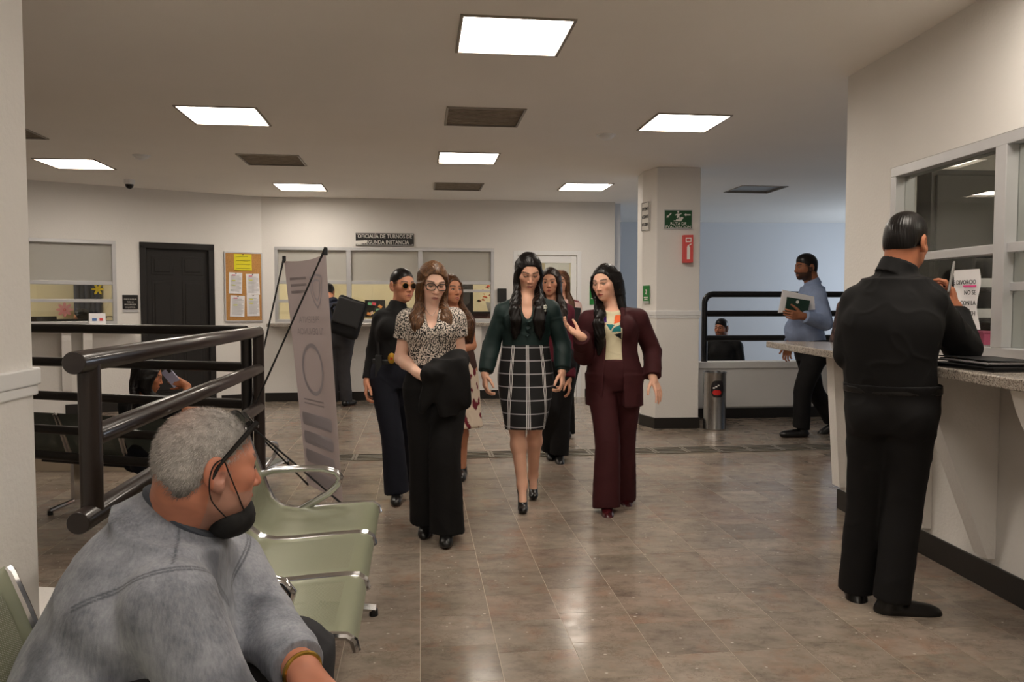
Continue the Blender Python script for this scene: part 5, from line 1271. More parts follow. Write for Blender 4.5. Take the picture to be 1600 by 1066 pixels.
    def eyes(s, skin, iris=C(46, 28, 18), openy=0.62, look=(0, 0), lid=None):
        VV, QQ, CC, n = [], [], [], 0; nu, nv = 28, 20; r = .0132 * s.hs; lid = skin * .8 if lid is None else lid
        for sg in (1, -1):
            c = s.HL(sg * .031, .0745, -.001)
            th = np.linspace(0, math.pi, nv + 1); ph = np.linspace(0, 2 * math.pi, nu, endpoint=False)
            T, Pp = np.meshgrid(th, ph, indexing='ij'); lx, lz, ly = np.sin(T) * np.cos(Pp), np.sin(T) * np.sin(Pp), np.cos(T)
            V = c + r * (lx[..., None] * s.hr * 1.06 + ly[..., None] * s.hf + lz[..., None] * s.hu); V = V.reshape(-1, 3)
            col = np.tile(C(214, 206, 198) * 0.8, (len(V), 1)); fx, fz = lx.ravel(), lz.ravel()
            ir = np.hypot(fx - look[0], fz - look[1]); col[ir < .50] = iris; col[ir < .22] = 0.004
            ap = openy * np.sqrt(np.clip(1 - (fx / .97) ** 2, 0, 1)); up = fz > ap * .62; dn_ = fz < -ap * .55
            col[up | dn_] = lid; edge = (np.abs(fz - ap * .62) < .17) & (np.abs(fx) < .97); col[edge] = C(22, 14, 12)
            q = [(i * nu + k, i * nu + (k + 1) % nu, (i + 1) * nu + (k + 1) % nu, (i + 1) * nu + k) for i in range(nv) for k in range(nu)]
            np_obj('eye', V, np.array(q)[:, ::-1], M_skin, s.root, s.base, col)
    # ------------------------------------------------ clothing
    def garment(s, name, F, m, h=None, fold=0.004, ffreq=22, stretch=(1, 1, .55), seed=1, paint=None, uvaxis=None, sm=1, extra=None, parent=None):
        V, Q = F.mesh(h or s.h)
        V = smooth_mesh(V, Q, sm)
        N = vnormals(V, Q); dsp = sinnoise(V, ffreq, seed, 8, stretch); dsp = np.sign(dsp) * np.abs(dsp) ** 1.1
        n2 = sinnoise(V + .3, ffreq * 1.5, seed + 50, 5, (1.0, 1.0, 1.5)); rid = np.clip(1 - np.abs(n2) * 1.6, 0, 1) ** 2
        V = V + N * (fold * (.8 * dsp + .55 * (rid - .25)))[:, None]
        if extra is not None: V = extra(V, N)
        col = paint(V) if paint else None; at = None
        if uvaxis is not None:
            c, R_ = uvaxis; D = V - c; ang = np.arctan2(D @ s.r, D @ s.f); at = {'puv': np.stack([ang * R_, V[:, 2], np.zeros(len(V))], 1)}
        return np_obj(name, V, Q, m, parent or s.root, s.base, col, at)
    def sleeve(s, F, sd, off, cuff=1.0, rw=.030, re=.042, ru=.050):
        j = s.J; c = s.sc * (1.12 if s.sex == 'm' else 1.0) * (0.5 + 0.5 * s.bd)
        F.cap(j[sd + 'sh'], j[sd + 'el'], ru * c + off, re * c + off, k=0.014)
        if sd + 'wr' in j and cuff > 0:
            e, w = j[sd + 'el'], j[sd + 'wr']; w2 = e + (w - e) * cuff; side = np.cross(w - e, vec(.3, .5, .81))
            F.stack([e - (w - e) * 0.02, e * .5 + w2 * .5, w2], [re * c + off, (re * .55 + rw * .5) * c + off, rw * c + off], side, k=0.02)
    def top(s, off=0.012, hem=None, sleeves='long', cuff=0.97, rw=.032, neck=0.062, vneck=0.0, collar=0.0, bust=True, hemflare=0.0, necklift=0.0, re=.042, ru=.050, short=0.5, tuck=False):
        F = Fld(); j = s.J; s.torso(F, off, bust=bust, hipoff=.002 if tuck else None); sp, rd = s.spine(), s.tr()
        if hem is not None and hem > sp[0][2]: F.clip((0, 0, hem), (0, 0, -1))
        if hem is not None and hem < sp[0][2]:
            F.stack([vec(sp[1][0], sp[1][1], hem), sp[1]], [(rd[0][0] + hemflare, rd[0][1] + hemflare), rd[1]], s.r, off=off, k=0.02)
        if sleeves == 'long':
            for sd in 'LR':
                if sd + 'el' in j: s.sleeve(F, sd, off, cuff, rw, re, ru)
        elif sleeves == 'short':
            for sd in 'LR':
                if sd + 'el' not in j: continue
                a, e = j[sd + 'sh'], j[sd + 'el']; c = s.sc
                F.cap(a, a + (e - a) * 0.15, .054 * c + off, .052 * c + off, k=0.03)
                F.stack([a, a + (e - a) * short], [.056 * c + off, .054 * c + off], np.cross(e - a, s.f), k=0.02)
        N = j['neck']; nd = nrm(s.HL(0, -.02, -.06) - N)
        if collar > 0:
            F.stack([N - nd * 0.03, N + nd * collar], [neck + 0.012, neck + 0.004], s.r, k=0.012)
        else:
            F.cap(N + nd * 0.015 + s.f * 0.012 + UP * necklift, N + nd * 0.2, neck, neck, k=0.012, op='s')
        if vneck: F.ell(N + s.f * 0.085 - UP * (vneck * 0.35), (neck * .62, .085, vneck), np.array([s.r, s.f, nrm(UP + s.f * .25)]), k=0.01, op='s')
        return F
    def trousers(s, off=0.010, waist=None, thigh=.092, knee=.072, hem=.080, hemz=0.06, break_=0.0):
        F = Fld(); j = s.J; sp, rd = s.spine(), s.tr(); P = j['pelvis']
        top_ = P + UP * (0.10 if waist is None else waist - P[2])
        F.stack([P - UP * 0.11 * s.sc, P - UP * .02, P + UP * .04, top_], [(rd[0][0] * .9, rd[0][1] * .92), rd[1], (rd[1][0], rd[1][1]), (rd[2][0] * 1.10, rd[2][1] * 1.11)], s.r, off=off, k=0.03)
        for sd in 'LR':
            if sd + 'kn' not in j: continue
            hp, kn = j[sd + 'hip'], j[sd + 'kn']
            if sd + 'an' in j:
                an = j[sd + 'an']; ax = an - kn; L = np.linalg.norm(ax); e = an + ax / L * hemz
                if nrm(kn - hp) @ nrm(an - kn) > .72:
                    F.cap(hp, hp * .6 + kn * .4, thigh * s.sc * .97, thigh * s.sc * .9, k=0.03)
                    F.stack([hp, hp * .5 + kn * .5, kn, kn * .5 + e * .5, e], [thigh * s.sc, (thigh * .55 + knee * .45) * s.sc, knee * s.sc, (knee * .5 + hem * .5) * s.sc, hem * s.sc], s.r, k=0.02)
                else:
                    F.cap(hp, kn, thigh * s.sc, knee * s.sc, k=0.03)
                    F.stack([kn - ax / L * 0.02, kn * .5 + e * .5, e], [knee * s.sc, (knee * .5 + hem * .5) * s.sc, hem * s.sc], s.r, k=0.03)
            else: F.cap(hp, kn, thigh * s.sc, knee * s.sc, k=0.03)
        if s.sex == 'm' or True:
            for sg in (1, -1): F.ell(P - s.f * 0.055 * s.sc + s.r * sg * .07 * s.sc - UP * .05, np.array([.085, .075, .095]) * s.sc * s.bd, np.array([s.r, s.f, UP]), k=0.03)
        return F
    def shoe(s, sd, dr_, m=None, pitch=0.0, style='dress', name='shoe', gz_=0.0):
        """pitch > 0: toes point down (heel raised)"""
        j = s.J; a = j[sd + 'an']; dr_ = nrm(dr_); c = s.sc * (1.0 if s.sex == 'm' else 0.9); F = Fld()
        p = math.radians(pitch); fw = nrm(dr_ * math.cos(p) - UP * math.sin(p)); up = nrm(np.cross(np.cross(fw, UP), fw)); si = np.cross(fw, up); R = np.array([si, fw, up])
        def at(y, z, x=0): return a + fw * y * c + up * z * c + si * x * c
        if style == 'dress':
            F.ell(at(.06, -.065), np.array([.044, .135, .042]) * c, R, k=0.01); F.ell(at(.135, -.072), np.array([.041, .07, .030]) * c, R, k=0.02); F.cap(at(-.02, -.055), at(-.01, .0), .043 * c, .042 * c, k=0.03)
            F.clip(at(0, -.098), -up); o = s.garment(name, F, m or M_shoe, h=min(s.h, .007), fold=0.0)
            b = Fld(); b.ell(at(.06, -.1), np.array([.046, .142, .03]) * c, R); b.clip(at(0, -.096), up, .002); b.clip(at(0, -.108), -up, .002); b.box(at(-.04, -.108), np.array([.036, .035, .012]) * c, R, k=.004)
            s.garment('sole', b, mat_cache('brown shoe sole', rgb(70, 46, 32), .6), h=min(s.h, .006), fold=0.0, parent=o)
        elif style == 'heel':
            gz = gz_; ball = vec(a[0], a[1], gz + .028) + dr_ * .098 * c; hb = a - dr_ * .022 * c - UP * .045 * c; R = np.array([np.cross(dr_, UP), dr_, UP])
            F.cap(a - UP * .035 * c, ball, .034 * c, .036 * c, k=.02); F.ell(ball + dr_ * .028 * c - UP * .004, np.array([.036, .058, .026]) * c, R, k=.015); F.cap(hb, a - UP * .04, .033 * c, .034 * c, k=.02)
            F.cap(ball + UP * .060 - dr_ * .02, a + UP * .02 + dr_ * .005, .036 * c, .040 * c, k=.008, op='s'); F.clip((0, 0, gz + .004), (0, 0, -1))
            o = s.garment(name, F, m or M_shoe, h=.0045, fold=0.0)
            b = MB(); hh_ = hb - dr_ * .006; b.tube([hh_ - s.base, vec(hh_[0], hh_[1], hh_[2] * .5 + gz * .5) - s.base, vec(hh_[0], hh_[1], gz + .002) - s.base], [.026 * c, .017 * c, .014 * c], 10); b.build('heel', m or M_shoe, o, smooth=True)
        return o
def belt(P, TF, dz, m, name='belt', half=.018, ex=.0015):
    c0 = P.J['pelvis'] + UP * dz; a = max(TF.surf(c0, P.r), TF.surf(c0, -P.r)); b_ = .5 * (TF.surf(c0, P.f) + TF.surf(c0, -P.f)); sh = .5 * (TF.surf(c0, P.f) - TF.surf(c0, -P.f))
    F = Fld(); c0 = c0 + P.f * sh; F.stack([c0 - UP * half, c0 + UP * half], [(a + ex, b_ + ex)] * 2, P.r); return P.garment(name, F, m, fold=0)
_mc = {}
def mat_cache(name, *a, **k):
    if name not in _mc: _mc[name] = mat(name, *a, **k)
    return _mc[name]

def hair_obj(P, F, m, h=None, groove=0.0016, nfreq=46, clump=0.003, seed=2, name='hair'):
    V, Q = F.mesh(h or P.hh * 1.15); V = smooth_mesh(V, Q, 1); N = vnormals(V, Q)
    x, y, z = P.loc(V); ang = np.arctan2(x, y)
    g = np.sin(ang * nfreq + 5 * np.sin(z * 20)) * groove + sinnoise(V, 60, seed, 6, (1, 1, .12)) * clump * .6
    V = V + N * g[:, None]
    return np_obj(name, V, Q, m, P.root, P.base)
def hair_short(P, m, thick=.011, front=.070, nape=-.055, top=0.006, h=None, side=.0):
    F = Fld(); L = P.HL; z = P.hs; R = P.HR
    F.ell(L(0, -.014, .032), (np.array([.074, .094, .086]) + thick) * z, R, k=.01); F.ell(L(0, .0, .075), np.array([.060, .080, .045 + top]) * z, R, k=.03)
    F.ell(L(0, -.062, -.02), np.array([.060 + thick * .5, .040 + thick * .4, .065]) * z, R, k=.03)
    F.ell(L(0, .135, -.045), np.array([.115, .098, .115 + front - .07]) * z, R, k=.012 * z, op='s')
    for sg in (1, -1): F.ell(L(sg * .090, -.004, -.042), np.array([.026, .028, .046]) * z, R, k=.010, op='s')
    F.clip(L(0, -.06, nape), nrm(-P.hu - P.hf * -.35), .01)
    return hair_obj(P, F, m, h, .0005, 60, .0009)
def hair_long(P, m, length=.30, part=0.0, vol=1.0, front=(.5, .5), back=1.0, h=None, lift=.0, sidefwd=(.0, .0), face_open=.060, seed=4, wave=0.0, over=None):
    """parted long hair; front = how far each side (person's left, right) falls over the chest"""
    F = Fld(); L = P.HL; z = P.hs; R = P.HR; D = -UP
    F.ell(L(0, -.016, .034), (np.array([.074, .094, .086]) + .010 * vol) * z, R, k=.01)
    b0 = L(0, -.060, .04); e = P.J['neck'] - P.f * (.085 * P.sc); b2 = e + D * max(.02, (length - .14)) * back
    F.stack([b0, L(0, -.078, -.03), L(0, -.078, -.09), e, b2], [(.066 * vol, .040), (.076 * vol, .038), (.080 * vol, .034), (.086 * vol, .030), (.060 * vol, .018)], P.hr, k=.03)
    for i, sg in enumerate((1, -1)):
        fr = front[i]; sf = sidefwd[i]; t0 = L(sg * .064, .004 + sf, .055); t1 = L(sg * .0765, .004 + sf, -.01); t2 = L(sg * .0745, .002 + sf, -.085)
        t3 = P.J['neck'] + P.r * sg * .074 * P.sc + P.f * (.0 + .085 * fr) * P.sc - UP * .045; t4 = t3 + D * max(.02, (length - .20)) + P.f * .055 * fr + P.r * sg * .004
        F.stack([t0, t1, t2], [(.014 * vol, .050), (.0165 * vol, .046), (.020 * vol, .040)], P.hr, k=.02)
        F.stack([t1, t2, t2 * .45 + t3 * .55, t3], [(.016 * vol, .042), (.020 * vol, .038), (.026 * vol, .034), (.032 * vol, .028)], P.hr, k=.02)
        if fr > .05:
            lat = P.r * sg * (.090 - .010 * fr) * P.sc; pts, rad = [t2 * .35 + t3 * .65], [(.026 * vol, .028)]; ax0 = P.J['neck'] - P.f * .02 + lat
            nst = 5
            for q in range(nst):
                zz = -.035 - (length - .16) * q / (nst - 1); a0 = ax0 + UP * zz; sf_ = over.surf(a0, P.f) if over is not None else (.07 + .06 * fr)
                pts.append(a0 + P.f * (max(sf_, .03) * min(1, .55 + .5 * fr) + .006) + P.r * sg * .006 * math.sin(q * 2.0)); w_ = (.028, .032, .032, .028, .012)[q]; rad.append((w_ * vol, (.022, .020, .018, .015, .008)[q]))
            for q in range(len(pts) - 1): 
                F.cap(pts[q], pts[q + 1], rad[q][0], rad[q + 1][0], k=.03, flat=P.f, q=.55)
    F.box(L(part * .012, .118, -.036), np.array([face_open, .082, .106 + lift]) * z, R, k=.010 * z, op='s', rnd=.050 * z)
    F.ell(L(0, .150, .112), np.array([.10, .068, .050]) * z, R, k=.02 * z, op='s')
    F.cap(L(part * .06, .080, .090), L(part * .05, -.02, .131), .0022 * z, .002 * z, k=.005, op='s')
    return hair_obj(P, F, m, h, .0013, 58, .0022 + wave, seed)
def frames(P, m, kind='oval', r=(.026, .018), th=.0022, y=.099, name='glasses', lens=None):
    """spectacles: two rims, bridge, temples"""
    root = None; mb = MB()
    def LL(x, yy, z): return P.HL(x, yy, z) - P.base
    for sg in (1, -1):
        n = 22; pw = 2.6 if kind == 'oval' else 2.0
        pts = []
        for i in range(n):
            a = 2 * math.pi * i / n; ca, sa = math.cos(a), math.sin(a)
            pts.append(LL(sg * .033 + r[0] * np.sign(ca) * abs(ca) ** (2 / pw), y - abs(.033 + sg * r[0] * ca) * .10 * 1.0, -.002 + r[1] * np.sign(sa) * abs(sa) ** (2 / pw)))
        mb.tube(pts, th * P.hs, 6, closed=True)
        mb.tube([LL(sg * (.033 + r[0]), y - .008, .004), LL(sg * .077, y - .03, .004), LL(sg * .081, .0, .006), LL(sg * .080, -.014, -.008)], th * .8 * P.hs, 6)
    mb.tube([LL(-.033 + r[0], y, .002), LL(0, y + .004, .005), LL(.033 - r[0], y, .002)], th * P.hs, 6)
    o = mb.build(name, m, P.root, smooth=True)
    if lens:
        for sg in (1, -1):
            b = MB(); n = 22; pts = [LL(sg * .033 + r[0] * .97 * math.cos(2 * math.pi * i / n), y - .002 - abs(.033 + sg * r[0] * math.cos(2 * math.pi * i / n)) * .10, -.002 + r[1] * .97 * math.sin(2 * math.pi * i / n)) for i in range(n)]
            b.add(pts, [tuple(range(n))]); b.build('lens', lens, o)
    return o
# ================================================================= the people
SK_L = C(232, 188, 166); SK_M = C(196, 142, 114); SK_T = C(170, 112, 82); SK_D = C(128, 84, 62)
M_hblack = hair_mat('black hair', rgb(18, 14, 13), .34); M_hbrown = hair_mat('brown hair', rgb(62, 40, 27), .38, rgb(118, 82, 52)); M_hdk = hair_mat('dark brown hair', rgb(36, 24, 19), .38); M_hltb = hair_mat('light brown hair', rgb(92, 62, 42), .4)
M_blkcloth = cloth_mat('black cloth', rgb(19, 18, 19)); M_navy = cloth_mat('navy cloth', rgb(22, 24, 34)); M_burg = cloth_mat('burgundy suiting', rgb(60, 22, 26), .75); M_grn = cloth_mat('dark green blouse cloth', rgb(20, 40, 39), .6, .35)
M_greyp = cloth_mat('charcoal trousers cloth', rgb(58, 57, 60)); M_blue = cloth_mat('light blue shirt cloth', rgb(142, 158, 190)); M_blkshirt = cloth_mat('black shirt cloth', rgb(15, 14, 15), .75)
M_pat = attr_mat('patterned cloth', .8, bump=.1, bscale=300)
DN = vec(0, 0, -1)
def face_kit(P, F, base, lip, brow=C(30, 20, 16), beard=None, stub=0.0, liner=None, openy=.55, look=(0, -.1), iris=C(46, 28, 18), jaw=1.0, heavy=1.0, nose=1.0, eyes=True, extra=None, scalp=None):
    P.head(F, jaw, heavy, nose)
    def paint(V, col):
        col = P.paint_face(V, col, lip, brow, beard, stub, liner, scalp=scalp)
        return extra(V, col) if extra else col
    P.skin(F, base, paint)
    if eyes: P.eyes(base, iris, openy, look)

# ---- woman in glasses, leopard-print blouse
P = Human('woman in black glasses and leopard print blouse carrying a black jacket', 4.55, 682, dict(head=(676, 442), neck=(674, 482), pelvis=(680, 596), Lsh=(711, 498), Rsh=(638, 499), Rel=(626, 560, .0), Rwr=(654, 584, -.17), Lel=(719, 556, .0), Lwr=(695, 578, -.2),
          Rkn=(663, 702, .0), Ran=(666, 803, .06), Lkn=(695, 706, -.13), Lan=(698, 822, -.1)), face=6, hyaw=20, hpitch=16, hroll=-3, sc=.97, h=.0075, hh=.0034)
F = Fld(); P.torso(F, -.012); [P.arm(F, s) for s in 'LR']; [P.leg(F, s, -.02) for s in 'LR']
P.hand(F, 'R', vec(.85, -.35, -.35), vec(.1, .8, -.5), curl=38, thumb=.2); P.hand(F, 'L', vec(-.8, -.3, -.45), vec(0, .6, -.8), curl=35)
face_kit(P, F, SK_L, C(190, 116, 110), C(66, 44, 32), liner=C(40, 26, 22), openy=.32, look=(0, -.5), jaw=.97)
T0 = P.top(.010, hem=P.J['pelvis'][2] - .02, sleeves='short', short=.50, neck=.060, vneck=.085, necklift=-.01, hemflare=.01)
hair_long(P, M_hbrown, .25, over=T0, part=-.6, vol=1.0, front=(.45, .70), sidefwd=(-.008, .012))
def leopard():
    t = NT('leopard print jersey'); o = t.obj(); n = t.noise(t.scaled(o, (1, 1, .7)), 150, 1.5, .5)
    t.l(t.ramp(n, [(.475, rgb(20, 17, 17)), (.525, rgb(216, 205, 194))]), t.p.inputs['Base Color']); t.p.inputs['Roughness'].default_value = .75; return t.m
P.garment('blouse', T0, leopard(), h=.0065, fold=.0045, ffreq=26)
P.garment('trousers', P.trousers(.008, thigh=.098, knee=.094, hem=.108, hemz=.045), M_blkcloth, fold=.005, ffreq=16, stretch=(1.5, 1.5, .3))
P.shoe('R', vec(0, -1, 0), pitch=12); P.shoe('L', vec(.05, -1, 0))
frames(P, mat('black acetate', rgb(16, 13, 13), .25), 'oval', (.0285, .0195), .0026)
b = MB(); b.tube([P.J['neck'] + UP * .035 + P.f * .028 + P.r * x * .045 - UP * (.075 * (1 - (x) ** 2)) + P.f * .045 * (1 - x * x) - P.base for x in np.linspace(-1, 1, 13)], .0012, 5); b.build('necklace', M_chrome, P.root)
# jacket over her arm
JB = np.array([*W(700, 600, 4.33)[:2], 0]); je = empty('draped_jacket', tuple(W(699, 592, 4.33)), 'black jacket draped over the forearm of the woman in glasses', 'jacket'); F = Fld()
a, b_ = W(672, 582, 4.30), W(722, 566, 4.36); mid_ = (a + b_) / 2
F.cap(W(668, 585, 4.28), W(716, 562, 4.40), .050, .056, k=.03); F.stack([W(701, 562, 4.36), W(702, 590, 4.34), W(702, 625, 4.33), W(700, 652, 4.34)], [(.085, .062), (.100, .062), (.085, .052), (.055, .036)], vec(1, 0, 0), k=.03)
F.stack([W(680, 580, 4.30), W(672, 605, 4.29), W(664, 630, 4.30), W(658, 645, 4.31)], [(.055, .04), (.05, .035), (.034, .028), (.012, .02)], vec(1, 0, 0), k=.03); F.cap(W(716, 575, 4.36), W(727, 628, 4.36), .05, .03, k=.04)
V, Q = F.mesh(.008); V = smooth_mesh(V, Q, 1); N = vnormals(V, Q); V = V + N * (sinnoise(V, 34, 9, 8, (1.6, 1.6, .35)) * .009)[:, None]; np_obj('body_cloth', V, Q, M_blkcloth, je, np.array(je.location))
F = Fld(); F.cap(W(716, 572, 4.37), W(722, 600, 4.36), .042, .036, k=.02); F.stack([W(720, 592, 4.36), W(726, 634, 4.36)], [.038, .033], vec(1, 0, 0), k=.02); V, Q = F.mesh(.007); V = smooth_mesh(V, Q, 1); N = vnormals(V, Q); V = V + N * (sinnoise(V, 40, 19, 8, (1, 1, 1.4)) * .005)[:, None]; np_obj('sleeve', V, Q, M_blkcloth, je, np.array(je.location))

# ---- policewoman
P = Human('policewoman with round sunglasses, black shirt, navy trousers and gold badge', 5.4, 616, dict(head=(629, 446), neck=(620, 482), pelvis=(619, 582), Rsh=(596, 498), Lsh=(648, 496, .08), Rel=(584, 548, .03), Rwr=(574, 596, -.06), Lel=(662, 548, .12), Lwr=(662, 592, .0),
          Rkn=(614, 684, -.08), Ran=(620, 763, -.05), Lkn=(634, 682, .12), Lan=(632, 752, .35)), face=18, hyaw=38, hpitch=2, sc=.97)
F = Fld(); P.torso(F, -.012); [P.arm(F, s) for s in 'LR']; P.hand(F, 'R', vec(-.1, -.15, -1), vec(.9, .2, 0), curl=32); P.hand(F, 'L', vec(0, -.1, -1), vec(-.9, 0, 0), curl=32)
face_kit(P, F, C(202, 142, 112), C(160, 88, 80), C(34, 22, 18), jaw=1.04, openy=.4, scalp=C(24, 18, 16))
F = Fld(); L_ = P.HL; F.ell(L_(0, -.014, .034), (np.array([.074, .094, .086]) + .004) * P.hs, P.HR); F.ell(L_(0, -.095, .03), np.array([.035, .03, .035]) * P.hs, P.HR, k=.02); F.ell(L_(0, .125, -.045), np.array([.110, .098, .120]) * P.hs, P.HR, k=.012, op='s'); [F.ell(L_(sg * .088, .0, -.03), np.array([.026, .034, .05]) * P.hs, P.HR, k=.012, op='s') for sg in (1, -1)]; F.clip(L_(0, -.06, -.05), nrm(-P.hu + P.hf * .3), .01); hair_obj(P, F, M_hblack, None, .0008, 60, .001)
P.garment('uniform_shirt', P.top(.011, hem=P.J['pelvis'][2] + .06, collar=.045, neck=.054, cuff=.95, tuck=True), M_blkshirt, fold=.004)
P.garment('trousers', P.trousers(.010, thigh=.096, knee=.080, hem=.090, hemz=.03), M_navy, fold=.004, ffreq=15, stretch=(1.5, 1.5, .3))
P.shoe('R', vec(.1, -1, 0)); P.shoe('L', vec(.1, -1, 0), pitch=15)
gm = mat('gold', rgb(206, 160, 60), .3, metal=.9); fo = frames(P, gm, 'round', (.023, .020), .0014, .101, 'sunglasses', mat('black lens', rgb(6, 6, 7), .1))
belt(P, P.trousers(.010, thigh=.096, knee=.080, hem=.090, hemz=.03), .075, M_black, 'duty_belt', .024, .006)
bq = W(612, 560, 5.24) - P.base; be = MB(); pts_ = [(.026 * math.cos(t), -.006, .036 * math.sin(t)) for t in np.linspace(0, 2 * math.pi, 20, endpoint=False)]
be.add(pts_ + [(x, .006, z) for x, y, z in pts_] + [(0, -.013, 0)], [(i, (i + 1) % 20, 40) for i in range(20)] + [(i, 20 + i, 20 + (i + 1) % 20, (i + 1) % 20) for i in range(20)]); bo = be.build('badge', gm, P.root, Matrix.Translation(bq), smooth=True)
be = MB(); be.box((0, -.014, .0), (.012, .004, .014)); be.build('badge_emblem', M_red, bo)
b = MB(); rp = W(592, 572, 5.30) - P.base; b.box(tuple(rp), (.045, .04, .15)); b.cyl(tuple(rp + UP * .07), tuple(rp + UP * .16), .009, .006, 8); b.build('radio', M_black, P.root, bevel=.006)

# ---- smiling woman behind, sleeveless patterned dress
P = Human('smiling woman in sleeveless dress half hidden behind the woman in glasses', 6.1, 712, dict(head=(704, 453), neck=(712, 487), pelvis=(712, 574), Lsh=(731, 502, .03), Rsh=(692, 503, .05), Lel=(737, 540, .03), Lwr=(712, 548, -.16), Rel=(680, 540), Rwr=(690, 570, -.1), Lkn=(722, 655), Lan=(722, 730), Rkn=(706, 655), Ran=(702, 735)), face=15, hyaw=38, hpitch=-2, sc=.97, h=.009, hh=.0042)
F = Fld(); P.torso(F, -.004); [P.arm(F, s) for s in 'LR']; [P.leg(F, s) for s in 'LR']; P.hand(F, 'L', vec(-.9, -.3, -.1), vec(0, .3, -.9)); P.hand(F, 'R', vec(0, -.2, -1), vec(1, 0, 0))
def teeth(V, col):
    x, y, z = P.loc(V); w = (np.clip(1.2 - np.abs(x) / .015, 0, 1) * np.clip(1.3 - np.abs(z + .0705) / .0035, 0, 1) * (y > .07))[:, None]; return col * (1 - w * .6) + C(214, 200, 190) * w * .6
face_kit(P, F, C(198, 138, 106), C(176, 60, 62), openy=.5, look=(.3, 0), extra=teeth)
TD = P.top(.012, sleeves='none')
hair_long(P, over=TD, m=hair_mat('dark brown to copper hair', rgb(44, 28, 20), .4, rgb(110, 72, 44)), length=.36, part=.2, vol=1.05, front=(.7, .2))
F = Fld(); P.torso(F, .010); N_ = P.J['neck']; F.cap(N_ + UP * .0 + P.f * .03, N_ + UP * .2, .085, .085, k=.01, op='s'); P.garment('bodice', F, cloth_mat('brown bodice cloth', rgb(70, 46, 40)), fold=.003)
F = Fld(); pv = P.J['pelvis']; F.stack([pv + UP * .10, pv - UP * .05, vec(pv[0], pv[1], .55), vec(pv[0] + .01, pv[1] - .02, .40)], [(.14, .10), (.18, .13), (.19, .15), (.20, .16)], P.r)
P.garment('patterned_skirt', F, M_pat, fold=.008, ffreq=20, stretch=(1.5, 1.5, .2), paint=lambda V: np.where((sinnoise(V, 60, 12) > .5)[:, None], C(110, 24, 40), C(222, 204, 184)))
[P.shoe(s, vec(0, -1, 0)) for s in 'LR']

# ---- woman in green blouse and checked skirt
P = Human('woman with long black hair in dark green blouse and black checked skirt', 5.3, 822, dict(head=(826, 425), neck=(823, 464), pelvis=(821, 576), Lsh=(860, 484), Rsh=(786, 486), Lel=(879, 537, .04), Rel=(768, 539, .03), Lwr=(878, 580, -.06), Rwr=(758, 584, -.06), Rkn=(808, 668, -.1), Ran=(816, 757, -.14), Lkn=(836, 664, .02), Lan=(833, 742, .22)), face=2, hyaw=8, hpitch=24, sc=1.0, build=1.06, h=.0075, hh=.0036)
F = Fld(); P.torso(F, -.012); [P.arm(F, s) for s in 'LR']; [P.leg(F, s) for s in 'LR']; P.hand(F, 'R', vec(.0, -.15, -1), vec(.9, .3, 0), curl=34); P.hand(F, 'L', vec(.05, -.15, -1), vec(-.9, .3, 0), curl=40); P.foot_skin(F, 'R', vec(.03, -1, 0)); P.foot_skin(F, 'L', vec(0, -1, 0))
face_kit(P, F, C(222, 172, 146), C(166, 92, 92), C(28, 18, 16), liner=C(26, 18, 18), openy=.3, look=(0, -.5), heavy=1.02)
T0 = P.top(.011, hem=P.J['pelvis'][2] + .125, neck=.062, vneck=.11, rw=.038, re=.043, ru=.047, cuff=.93, tuck=True)
hair_long(P, M_hblack, .40, over=T0, part=.12, vol=1.08, front=(1.0, 1.0), face_open=.060)
P.garment('blouse', T0, M_grn, fold=.0055, ffreq=18)
for sd in 'LR':
    e_, w_2 = P.J[sd + 'el'], P.J[sd + 'wr']; F = Fld(); F.stack([e_ * .2 + w_2 * .8, w_2], [.043, .036], np.cross(w_2 - e_, P.f)); P.garment('cuff', F, M_grn, fold=.001)
rows, cols = 34, 6; V = []
for r_ in range(rows):
    t = r_ / (rows - 1); zz = -.055 - .21 * t; a0 = P.J['neck'] + UP * zz; sf_ = T0.surf(a0 + P.r * .0, P.f)
    for c_ in range(cols):
        k_ = c_ / (cols - 1); V.append(a0 + P.r * (-.004 + (.012 + .034 * (1 - .35 * t)) * k_ * (.7 + .3 * math.sin(r_ * .9)) - .012 * t) + P.f * (sf_ + .002 + .018 * k_ * (.55 + .45 * math.sin(r_ * .75 + 1))) - P.base)
b = MB(); b.add(V, [(r_ * cols + c_, r_ * cols + c_ + 1, (r_ + 1) * cols + c_ + 1, (r_ + 1) * cols + c_) for r_ in range(rows - 1) for c_ in range(cols - 1)]); ro = b.build('ruffle', M_grn, P.root, smooth=True); ro.modifiers.new('thick', 'SOLIDIFY').thickness = .002
def plaid():
    t = NT('black skirt with white check'); a = t.n('ShaderNodeAttribute', attribute_name='puv'); sx = t.n('ShaderNodeSeparateXYZ'); t.l(a.outputs['Vector'], sx.inputs[0])
    def lines(src, period, offs, w):
        m = None
        for o in offs:
            f = t.math('ABSOLUTE', t.math('SUBTRACT', t.math('FRACT', t.math('ADD', t.math('DIVIDE', src, period), 100 - o)), .5)); l_ = t.math('GREATER_THAN', f, .5 - w / period / 2); m = l_ if m is None else t.math('MAXIMUM', m, l_)
        return m
    vl = lines(sx.outputs[0], .135, (-.01, .07, .15), .0050); hl = lines(sx.outputs[1], .087, (.3,), .008)
    c = t.mix(vl, t.mix(hl, rgb(15, 14, 16), rgb(150, 148, 152)), rgb(222, 220, 220)); t.l(c, t.p.inputs['Base Color']); t.p.inputs['Roughness'].default_value = .8; return t.m
pv = P.J['pelvis']; F = Fld(); F.stack([pv + UP * .155, pv + UP * .08, pv - UP * .02, pv - UP * .12, W(821, 640, 5.26), W(820, 671, 5.235)], [(.160, .124), (.172, .132), (.190, .145), (.192, .150), (.160, .150), (.130, .140)], P.r)
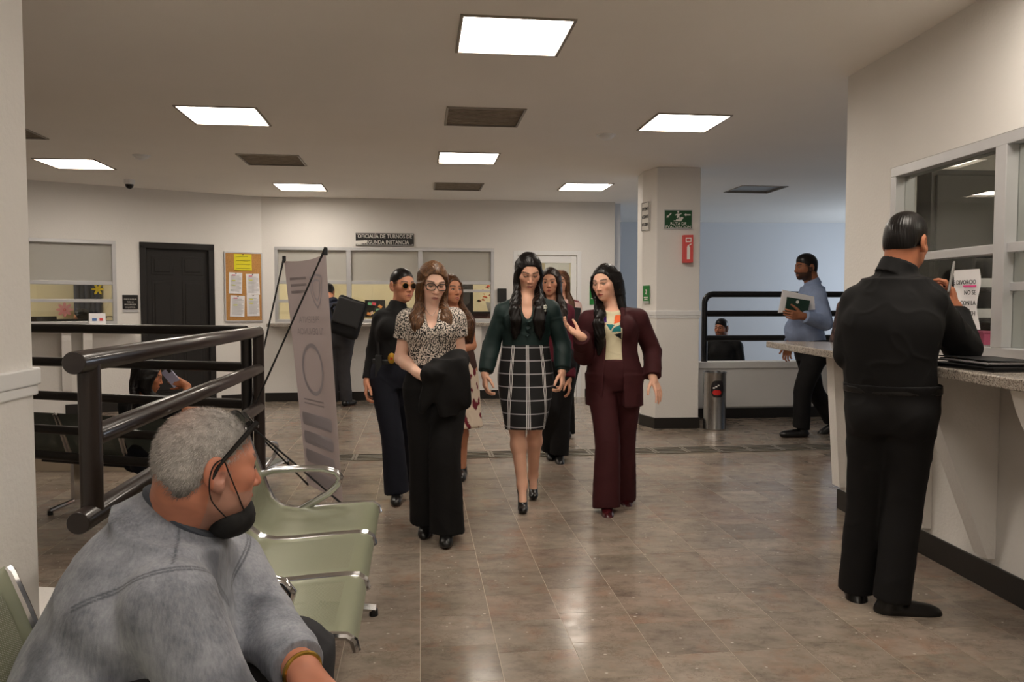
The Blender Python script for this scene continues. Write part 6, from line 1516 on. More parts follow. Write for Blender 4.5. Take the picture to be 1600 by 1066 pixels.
P.garment('checked_skirt', F, plaid(), h=.007, fold=.003, ffreq=14, uvaxis=(pv, .18))
P.shoe('R', vec(.03, -1, 0), pitch=38, style='heel'); P.shoe('L', vec(0, -1, 0), pitch=42, style='heel')
br_ = W(852, 481, 5.14) - P.base
b = MB(); [b.cyl(tuple(br_ + vec(.008 * math.cos(a), 0, .010 * math.sin(a) + .004)), tuple(br_ + vec(.008 * math.cos(a), -.006, .010 * math.sin(a) + .004)), .006, .003, 8) for a in np.linspace(0, 6.28, 6)]; b.cyl(tuple(br_ - UP * .02), tuple(br_ - UP * .02 - vec(0, .006, 0)), .006, .004, 8); b.build('brooch', mat_cache('pearl', rgb(206, 206, 196), .3), P.root, smooth=True)

# ---- woman in burgundy suit
P = Human('woman in burgundy trouser suit and cream top gesturing with one hand', 5.2, 960, dict(head=(946, 442), neck=(957, 482), pelvis=(960, 584), Rsh=(921, 501, -.02), Lsh=(997, 498, .02), Lel=(1019, 548, .06), Lwr=(1020, 590, -.06), Rel=(913, 556, -.02), Rwr=(908, 526, -.22), Rkn=(950, 690, -.10), Ran=(948, 781, -.12), Lkn=(974, 685, .08), Lan=(974, 768, .15)), face=-10, hyaw=-36, hpitch=8, hroll=4, sc=.98, build=1.05, h=.0075, hh=.0036)
F = Fld(); P.torso(F, -.014); [P.arm(F, s) for s in 'LR']; P.hand(F, 'R', vec(-.8, -.15, .5), vec(.45, -.35, .75), curl=20, spread=.22, thumb=-.1); P.hand(F, 'L', vec(.35, -.2, -.9), vec(-.6, .6, -.4), curl=12, spread=.2)
face_kit(P, F, C(234, 184, 158), C(168, 52, 52), C(30, 20, 18), liner=C(26, 18, 18), openy=.36, look=(0, -.3))
TB = P.top(.018, hem=P.J['pelvis'][2] - .21, neck=.062, cuff=.97, rw=.038, re=.046, ru=.052, hemflare=.02)
hair_long(P, M_hblack, .42, over=TB, part=.5, vol=1.05, front=(.0, 1.05), face_open=.062, sidefwd=(-.045, .006))
P.garment('trousers', P.trousers(.008, thigh=.098, knee=.082, hem=.092, hemz=.05), M_burg, fold=.004, ffreq=16, stretch=(1.5, 1.5, .3))
def motif(V):
    D = V - P.J['neck']; u = D @ P.r; z = D[:, 2]; fr = (D @ P.f) > .02; col = np.tile(C(222, 212, 180), (len(V), 1))
    def tri(pts, c):
        s_ = np.ones(len(V), bool); n = len(pts); ar = sum(pts[i][0] * pts[(i + 1) % n][1] - pts[(i + 1) % n][0] * pts[i][1] for i in range(n))
        for i in range(n):
            a, b_ = pts[i], pts[(i + 1) % n]; cr = (b_[0] - a[0]) * (z - a[1]) - (b_[1] - a[1]) * (u - a[0]); s_ &= (cr * ar >= 0)
        col[s_ & fr] = c
    tri([(-.06, -.05), (-.035, -.05), (-.03, -.09), (-.06, -.10)], C(70, 30, 120)); tri([(.02, -.045), (.065, -.04), (.065, -.085), (.015, -.10)], C(240, 110, 60)); tri([(-.035, -.10), (.02, -.105), (-.005, -.145)], C(30, 120, 125)); tri([(.015, -.125), (.065, -.10), (.06, -.15), (.0, -.155)], C(30, 120, 125)); tri([(.015, -.17), (.065, -.155), (.065, -.20)], C(24, 22, 26)); tri([(-.06, -.10), (-.035, -.10), (-.05, -.125)], C(190, 80, 60))
    return col
P.garment('cream_top', P.top(.006, hem=P.J['pelvis'][2] + .06, sleeves='none', neck=.060), attr_mat('cream knit', .85, bump=.15, bscale=260), h=.004, fold=.003, paint=motif)
F = TB
Nn, pv = P.J['neck'], P.J['pelvis']; q = P.f * .155
F.stack([vec(pv[0], pv[1], pv[2] - .26) + q * .95 + P.r * .0, pv + q + P.r * .0, pv + UP * .12 + q * .9, pv * .4 + Nn * .6 + q * .98 + P.r * .012, Nn + q * .55 + UP * .02], [(.075, .11), (.064, .10), (.058, .085), (.054, .095), (.062, .09)], P.r, k=.006, op='s')
P.garment('blazer', F, M_burg, h=.0065, fold=.004, ffreq=18)
for sg in (1, -1):
    F = Fld(); F.stack([pv * .35 + Nn * .65 + P.f * .125 + P.r * sg * .062, Nn - UP * .10 + P.f * .128 + P.r * sg * .078, Nn + P.f * .05 + P.r * sg * .072 + UP * .0], [(.010, .008), (.026, .009), (.016, .010)], P.r + P.f * .4 * -sg); P.garment('lapel', F, M_burg, h=.0055, fold=.001)
for s_, d_ in (('R', vec(-.05, -1, 0)), ('L', vec(.1, -1, 0))): P.shoe(s_, d_, mat_cache('burgundy leather', rgb(60, 12, 18), .25), pitch=10)
b = MB(); b.tube([P.HL(.086, -.008, -.045) - P.base + vec(.012 * math.cos(a), 0, .014 * math.sin(a)) for a in np.linspace(0, 2 * math.pi, 14, endpoint=False)], .0035, 6, closed=True); b.build('earring', gm, P.root, smooth=True)

# ---- two women walking behind the green blouse
P = Human('dark haired woman in maroon sleeves walking behind the green blouse woman', 6.7, 866, dict(head=(860, 441), neck=(862, 471), pelvis=(868, 561), Lsh=(886, 487), Rsh=(838, 487), Lel=(890, 540, .05), Lwr=(889, 592, -.05), Rel=(830, 535), Rwr=(836, 575, -.1), Lkn=(878, 640, .02), Lan=(874, 705, .05), Rkn=(862, 640, -.05), Ran=(860, 698, .2)), face=5, hyaw=-12, hpitch=3, sc=.98, h=.01, hh=.0046)
F = Fld(); P.torso(F, -.012); [P.arm(F, s) for s in 'LR']; P.hand(F, 'L', vec(.1, -.1, -1), vec(-.9, .3, 0), curl=25); P.hand(F, 'R', vec(0, -.2, -1), vec(1, 0, 0)); face_kit(P, F, C(204, 150, 122), C(170, 66, 66))
hair_long(P, M_hdk, .38, over=P.top(.014, sleeves='none'), part=.2, vol=1.1, front=(.8, .3)); P.garment('maroon_top', P.top(.014, hem=P.J['pelvis'][2] - .02, rw=.044, re=.05), cloth_mat('maroon knit', rgb(84, 22, 36)), fold=.005); P.garment('trousers', P.trousers(.01, thigh=.096, knee=.08, hem=.086, hemz=.03), M_blkcloth); [P.shoe(s, vec(0, -1, 0), pitch=8) for s in 'LR']
P = Human('woman with light brown hair in pale floral blouse holding a black folder', 8.0, 880, dict(head=(876, 441), neck=(879, 466), pelvis=(882, 546), Lsh=(899, 479), Rsh=(862, 479), Lel=(902, 515, -.02), Lwr=(889, 514, -.22), Rel=(858, 515), Rwr=(872, 512, -.22), Lkn=(886, 612), Lan=(886, 668), Rkn=(876, 612), Ran=(874, 670)), face=-4, hyaw=-14, hpitch=3, sc=.98, h=.011, hh=.005)
F = Fld(); P.torso(F, -.012); [P.arm(F, s) for s in 'LR']; P.hand(F, 'L', vec(-.8, -.3, .3), vec(-.2, 1, 0), curl=40); P.hand(F, 'R', vec(.8, -.3, .3), vec(.2, 1, 0), curl=40); face_kit(P, F, C(216, 164, 138), C(176, 84, 80))
hair_long(P, M_hltb, .36, over=P.top(.014, sleeves='none'), part=.1, vol=1.05, front=(.5, .5)); P.garment('floral_blouse', P.top(.014, hem=P.J['pelvis'][2] - .02, rw=.04), M_pat, fold=.004, paint=lambda V: np.where((sinnoise(V, 42, 21) > .75)[:, None], C(120, 30, 50), np.where((sinnoise(V, 42, 22) > .95)[:, None], C(40, 40, 46), C(228, 196, 190)))); P.garment('trousers', P.trousers(.01), M_blkcloth); [P.shoe(s, vec(0, -1, 0)) for s in 'LR']
fp = W(886, 501, 7.72); e = empty('black_folder', tuple(fp - UP * .16), 'black folder held against the pale floral blouse', 'folder'); b = MB(); b.box((0, 0, .15), (.24, .02, .30), Matrix.Rotation(.12, 3, 'Y')); b.build('cover', M_black, e, bevel=.004); b = MB(); b.box((0, .013, .155), (.22, .008, .29), Matrix.Rotation(.12, 3, 'Y')); b.build('pages', M_paper, e)

# ---- man at the far counter with a black shoulder bag
P = Human('man in grey trousers leaning on the back counter with a black bag', 10.35, 530, dict(head=(513, 458, .28), neck=(520, 474, .14), pelvis=(531, 527, -.02), Lkn=(522, 578), Lan=(519, 624), Rkn=(538, 579), Ran=(541, 623), Lel=(498, 510, .2), Lwr=(508, 497, .38), Rel=(545, 512, .2), Rwr=(535, 497, .38)), face=178, hpitch=25, sex='m', sc=1.0, h=.012, hh=.006)
F = Fld(); P.torso(F, -.012); [P.arm(F, s) for s in 'LR']; P.hand(F, 'L', vec(0, 1, 0), DN); P.hand(F, 'R', vec(0, 1, 0), DN); face_kit(P, F, SK_T, C(140, 84, 74), scalp=C(24, 18, 16)); hair_short(P, M_hblack, .008)
P.garment('navy_shirt', P.top(.014, collar=.04, neck=.073), cloth_mat('dark navy shirt cloth', rgb(34, 38, 52)), fold=.004); P.garment('trousers', P.trousers(.01, thigh=.1, knee=.078, hem=.078, hemz=.03), M_greyp, fold=.005); [P.shoe(s, vec(.5, 1, 0) if s == 'R' else vec(-.2, 1, 0)) for s in 'LR']
e = empty('shoulder_bag', tuple(W(543, 526, 10.05)), 'large black bag hanging on the back of the man at the counter', 'bag'); R_ = Matrix.Rotation(.30, 4, 'Y') @ Matrix.Rotation(-.15, 4, 'X')
F = Fld(); Rn = np.array(R_.to_3x3()).T; c_ = W(544, 496, 10.08); F.box(c_, (.185, .10, .25), Rn, rnd=.045); V, Q = F.mesh(.012); N = vnormals(V, Q); V = V + N * (sinnoise(V, 14, 4) * .008)[:, None]; np_obj('body', V, Q, M_blkcloth, e, np.array(e.location))
F = Fld(); F.box(c_ + Rn.T @ vec(0, -.1, .05), (.175, .022, .17), Rn, rnd=.02); V, Q = F.mesh(.01); np_obj('flap', V, Q, mat_cache('black nylon', rgb(22, 22, 24), .6), e, np.array(e.location))
b = MB(); lo_ = np.array(e.location); b.tube([W(532, 478, 10.1) - lo_, W(522, 476, 10.2) - lo_, W(518, 482, 10.3) - lo_, W(524, 505, 10.2) - lo_], .018, 8); b.build('strap', M_blkcloth, e)

# ---- man in light blue shirt
P = Human('bearded man in light blue shirt walking left with papers and green folder', 8.05, 1262, dict(head=(1259, 418), neck=(1270, 443), pelvis=(1268, 546), chest=(1266, 478), waist=(1260, 512), Lsh=(1279, 463, -.2), Rsh=(1262, 463, .2), Lel=(1291, 506, -.27), Lwr=(1254, 494, -.36), Rel=(1252, 510, .27), Rwr=(1233, 538, .18), Lkn=(1254, 610, -.1), Lan=(1252, 667, -.1), Rkn=(1273, 612, .1), Ran=(1301, 655, .12)), face=-84, hyaw=-80, hpitch=2, sex='m', sc=1.1, build=1.12, h=.01, hh=.0046)
F = Fld(); P.torso(F, -.012); [P.arm(F, s) for s in 'LR']; P.hand(F, 'L', vec(-1, -.1, .1), vec(0, 1, .2), curl=35); P.hand(F, 'R', vec(-.2, 0, -1), vec(0, -1, 0), curl=30)
face_kit(P, F, C(150, 98, 70), C(120, 70, 62), C(18, 13, 12), C(20, 15, 14), .85, heavy=1.08, nose=1.1, scalp=C(22, 17, 15)); hair_short(P, M_hblack, .007)
F = P.top(.014, hem=P.J['pelvis'][2] + .045, collar=.045, neck=.073, cuff=.93, rw=.040, tuck=True); F.ell(P.spine()[2] + P.f * .09 - UP * .03, (.15, .13, .15), np.array([P.r, P.f, UP]), k=.05); P.garment('blue_shirt', F, M_blue, fold=.005)
P.garment('trousers', P.trousers(.010, thigh=.105, knee=.082, hem=.080, hemz=.02), M_blkcloth, fold=.005, ffreq=14); P.shoe('L', vec(-1, -.05, 0)); P.shoe('R', vec(-1, .1, 0), pitch=30)
belt(P, P.trousers(.010, thigh=.105, knee=.082, hem=.080, hemz=.02), .055, M_black)
def slab(name, label, cat, pts, d, th, m, name2='cover'):
    V = [W(x, y, d) for x, y in pts]; o_ = V[0].copy(); e = empty(name, tuple(o_), label, cat); b = MB(); n = len(V); V = [v - o_ for v in V]
    b.add(V + [v + vec(0, th, 0) for v in V], [tuple(range(n - 1, -1, -1)), tuple(range(n, 2 * n))] + [(i, (i + 1) % n, n + (i + 1) % n, n + i) for i in range(n)]); b.build(name2, m, e, bevel=.002); return e
slab('paper_bundle', 'white papers held behind the green folder', 'papers', [(1223, 453), (1279, 465), (1274, 484), (1216, 489)], 7.80, .012, M_paper, 'pages')
e = slab('green_folder', 'dark green folder with white emblem held by the man in blue', 'folder', [(1230, 464), (1266, 470), (1262, 489), (1226, 491)], 7.76, .012, mat('dark green leatherette', rgb(16, 50, 36), .5))
cq = W(1246, 472, 7.752) - np.array(e.location); b = MB(); b.cyl(tuple(cq), tuple(cq - vec(0, .004, 0)), .016, n=14); b.build('emblem', M_signwht, e)

# ---- man on the stairs
P = Human('man in black seen through the stair railing, standing lower on the stairs', 10.3, 1130, dict(head=(1127, 513), neck=(1130, 534)), face=-25, hyaw=-42, sex='m', sc=1.0, zbase=-.57, h=.011, hh=.005)
pv = P.J['pelvis']; 
for sd, sg in (('L', 1), ('R', -1)):
    P.J[sd + 'kn'] = pv + P.r * sg * .1 - UP * .42; P.J[sd + 'an'] = vec(*(pv + P.r * sg * .1)[:2], -.57 + .10); P.J[sd + 'el'] = P.J[sd + 'sh'] + P.r * sg * .05 - UP * .28; P.J[sd + 'wr'] = P.J[sd + 'el'] - UP * .24 + P.f * .06
F = Fld(); P.torso(F, -.012); [P.arm(F, s) for s in 'LR']; [P.hand(F, s, DN, P.f) for s in 'LR']; face_kit(P, F, C(164, 106, 78), C(128, 76, 66), C(18, 13, 12), C(30, 20, 18), .6, scalp=C(24, 18, 16)); hair_short(P, M_hblack, .006)
P.garment('black_shirt', P.top(.014, collar=.04, neck=.073), M_blkshirt); P.garment('trousers', P.trousers(), M_blkcloth); [P.shoe(s, P.f) for s in 'LR']

# ---- man in black at the counter
P = Human('man in black shirt and trousers at the counter holding up a phone, seen from behind', 3.45, 1385, dict(head=(1416, 380, .02), neck=(1400, 424), chest=(1392, 500), waist=(1388, 565), pelvis=(1393, 634), Lsh=(1342, 472, .10), Rsh=(1450, 470, -.05), Lel=(1328, 552, .10), Lwr=(1378, 545, .28), Rel=(1506, 548, .05), Rwr=(1494, 486, .20), Lhip=(1362, 645, .05), Rhip=(1424, 645, -.04), Lkn=(1352, 785, .10), Lan=(1338, 916, .12), Rkn=(1410, 790, -.02), Ran=(1394, 930, -.05)), face=150, hyaw=128, hpitch=8, sex='m', sc=1.02, build=1.10, h=.0062, hh=.003)
F = Fld(); P.torso(F, -.012); [P.arm(F, s) for s in 'LR']; P.hand(F, 'R', vec(-.10, .2, 1), vec(-.75, .55, 0), curls=[30, 34, 38, 44], thumb=.25); P.hand(F, 'L', vec(1, .3, 0), vec(0, .3, -1), curl=30)
face_kit(P, F, C(176, 112, 82), C(130, 78, 68), C(18, 13, 12), scalp=C(34, 25, 22)); hair_short(P, M_hblack, .008, top=.012, nape=-.035)
P.garment('black_shirt', P.top(.013, hem=P.J['pelvis'][2] + .05, collar=.042, neck=.073, rw=.038, re=.048, ru=.056, cuff=.94, tuck=True), M_blkshirt, fold=.005, ffreq=20)
P.garment('trousers', P.trousers(.010, thigh=.102, knee=.082, hem=.078, hemz=.02), M_blkcloth, h=.007, fold=.005, ffreq=13, stretch=(1.5, 1.5, .4))
belt(P, P.trousers(.010, thigh=.102, knee=.082, hem=.078, hemz=.02), .075, mat_cache('black belt leather', rgb(14, 13, 13), .4))
P.shoe('R', vec(1, -.12, 0)); P.shoe('L', vec(.25, 1, 0))
ph = W(1486, 437, 3.60); e = empty('mobile_phone', tuple(ph), 'grey mobile phone held up by the man in black', 'phone'); e.rotation_euler = (math.radians(8), math.radians(22), math.radians(62))
b = MB(); b.box((0, 0, 0), (.075, .010, .155)); b.build('case', mat('grey phone case', rgb(120, 118, 116), .35), e, bevel=.004); b = MB(); b.box((0, .0056, 0), (.068, .001, .145)); b.build('screen', mat('phone glass', rgb(14, 14, 16), .1), e)

# ---- patterned sleeve of a person behind him at the counter end
P = Human('person in brown patterned top mostly hidden beyond the counter end', 5.95, 1352, dict(head=(1356, 428), neck=(1354, 462), pelvis=(1352, 565), Rsh=(1322, 480), Lsh=(1386, 480), Rel=(1305, 550, -.02), Rwr=(1322, 560, .2), Lel=(1396, 540), Lwr=(1380, 560, .2), Lkn=(1360, 660), Lan=(1360, 738), Rkn=(1344, 660), Ran=(1344, 738)), face=2, sc=1.0, h=.011, hh=.006)
F = Fld(); P.torso(F, -.012); [P.arm(F, s) for s in 'LR']; [P.hand(F, s, vec(.6, 0, .5), DN) for s in 'LR']; face_kit(P, F, SK_T, C(150, 80, 74)); hair_short(P, M_hdk)
P.garment('patterned_top', P.top(.014, hem=P.J['pelvis'][2] - .03), M_pat, paint=lambda V: np.where((sinnoise(V, 70, 31) > .2)[:, None], C(84, 60, 54), C(44, 30, 30))); P.garment('trousers', P.trousers(), M_blkcloth); [P.shoe(s, P.f) for s in 'LR']

# ---- seated woman with phone in the lower bay
P = Human('woman with long black hair sitting behind the railing, looking at a phone', 5.75, 236, dict(head=(231, 588), neck=(229, 617), pelvis=(226, 708, .05), Rsh=(256, 634, .0), Lsh=(200, 634, .15), Rel=(304, 642, .14), Rwr=(290, 602, .22), Lel=(205, 690, .3), Lwr=(235, 680, .5)), face=140, hyaw=110, hpitch=14, sc=.98, zbase=-.25, h=.009, hh=.0042)
for sd, sg in (('L', 1), ('R', -1)):
    P.J[sd + 'kn'] = P.J['pelvis'] + P.r * sg * .1 + P.f * .40 + UP * .02; P.J[sd + 'an'] = vec(*(P.J[sd + 'kn'] + P.f * .03)[:2], -.25 + .10)
F = Fld(); P.torso(F, -.012); [P.arm(F, s) for s in 'LR']; P.hand(F, 'R', vec(-.75, -.1, .35), vec(-.3, .9, 0), curl=28); P.hand(F, 'L', P.f, DN); face_kit(P, F, C(180, 116, 82), C(160, 80, 74)); hair_long(P, M_hblack, .36, over=P.top(.012, sleeves='none'), vol=1.25, front=(.4, .3), back=1.0)
P.garment('black_top', P.top(.012, sleeves='short', neck=.06), M_blkcloth); P.garment('trousers', P.trousers(.01, knee=.075, hem=.07), M_navy); [P.shoe(s, P.f) for s in 'LR']
ph = W(268, 590, 5.95); e = empty('mobile_phone', tuple(ph), 'pale lilac mobile phone in the hand of the seated woman', 'phone'); e.rotation_euler = (0, math.radians(-38), math.radians(8)); b = MB(); b.box((0, 0, 0), (.075, .010, .15)); b.build('case', mat('lilac phone case', rgb(178, 178, 206), .4), e, bevel=.004); b = MB(); b.box((.02, -.0056, .05), (.025, .002, .03)); b.build('camera_bump', M_black, e)

# ---- office worker behind the left window
pw_ = inside(WL, 127, 494, 1.55); dW = float(pw_[1])
P = Human('office worker with black hair behind the monitor in the left window', dW, 127, dict(head=(127, 497)), face=-50, hpitch=15, sc=.97, h=.012, hh=.006)
P.J['pelvis'] = vec(pw_[0], dW + .05, .50)
for sd, sg in (('L', 1), ('R', -1)):
    P.J[sd + 'sh'] = P.J['neck'] - UP * .055 + P.r * sg * .16; P.J[sd + 'el'] = P.J[sd + 'sh'] + P.r * sg * .04 - UP * .22 + P.f * .04; P.J[sd + 'wr'] = P.J[sd + 'el'] + P.f * .22 - UP * .02; P.J[sd + 'kn'] = P.J['pelvis'] + P.r * sg * .1 + P.f * .4; P.J[sd + 'an'] = vec(*P.J[sd + 'kn'][:2], .1); P.J[sd + 'hip'] = P.J['pelvis'] + P.r * sg * .09
F = Fld(); P.torso(F, -.012); [P.arm(F, s) for s in 'LR']; [P.hand(F, s, P.f, DN) for s in 'LR']; face_kit(P, F, C(180, 120, 90), C(160, 80, 74)); hair_long(P, M_hblack, .2, vol=.95, front=(0, 0)); P.garment('dark_top', P.top(.012), M_navy); P.garment('trousers', P.trousers(), M_blkcloth); [P.shoe(s, P.f) for s in 'LR']
ch = empty('office_chair', (pw_[0], dW + .05, 0), 'dark office chair under the office worker in the left window', 'chair', rz=math.radians(-50 + 180)); b = MB(); b.box((0, 0, .40), (.46, .46, .06)); b.build('seat', M_black, ch, bevel=.02); b = MB(); b.box((0, -.24, .70), (.42, .04, .40)); b.build('backrest', M_black, ch, bevel=.015); b = MB(); b.cyl((0, 0, .05), (0, 0, .38), .03); b.build('column', M_black, ch)
for k in range(5): a = k * 2 * math.pi / 5; b = MB(); b.tube([(0, 0, .08), (.28 * math.cos(a), .28 * math.sin(a), .05)], .018, 6); b.cyl((.28 * math.cos(a), .28 * math.sin(a), 0.0), (.28 * math.cos(a), .28 * math.sin(a), .06), .025); b.build('leg', M_black, ch)
def crom(P_, n=5):
    P_ = [np.asarray(p) for p in P_]; Q_ = [P_[0]] + P_ + [P_[-1]]; out = []
    for i in range(1, len(Q_) - 2):
        for k in range(n):
            t = k / n; a, b_, c, d = Q_[i - 1:i + 3]; out.append(.5 * (2 * b_ + (c - a) * t + (2 * a - 5 * b_ + 4 * c - d) * t * t + (3 * b_ - a - 3 * c + d) * t ** 3))
    return out + [P_[-1]]
# ================================================================= seated man in the foreground
P = Human('grey haired man in washed grey sweatshirt sitting on the green bench, seen from behind', 1.62, 230, dict(head=(326, 729), neck=(278, 808, .02), chest=(226, 935, .0), waist=(196, 1010, -.02), pelvis=(184, 1078, -.04), Rsh=(262, 948, -.16), Lsh=(356, 890, .20), Rel=(345, 1120, -.20), Rwr=(440, 1160, -.22), Lel=(408, 968, .12), Lwr=(474, 1050, -.08),
          Lkn=(462, 1024, .20), Rkn=(430, 1190, -.10)), face=108, hyaw=131, hpitch=6, hroll=-2, sex='m', sc=1.03, build=1.22, h=.006, hh=.0026, hs=1.0); P.srf = .80; P.nkf = .98; P.sdrop = .070
P.J['Lan'] = vec(*(P.J['Lkn'] + vec(.02, .02, 0))[:2], .10); P.J['Ran'] = vec(*(P.J['Rkn'] + vec(.0, -.02, 0))[:2], .10)
F = Fld(); P.torso(F, -.014); [P.arm(F, s) for s in 'LR']; P.hand(F, 'L', vec(.75, -.5, -.6), vec(-.2, .3, -.9), curl=40); P.hand(F, 'R', vec(.9, .1, -.3), vec(0, .4, -.9), curl=40)
SKM = C(186, 128, 104)
def age(V, col):
    x, y, z = P.loc(V); w = sinnoise(V, 90, 8) * .05 + sinnoise(V, 240, 9) * .04; col = col * (1 + w)[:, None] * np.array([1.03, .97, .95])
    er = np.exp(-(((np.abs(x) - .082) / .015) ** 2 + ((y + .012) / .03) ** 2 + ((z + .01) / .04) ** 2)); return col * (1 - .12 * er[:, None] * np.array([0, 1, 1]))
F.cap(P.HL(0, -.052, -.045), P.J['neck'] + UP * .01, .040, .050, k=.02)      # thick nape
face_kit(P, F, SKM, C(160, 96, 86), C(90, 80, 76), C(150, 138, 132), .45, heavy=1.06, nose=1.1, extra=age)
F = Fld(); L_ = P.HL; z_ = P.hs
F.ell(L_(0, -.014, .031), (np.array([.074, .094, .086]) + .004) * z_, P.HR); F.ell(L_(0, -.058, -.02), np.array([.064, .042, .062]) * z_, P.HR, k=.03)
F.ell(L_(0, .128, -.048), np.array([.115, .098, .122]) * z_, P.HR, k=.012, op='s')
for sg in (1, -1): F.ell(L_(sg * .088, .008, -.052), np.array([.028, .034, .062]) * z_, P.HR, k=.012, op='s')
F.clip(L_(0, -.06, -.058), nrm(-P.hu + P.hf * .25), .008)
V, Q = F.mesh(.003); V = smooth_mesh(V, Q, 1); x, y, z = P.loc(V)
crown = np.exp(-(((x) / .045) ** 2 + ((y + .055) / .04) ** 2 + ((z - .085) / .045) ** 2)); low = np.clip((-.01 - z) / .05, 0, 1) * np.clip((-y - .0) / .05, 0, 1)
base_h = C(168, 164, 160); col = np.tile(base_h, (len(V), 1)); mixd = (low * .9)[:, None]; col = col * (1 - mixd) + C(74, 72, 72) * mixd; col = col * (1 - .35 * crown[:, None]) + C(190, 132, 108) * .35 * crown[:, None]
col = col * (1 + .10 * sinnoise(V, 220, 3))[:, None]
N = vnormals(V, Q); V = V + N * (sinnoise(V, 420, 5) * .0009)[:, None]
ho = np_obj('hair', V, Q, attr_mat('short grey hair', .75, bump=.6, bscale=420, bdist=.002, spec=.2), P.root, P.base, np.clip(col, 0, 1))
# short bristles over the scalp
rs = np.random.default_rng(5); ar = np.linalg.norm(np.cross(V[Q[:, 2]] - V[Q[:, 0]], V[Q[:, 3]] - V[Q[:, 1]]), axis=1); nb_ = 16000
fi = rs.choice(len(Q), nb_, p=ar / ar.sum()); wgt = rs.dirichlet((1, 1, 1, 1), nb_); pt = (V[Q[fi]] * wgt[..., None]).sum(1); nr = N[Q[fi, 0]]; cc = col[Q[fi, 0]]
lx = P.loc(pt); flow = (-P.hu * .8 - P.hf * .5)[None] + rs.normal(size=(nb_, 3)) * .45; flow -= nr * (flow * nr).sum(1)[:, None]; flow /= np.linalg.norm(flow, axis=1)[:, None] + 1e-9
dirn = nr * .55 + flow * .85; ln = rs.uniform(.006, .012, nb_)[:, None]; sd_ = np.cross(dirn, nr); sd_ /= np.linalg.norm(sd_, axis=1)[:, None] + 1e-9
A_ = pt - sd_ * .00045; B_ = pt + sd_ * .00045; D_ = pt + dirn * ln; VV = np.stack([A_, B_, D_], 1).reshape(-1, 3); QQ = np.arange(nb_ * 3).reshape(-1, 3)
shade = (.65 + .8 * rs.random(nb_))[:, None]; np_obj('hair_bristles', VV, QQ, bpy.data.materials['short grey hair'], ho, (0, 0, 0), np.clip(np.repeat(cc * shade * 1.1, 3, 0), 0, 1)); 
bpy.data.objects['hair_bristles']['kind'] = 'stuff'
bpy.data.objects['hair_bristles'].data.transform(Matrix.Translation(-Vector(P.base)))
# washed sweatshirt
def wash():
    t = NT('washed grey sweatshirt jersey'); o = t.obj(); n1 = t.noise(o, 9, 5, .6); n2 = t.noise(t.scaled(o, (40, 40, 7)), 4, 4, .7); n3 = t.noise(o, 4.2, 3)
    c = t.ramp(n1, [(.30, rgb(74, 78, 88)), (.46, rgb(122, 127, 138)), (.62, rgb(158, 162, 172)), (.8, rgb(178, 181, 190))]); c = t.mix(.35, c, t.ramp(n2, [(.3, rgb(92, 96, 106)), (.7, rgb(176, 178, 186))])); c = t.mix(t.ramp(n3, [(.38, (.75, .75, .75, 1)), (.50, (0, 0, 0, 1))]), c, rgb(70, 74, 84))
    sa = t.n('ShaderNodeAttribute', attribute_name='Col'); c = t.mix(sa.outputs['Fac'], c, rgb(66, 71, 80)); t.l(c, t.p.inputs['Base Color']); t.p.inputs['Roughness'].default_value = .9; t.p.inputs['Sheen Weight'].default_value = .15; t.bump(t.noise(o, 420, 2), .25, .0015); return t.m
M_wash = wash(); M_seam = mat('dark seam stitching', rgb(74, 80, 90), .9)
nk = P.J['neck']; nd = nrm(UP + P.f * .74); s1_ = nrm(np.cross(nd, P.f)); f1_ = np.cross(s1_, nd)
F = P.top(.016, hem=P.J['pelvis'][2] - .14, neck=.066, rw=.032, re=.041, ru=.058, cuff=.90, necklift=.012, hemflare=.02)
F.ell(P.spine()[2] + P.f * .08 - UP * .02, (.17, .14, .16), np.array([P.r, P.f, UP]), k=.06)
F.ell(P.J['chest'] - P.f * .03, (.17, .10, .15), np.array([P.r, P.f, UP]), k=.06)
F.stack([nk - nd * .060 - P.f * .006, nk - nd * .015, nk + nd * .012 + P.f * .004], [.118, .100, .089], s1_, k=.03)
F.ell(P.J['pelvis'] - P.f * .06 + UP * .01, (.215, .135, .17), np.array([P.r, P.f, UP]), k=.05)
def seams(V):
    m = np.zeros(len(V))
    for sd in 'RL':
        S_ = P.J[sd + 'sh']; nk_ = P.J['neck']; n_ = nrm(nrm(S_ - nk_) * .9 + nrm(P.J[sd + 'el'] - S_) * .45); p_ = S_ - n_ * .030; D = V - p_
        a_ = np.abs(D @ n_ + .012 * np.sin((V @ UP) * 18)); near = (np.linalg.norm(V - S_, axis=1) < .17)
        m = np.maximum(m, near * (np.clip(1.5 - np.abs(a_ - .004) / .0022, 0, 1)))
        ax = S_ - nk_; t_ = ((V - nk_) @ ax) / (ax @ ax); pl = nrm(np.cross(ax, UP)); a2 = np.abs((V - nk_) @ pl + .012); top_ = (V[:, 2] > nk_[2] - .13) & (t_ > .15) & (t_ < .86)
        m = np.maximum(m, top_ * np.clip(1.4 - a2 / .0026, 0, 1))
    return np.repeat(np.clip(m, 0, 1)[:, None], 3, 1) * .8
P.garment('sweatshirt', F, M_wash, h=.0045, fold=.0035, ffreq=18, sm=3, stretch=(1, 1, 1), paint=seams)
e_, w_2 = P.J['Lel'], P.J['Lwr']; ax_ = nrm(w_2 - e_); F = Fld(); F.stack([e_ * .30 + w_2 * .70, e_ * .12 + w_2 * .88], [.055, .049], np.cross(ax_, UP)); F.ell(e_ * .34 + w_2 * .66, (.058, .058, .034), np.array([np.cross(ax_, UP), UP, ax_]), k=.02); P.garment('cuff', F, M_wash, h=.005, fold=.003, ffreq=40, paint=lambda V: np.zeros((len(V), 3)))
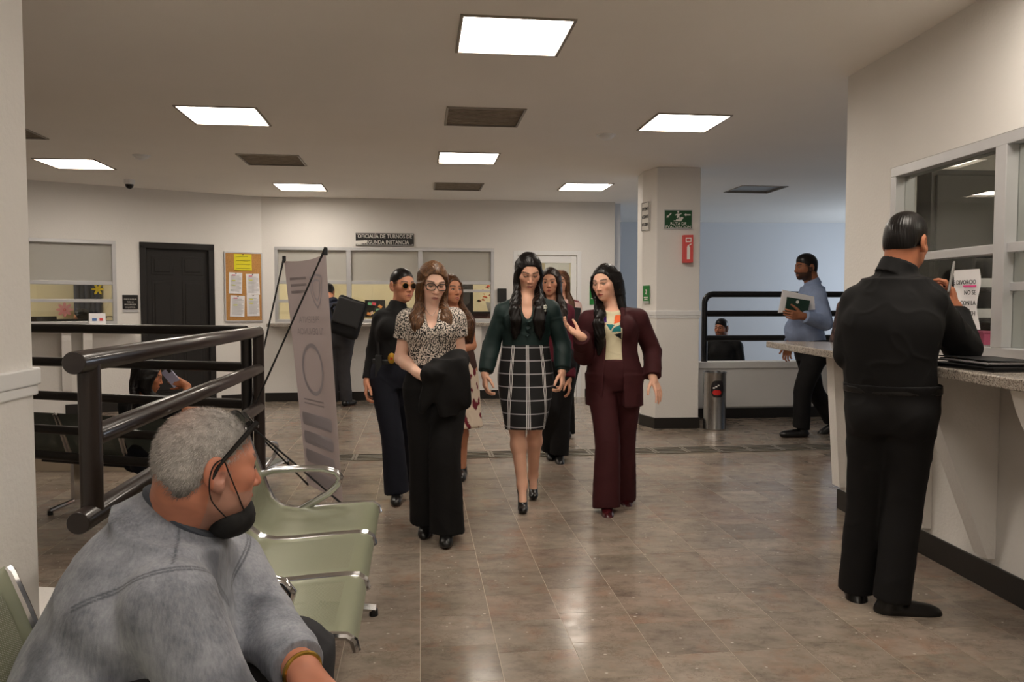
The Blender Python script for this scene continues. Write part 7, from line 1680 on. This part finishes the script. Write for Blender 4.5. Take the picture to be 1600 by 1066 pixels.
b = MB(); b.tube([nk + nd * .012 + P.f * .004 + (s1_ * math.cos(a) * .086 + f1_ * math.sin(a) * .086) - P.base for a in np.linspace(0, 2 * math.pi, 40, endpoint=False)], .0095, 8, closed=True); b.build('collar_band', M_seam, P.root, smooth=True)
# gold chain
b = MB(); links = [nk + nd * .036 + P.f * .006 + (s1_ * math.cos(a) * .0785 + f1_ * math.sin(a) * .0785) - P.base for a in np.linspace(0, 2 * math.pi, 70, endpoint=False)]
for i, p_ in enumerate(links): q_ = links[(i + 1) % 70]; t_v = nrm(q_ - p_); sd2 = nrm(np.cross(t_v, nd)) ; b.tube([p_ + (t_v * math.cos(a) * .0035 + (nd if i % 2 else sd2) * math.sin(a) * .0022) for a in np.linspace(0, 2 * math.pi, 8, endpoint=False)], .0009, 4, closed=True)
b.build('gold_chain', mat_cache('gold links', rgb(212, 172, 84), .25, metal=1.0), P.root, smooth=True)
# trousers, shoes
P.garment('trousers', P.trousers(.012, thigh=.110, knee=.086, hem=.075, hemz=.02), cloth_mat('dark grey denim', rgb(52, 52, 55), .85), h=.008, fold=.004)
[P.shoe(s, vec(1, .1, 0)) for s in 'LR']
# sunglasses pushed up on the head
gm_ = mat_cache('black glasses plastic', rgb(12, 12, 13), .3); b = MB()
for sg in (1, -1): b.tube([L_(sg * .086, -.024, -.014) - P.base, L_(sg * .085, -.012, .012) - P.base, L_(sg * .083, .025, .055) - P.base, L_(sg * .074, .066, .098) - P.base], [.0034, .0042, .0052, .006], 8)
so = b.build('sunglasses', gm_, P.root, smooth=True)
for sg in (1, -1):
    b = MB(); pts_ = [L_(sg * .036 + .033 * math.cos(t), .072 + .014 * math.sin(t) - .008 * abs(math.cos(t)), .108 + .024 * math.sin(t) * -.5 - .010 * abs(sg * .036 + .033 * math.cos(t)) / .04) - P.base for t in np.linspace(0, 2 * math.pi, 22, endpoint=False)]
    b.add(pts_ + [p_ + P.hu * .004 for p_ in pts_], [tuple(range(22)), tuple(range(43, 21, -1))] + [(i, (i + 1) % 22, 22 + (i + 1) % 22, 22 + i) for i in range(22)]); b.build('lens', gm_, so)
# face mask pulled under the chin
F = Fld(); F.ell(L_(0, .048, -.112), np.array([.057, .046, .040]) * z_, P.HR); F.ell(L_(0, .074, -.100), np.array([.040, .026, .038]) * z_, P.HR, k=.02); F.ell(L_(0, .03, -.070), np.array([.050, .056, .034]) * z_, P.HR, op='s', k=.008)
mo = P.garment('face_mask', F, mat_cache('black mask cloth', rgb(14, 14, 15), .85), h=.003, fold=.002, ffreq=70)
for sg in (1, -1):
    b = MB(); b.tube(crom([L_(sg * .050, .062, -.088) - P.base, L_(sg * .068, .042, -.058) - P.base, L_(sg * .082, .014, -.01) - P.base, L_(sg * .086, -.004, .022) - P.base, L_(sg * .090, -.024, .012) - P.base, L_(sg * .090, -.030, -.02) - P.base, L_(sg * .074, -.016, -.06) - P.base, L_(sg * .058, .022, -.098) - P.base]), .0014, 6); b.build('ear_loop', bpy.data.materials['black mask cloth'], mo, smooth=True)
# wrist watch
wq = e_ * .02 + w_2 * .98; sx1 = nrm(np.cross(ax_, UP)); sy1 = np.cross(sx1, ax_); b = MB(); b.tube([wq + (sx1 * math.cos(a) + sy1 * math.sin(a)) * .036 - P.base for a in np.linspace(0, 2 * math.pi, 24, endpoint=False)], .006, 8, closed=True); b.build('gold_bracelet', bpy.data.materials['gold links'], P.root, smooth=True)
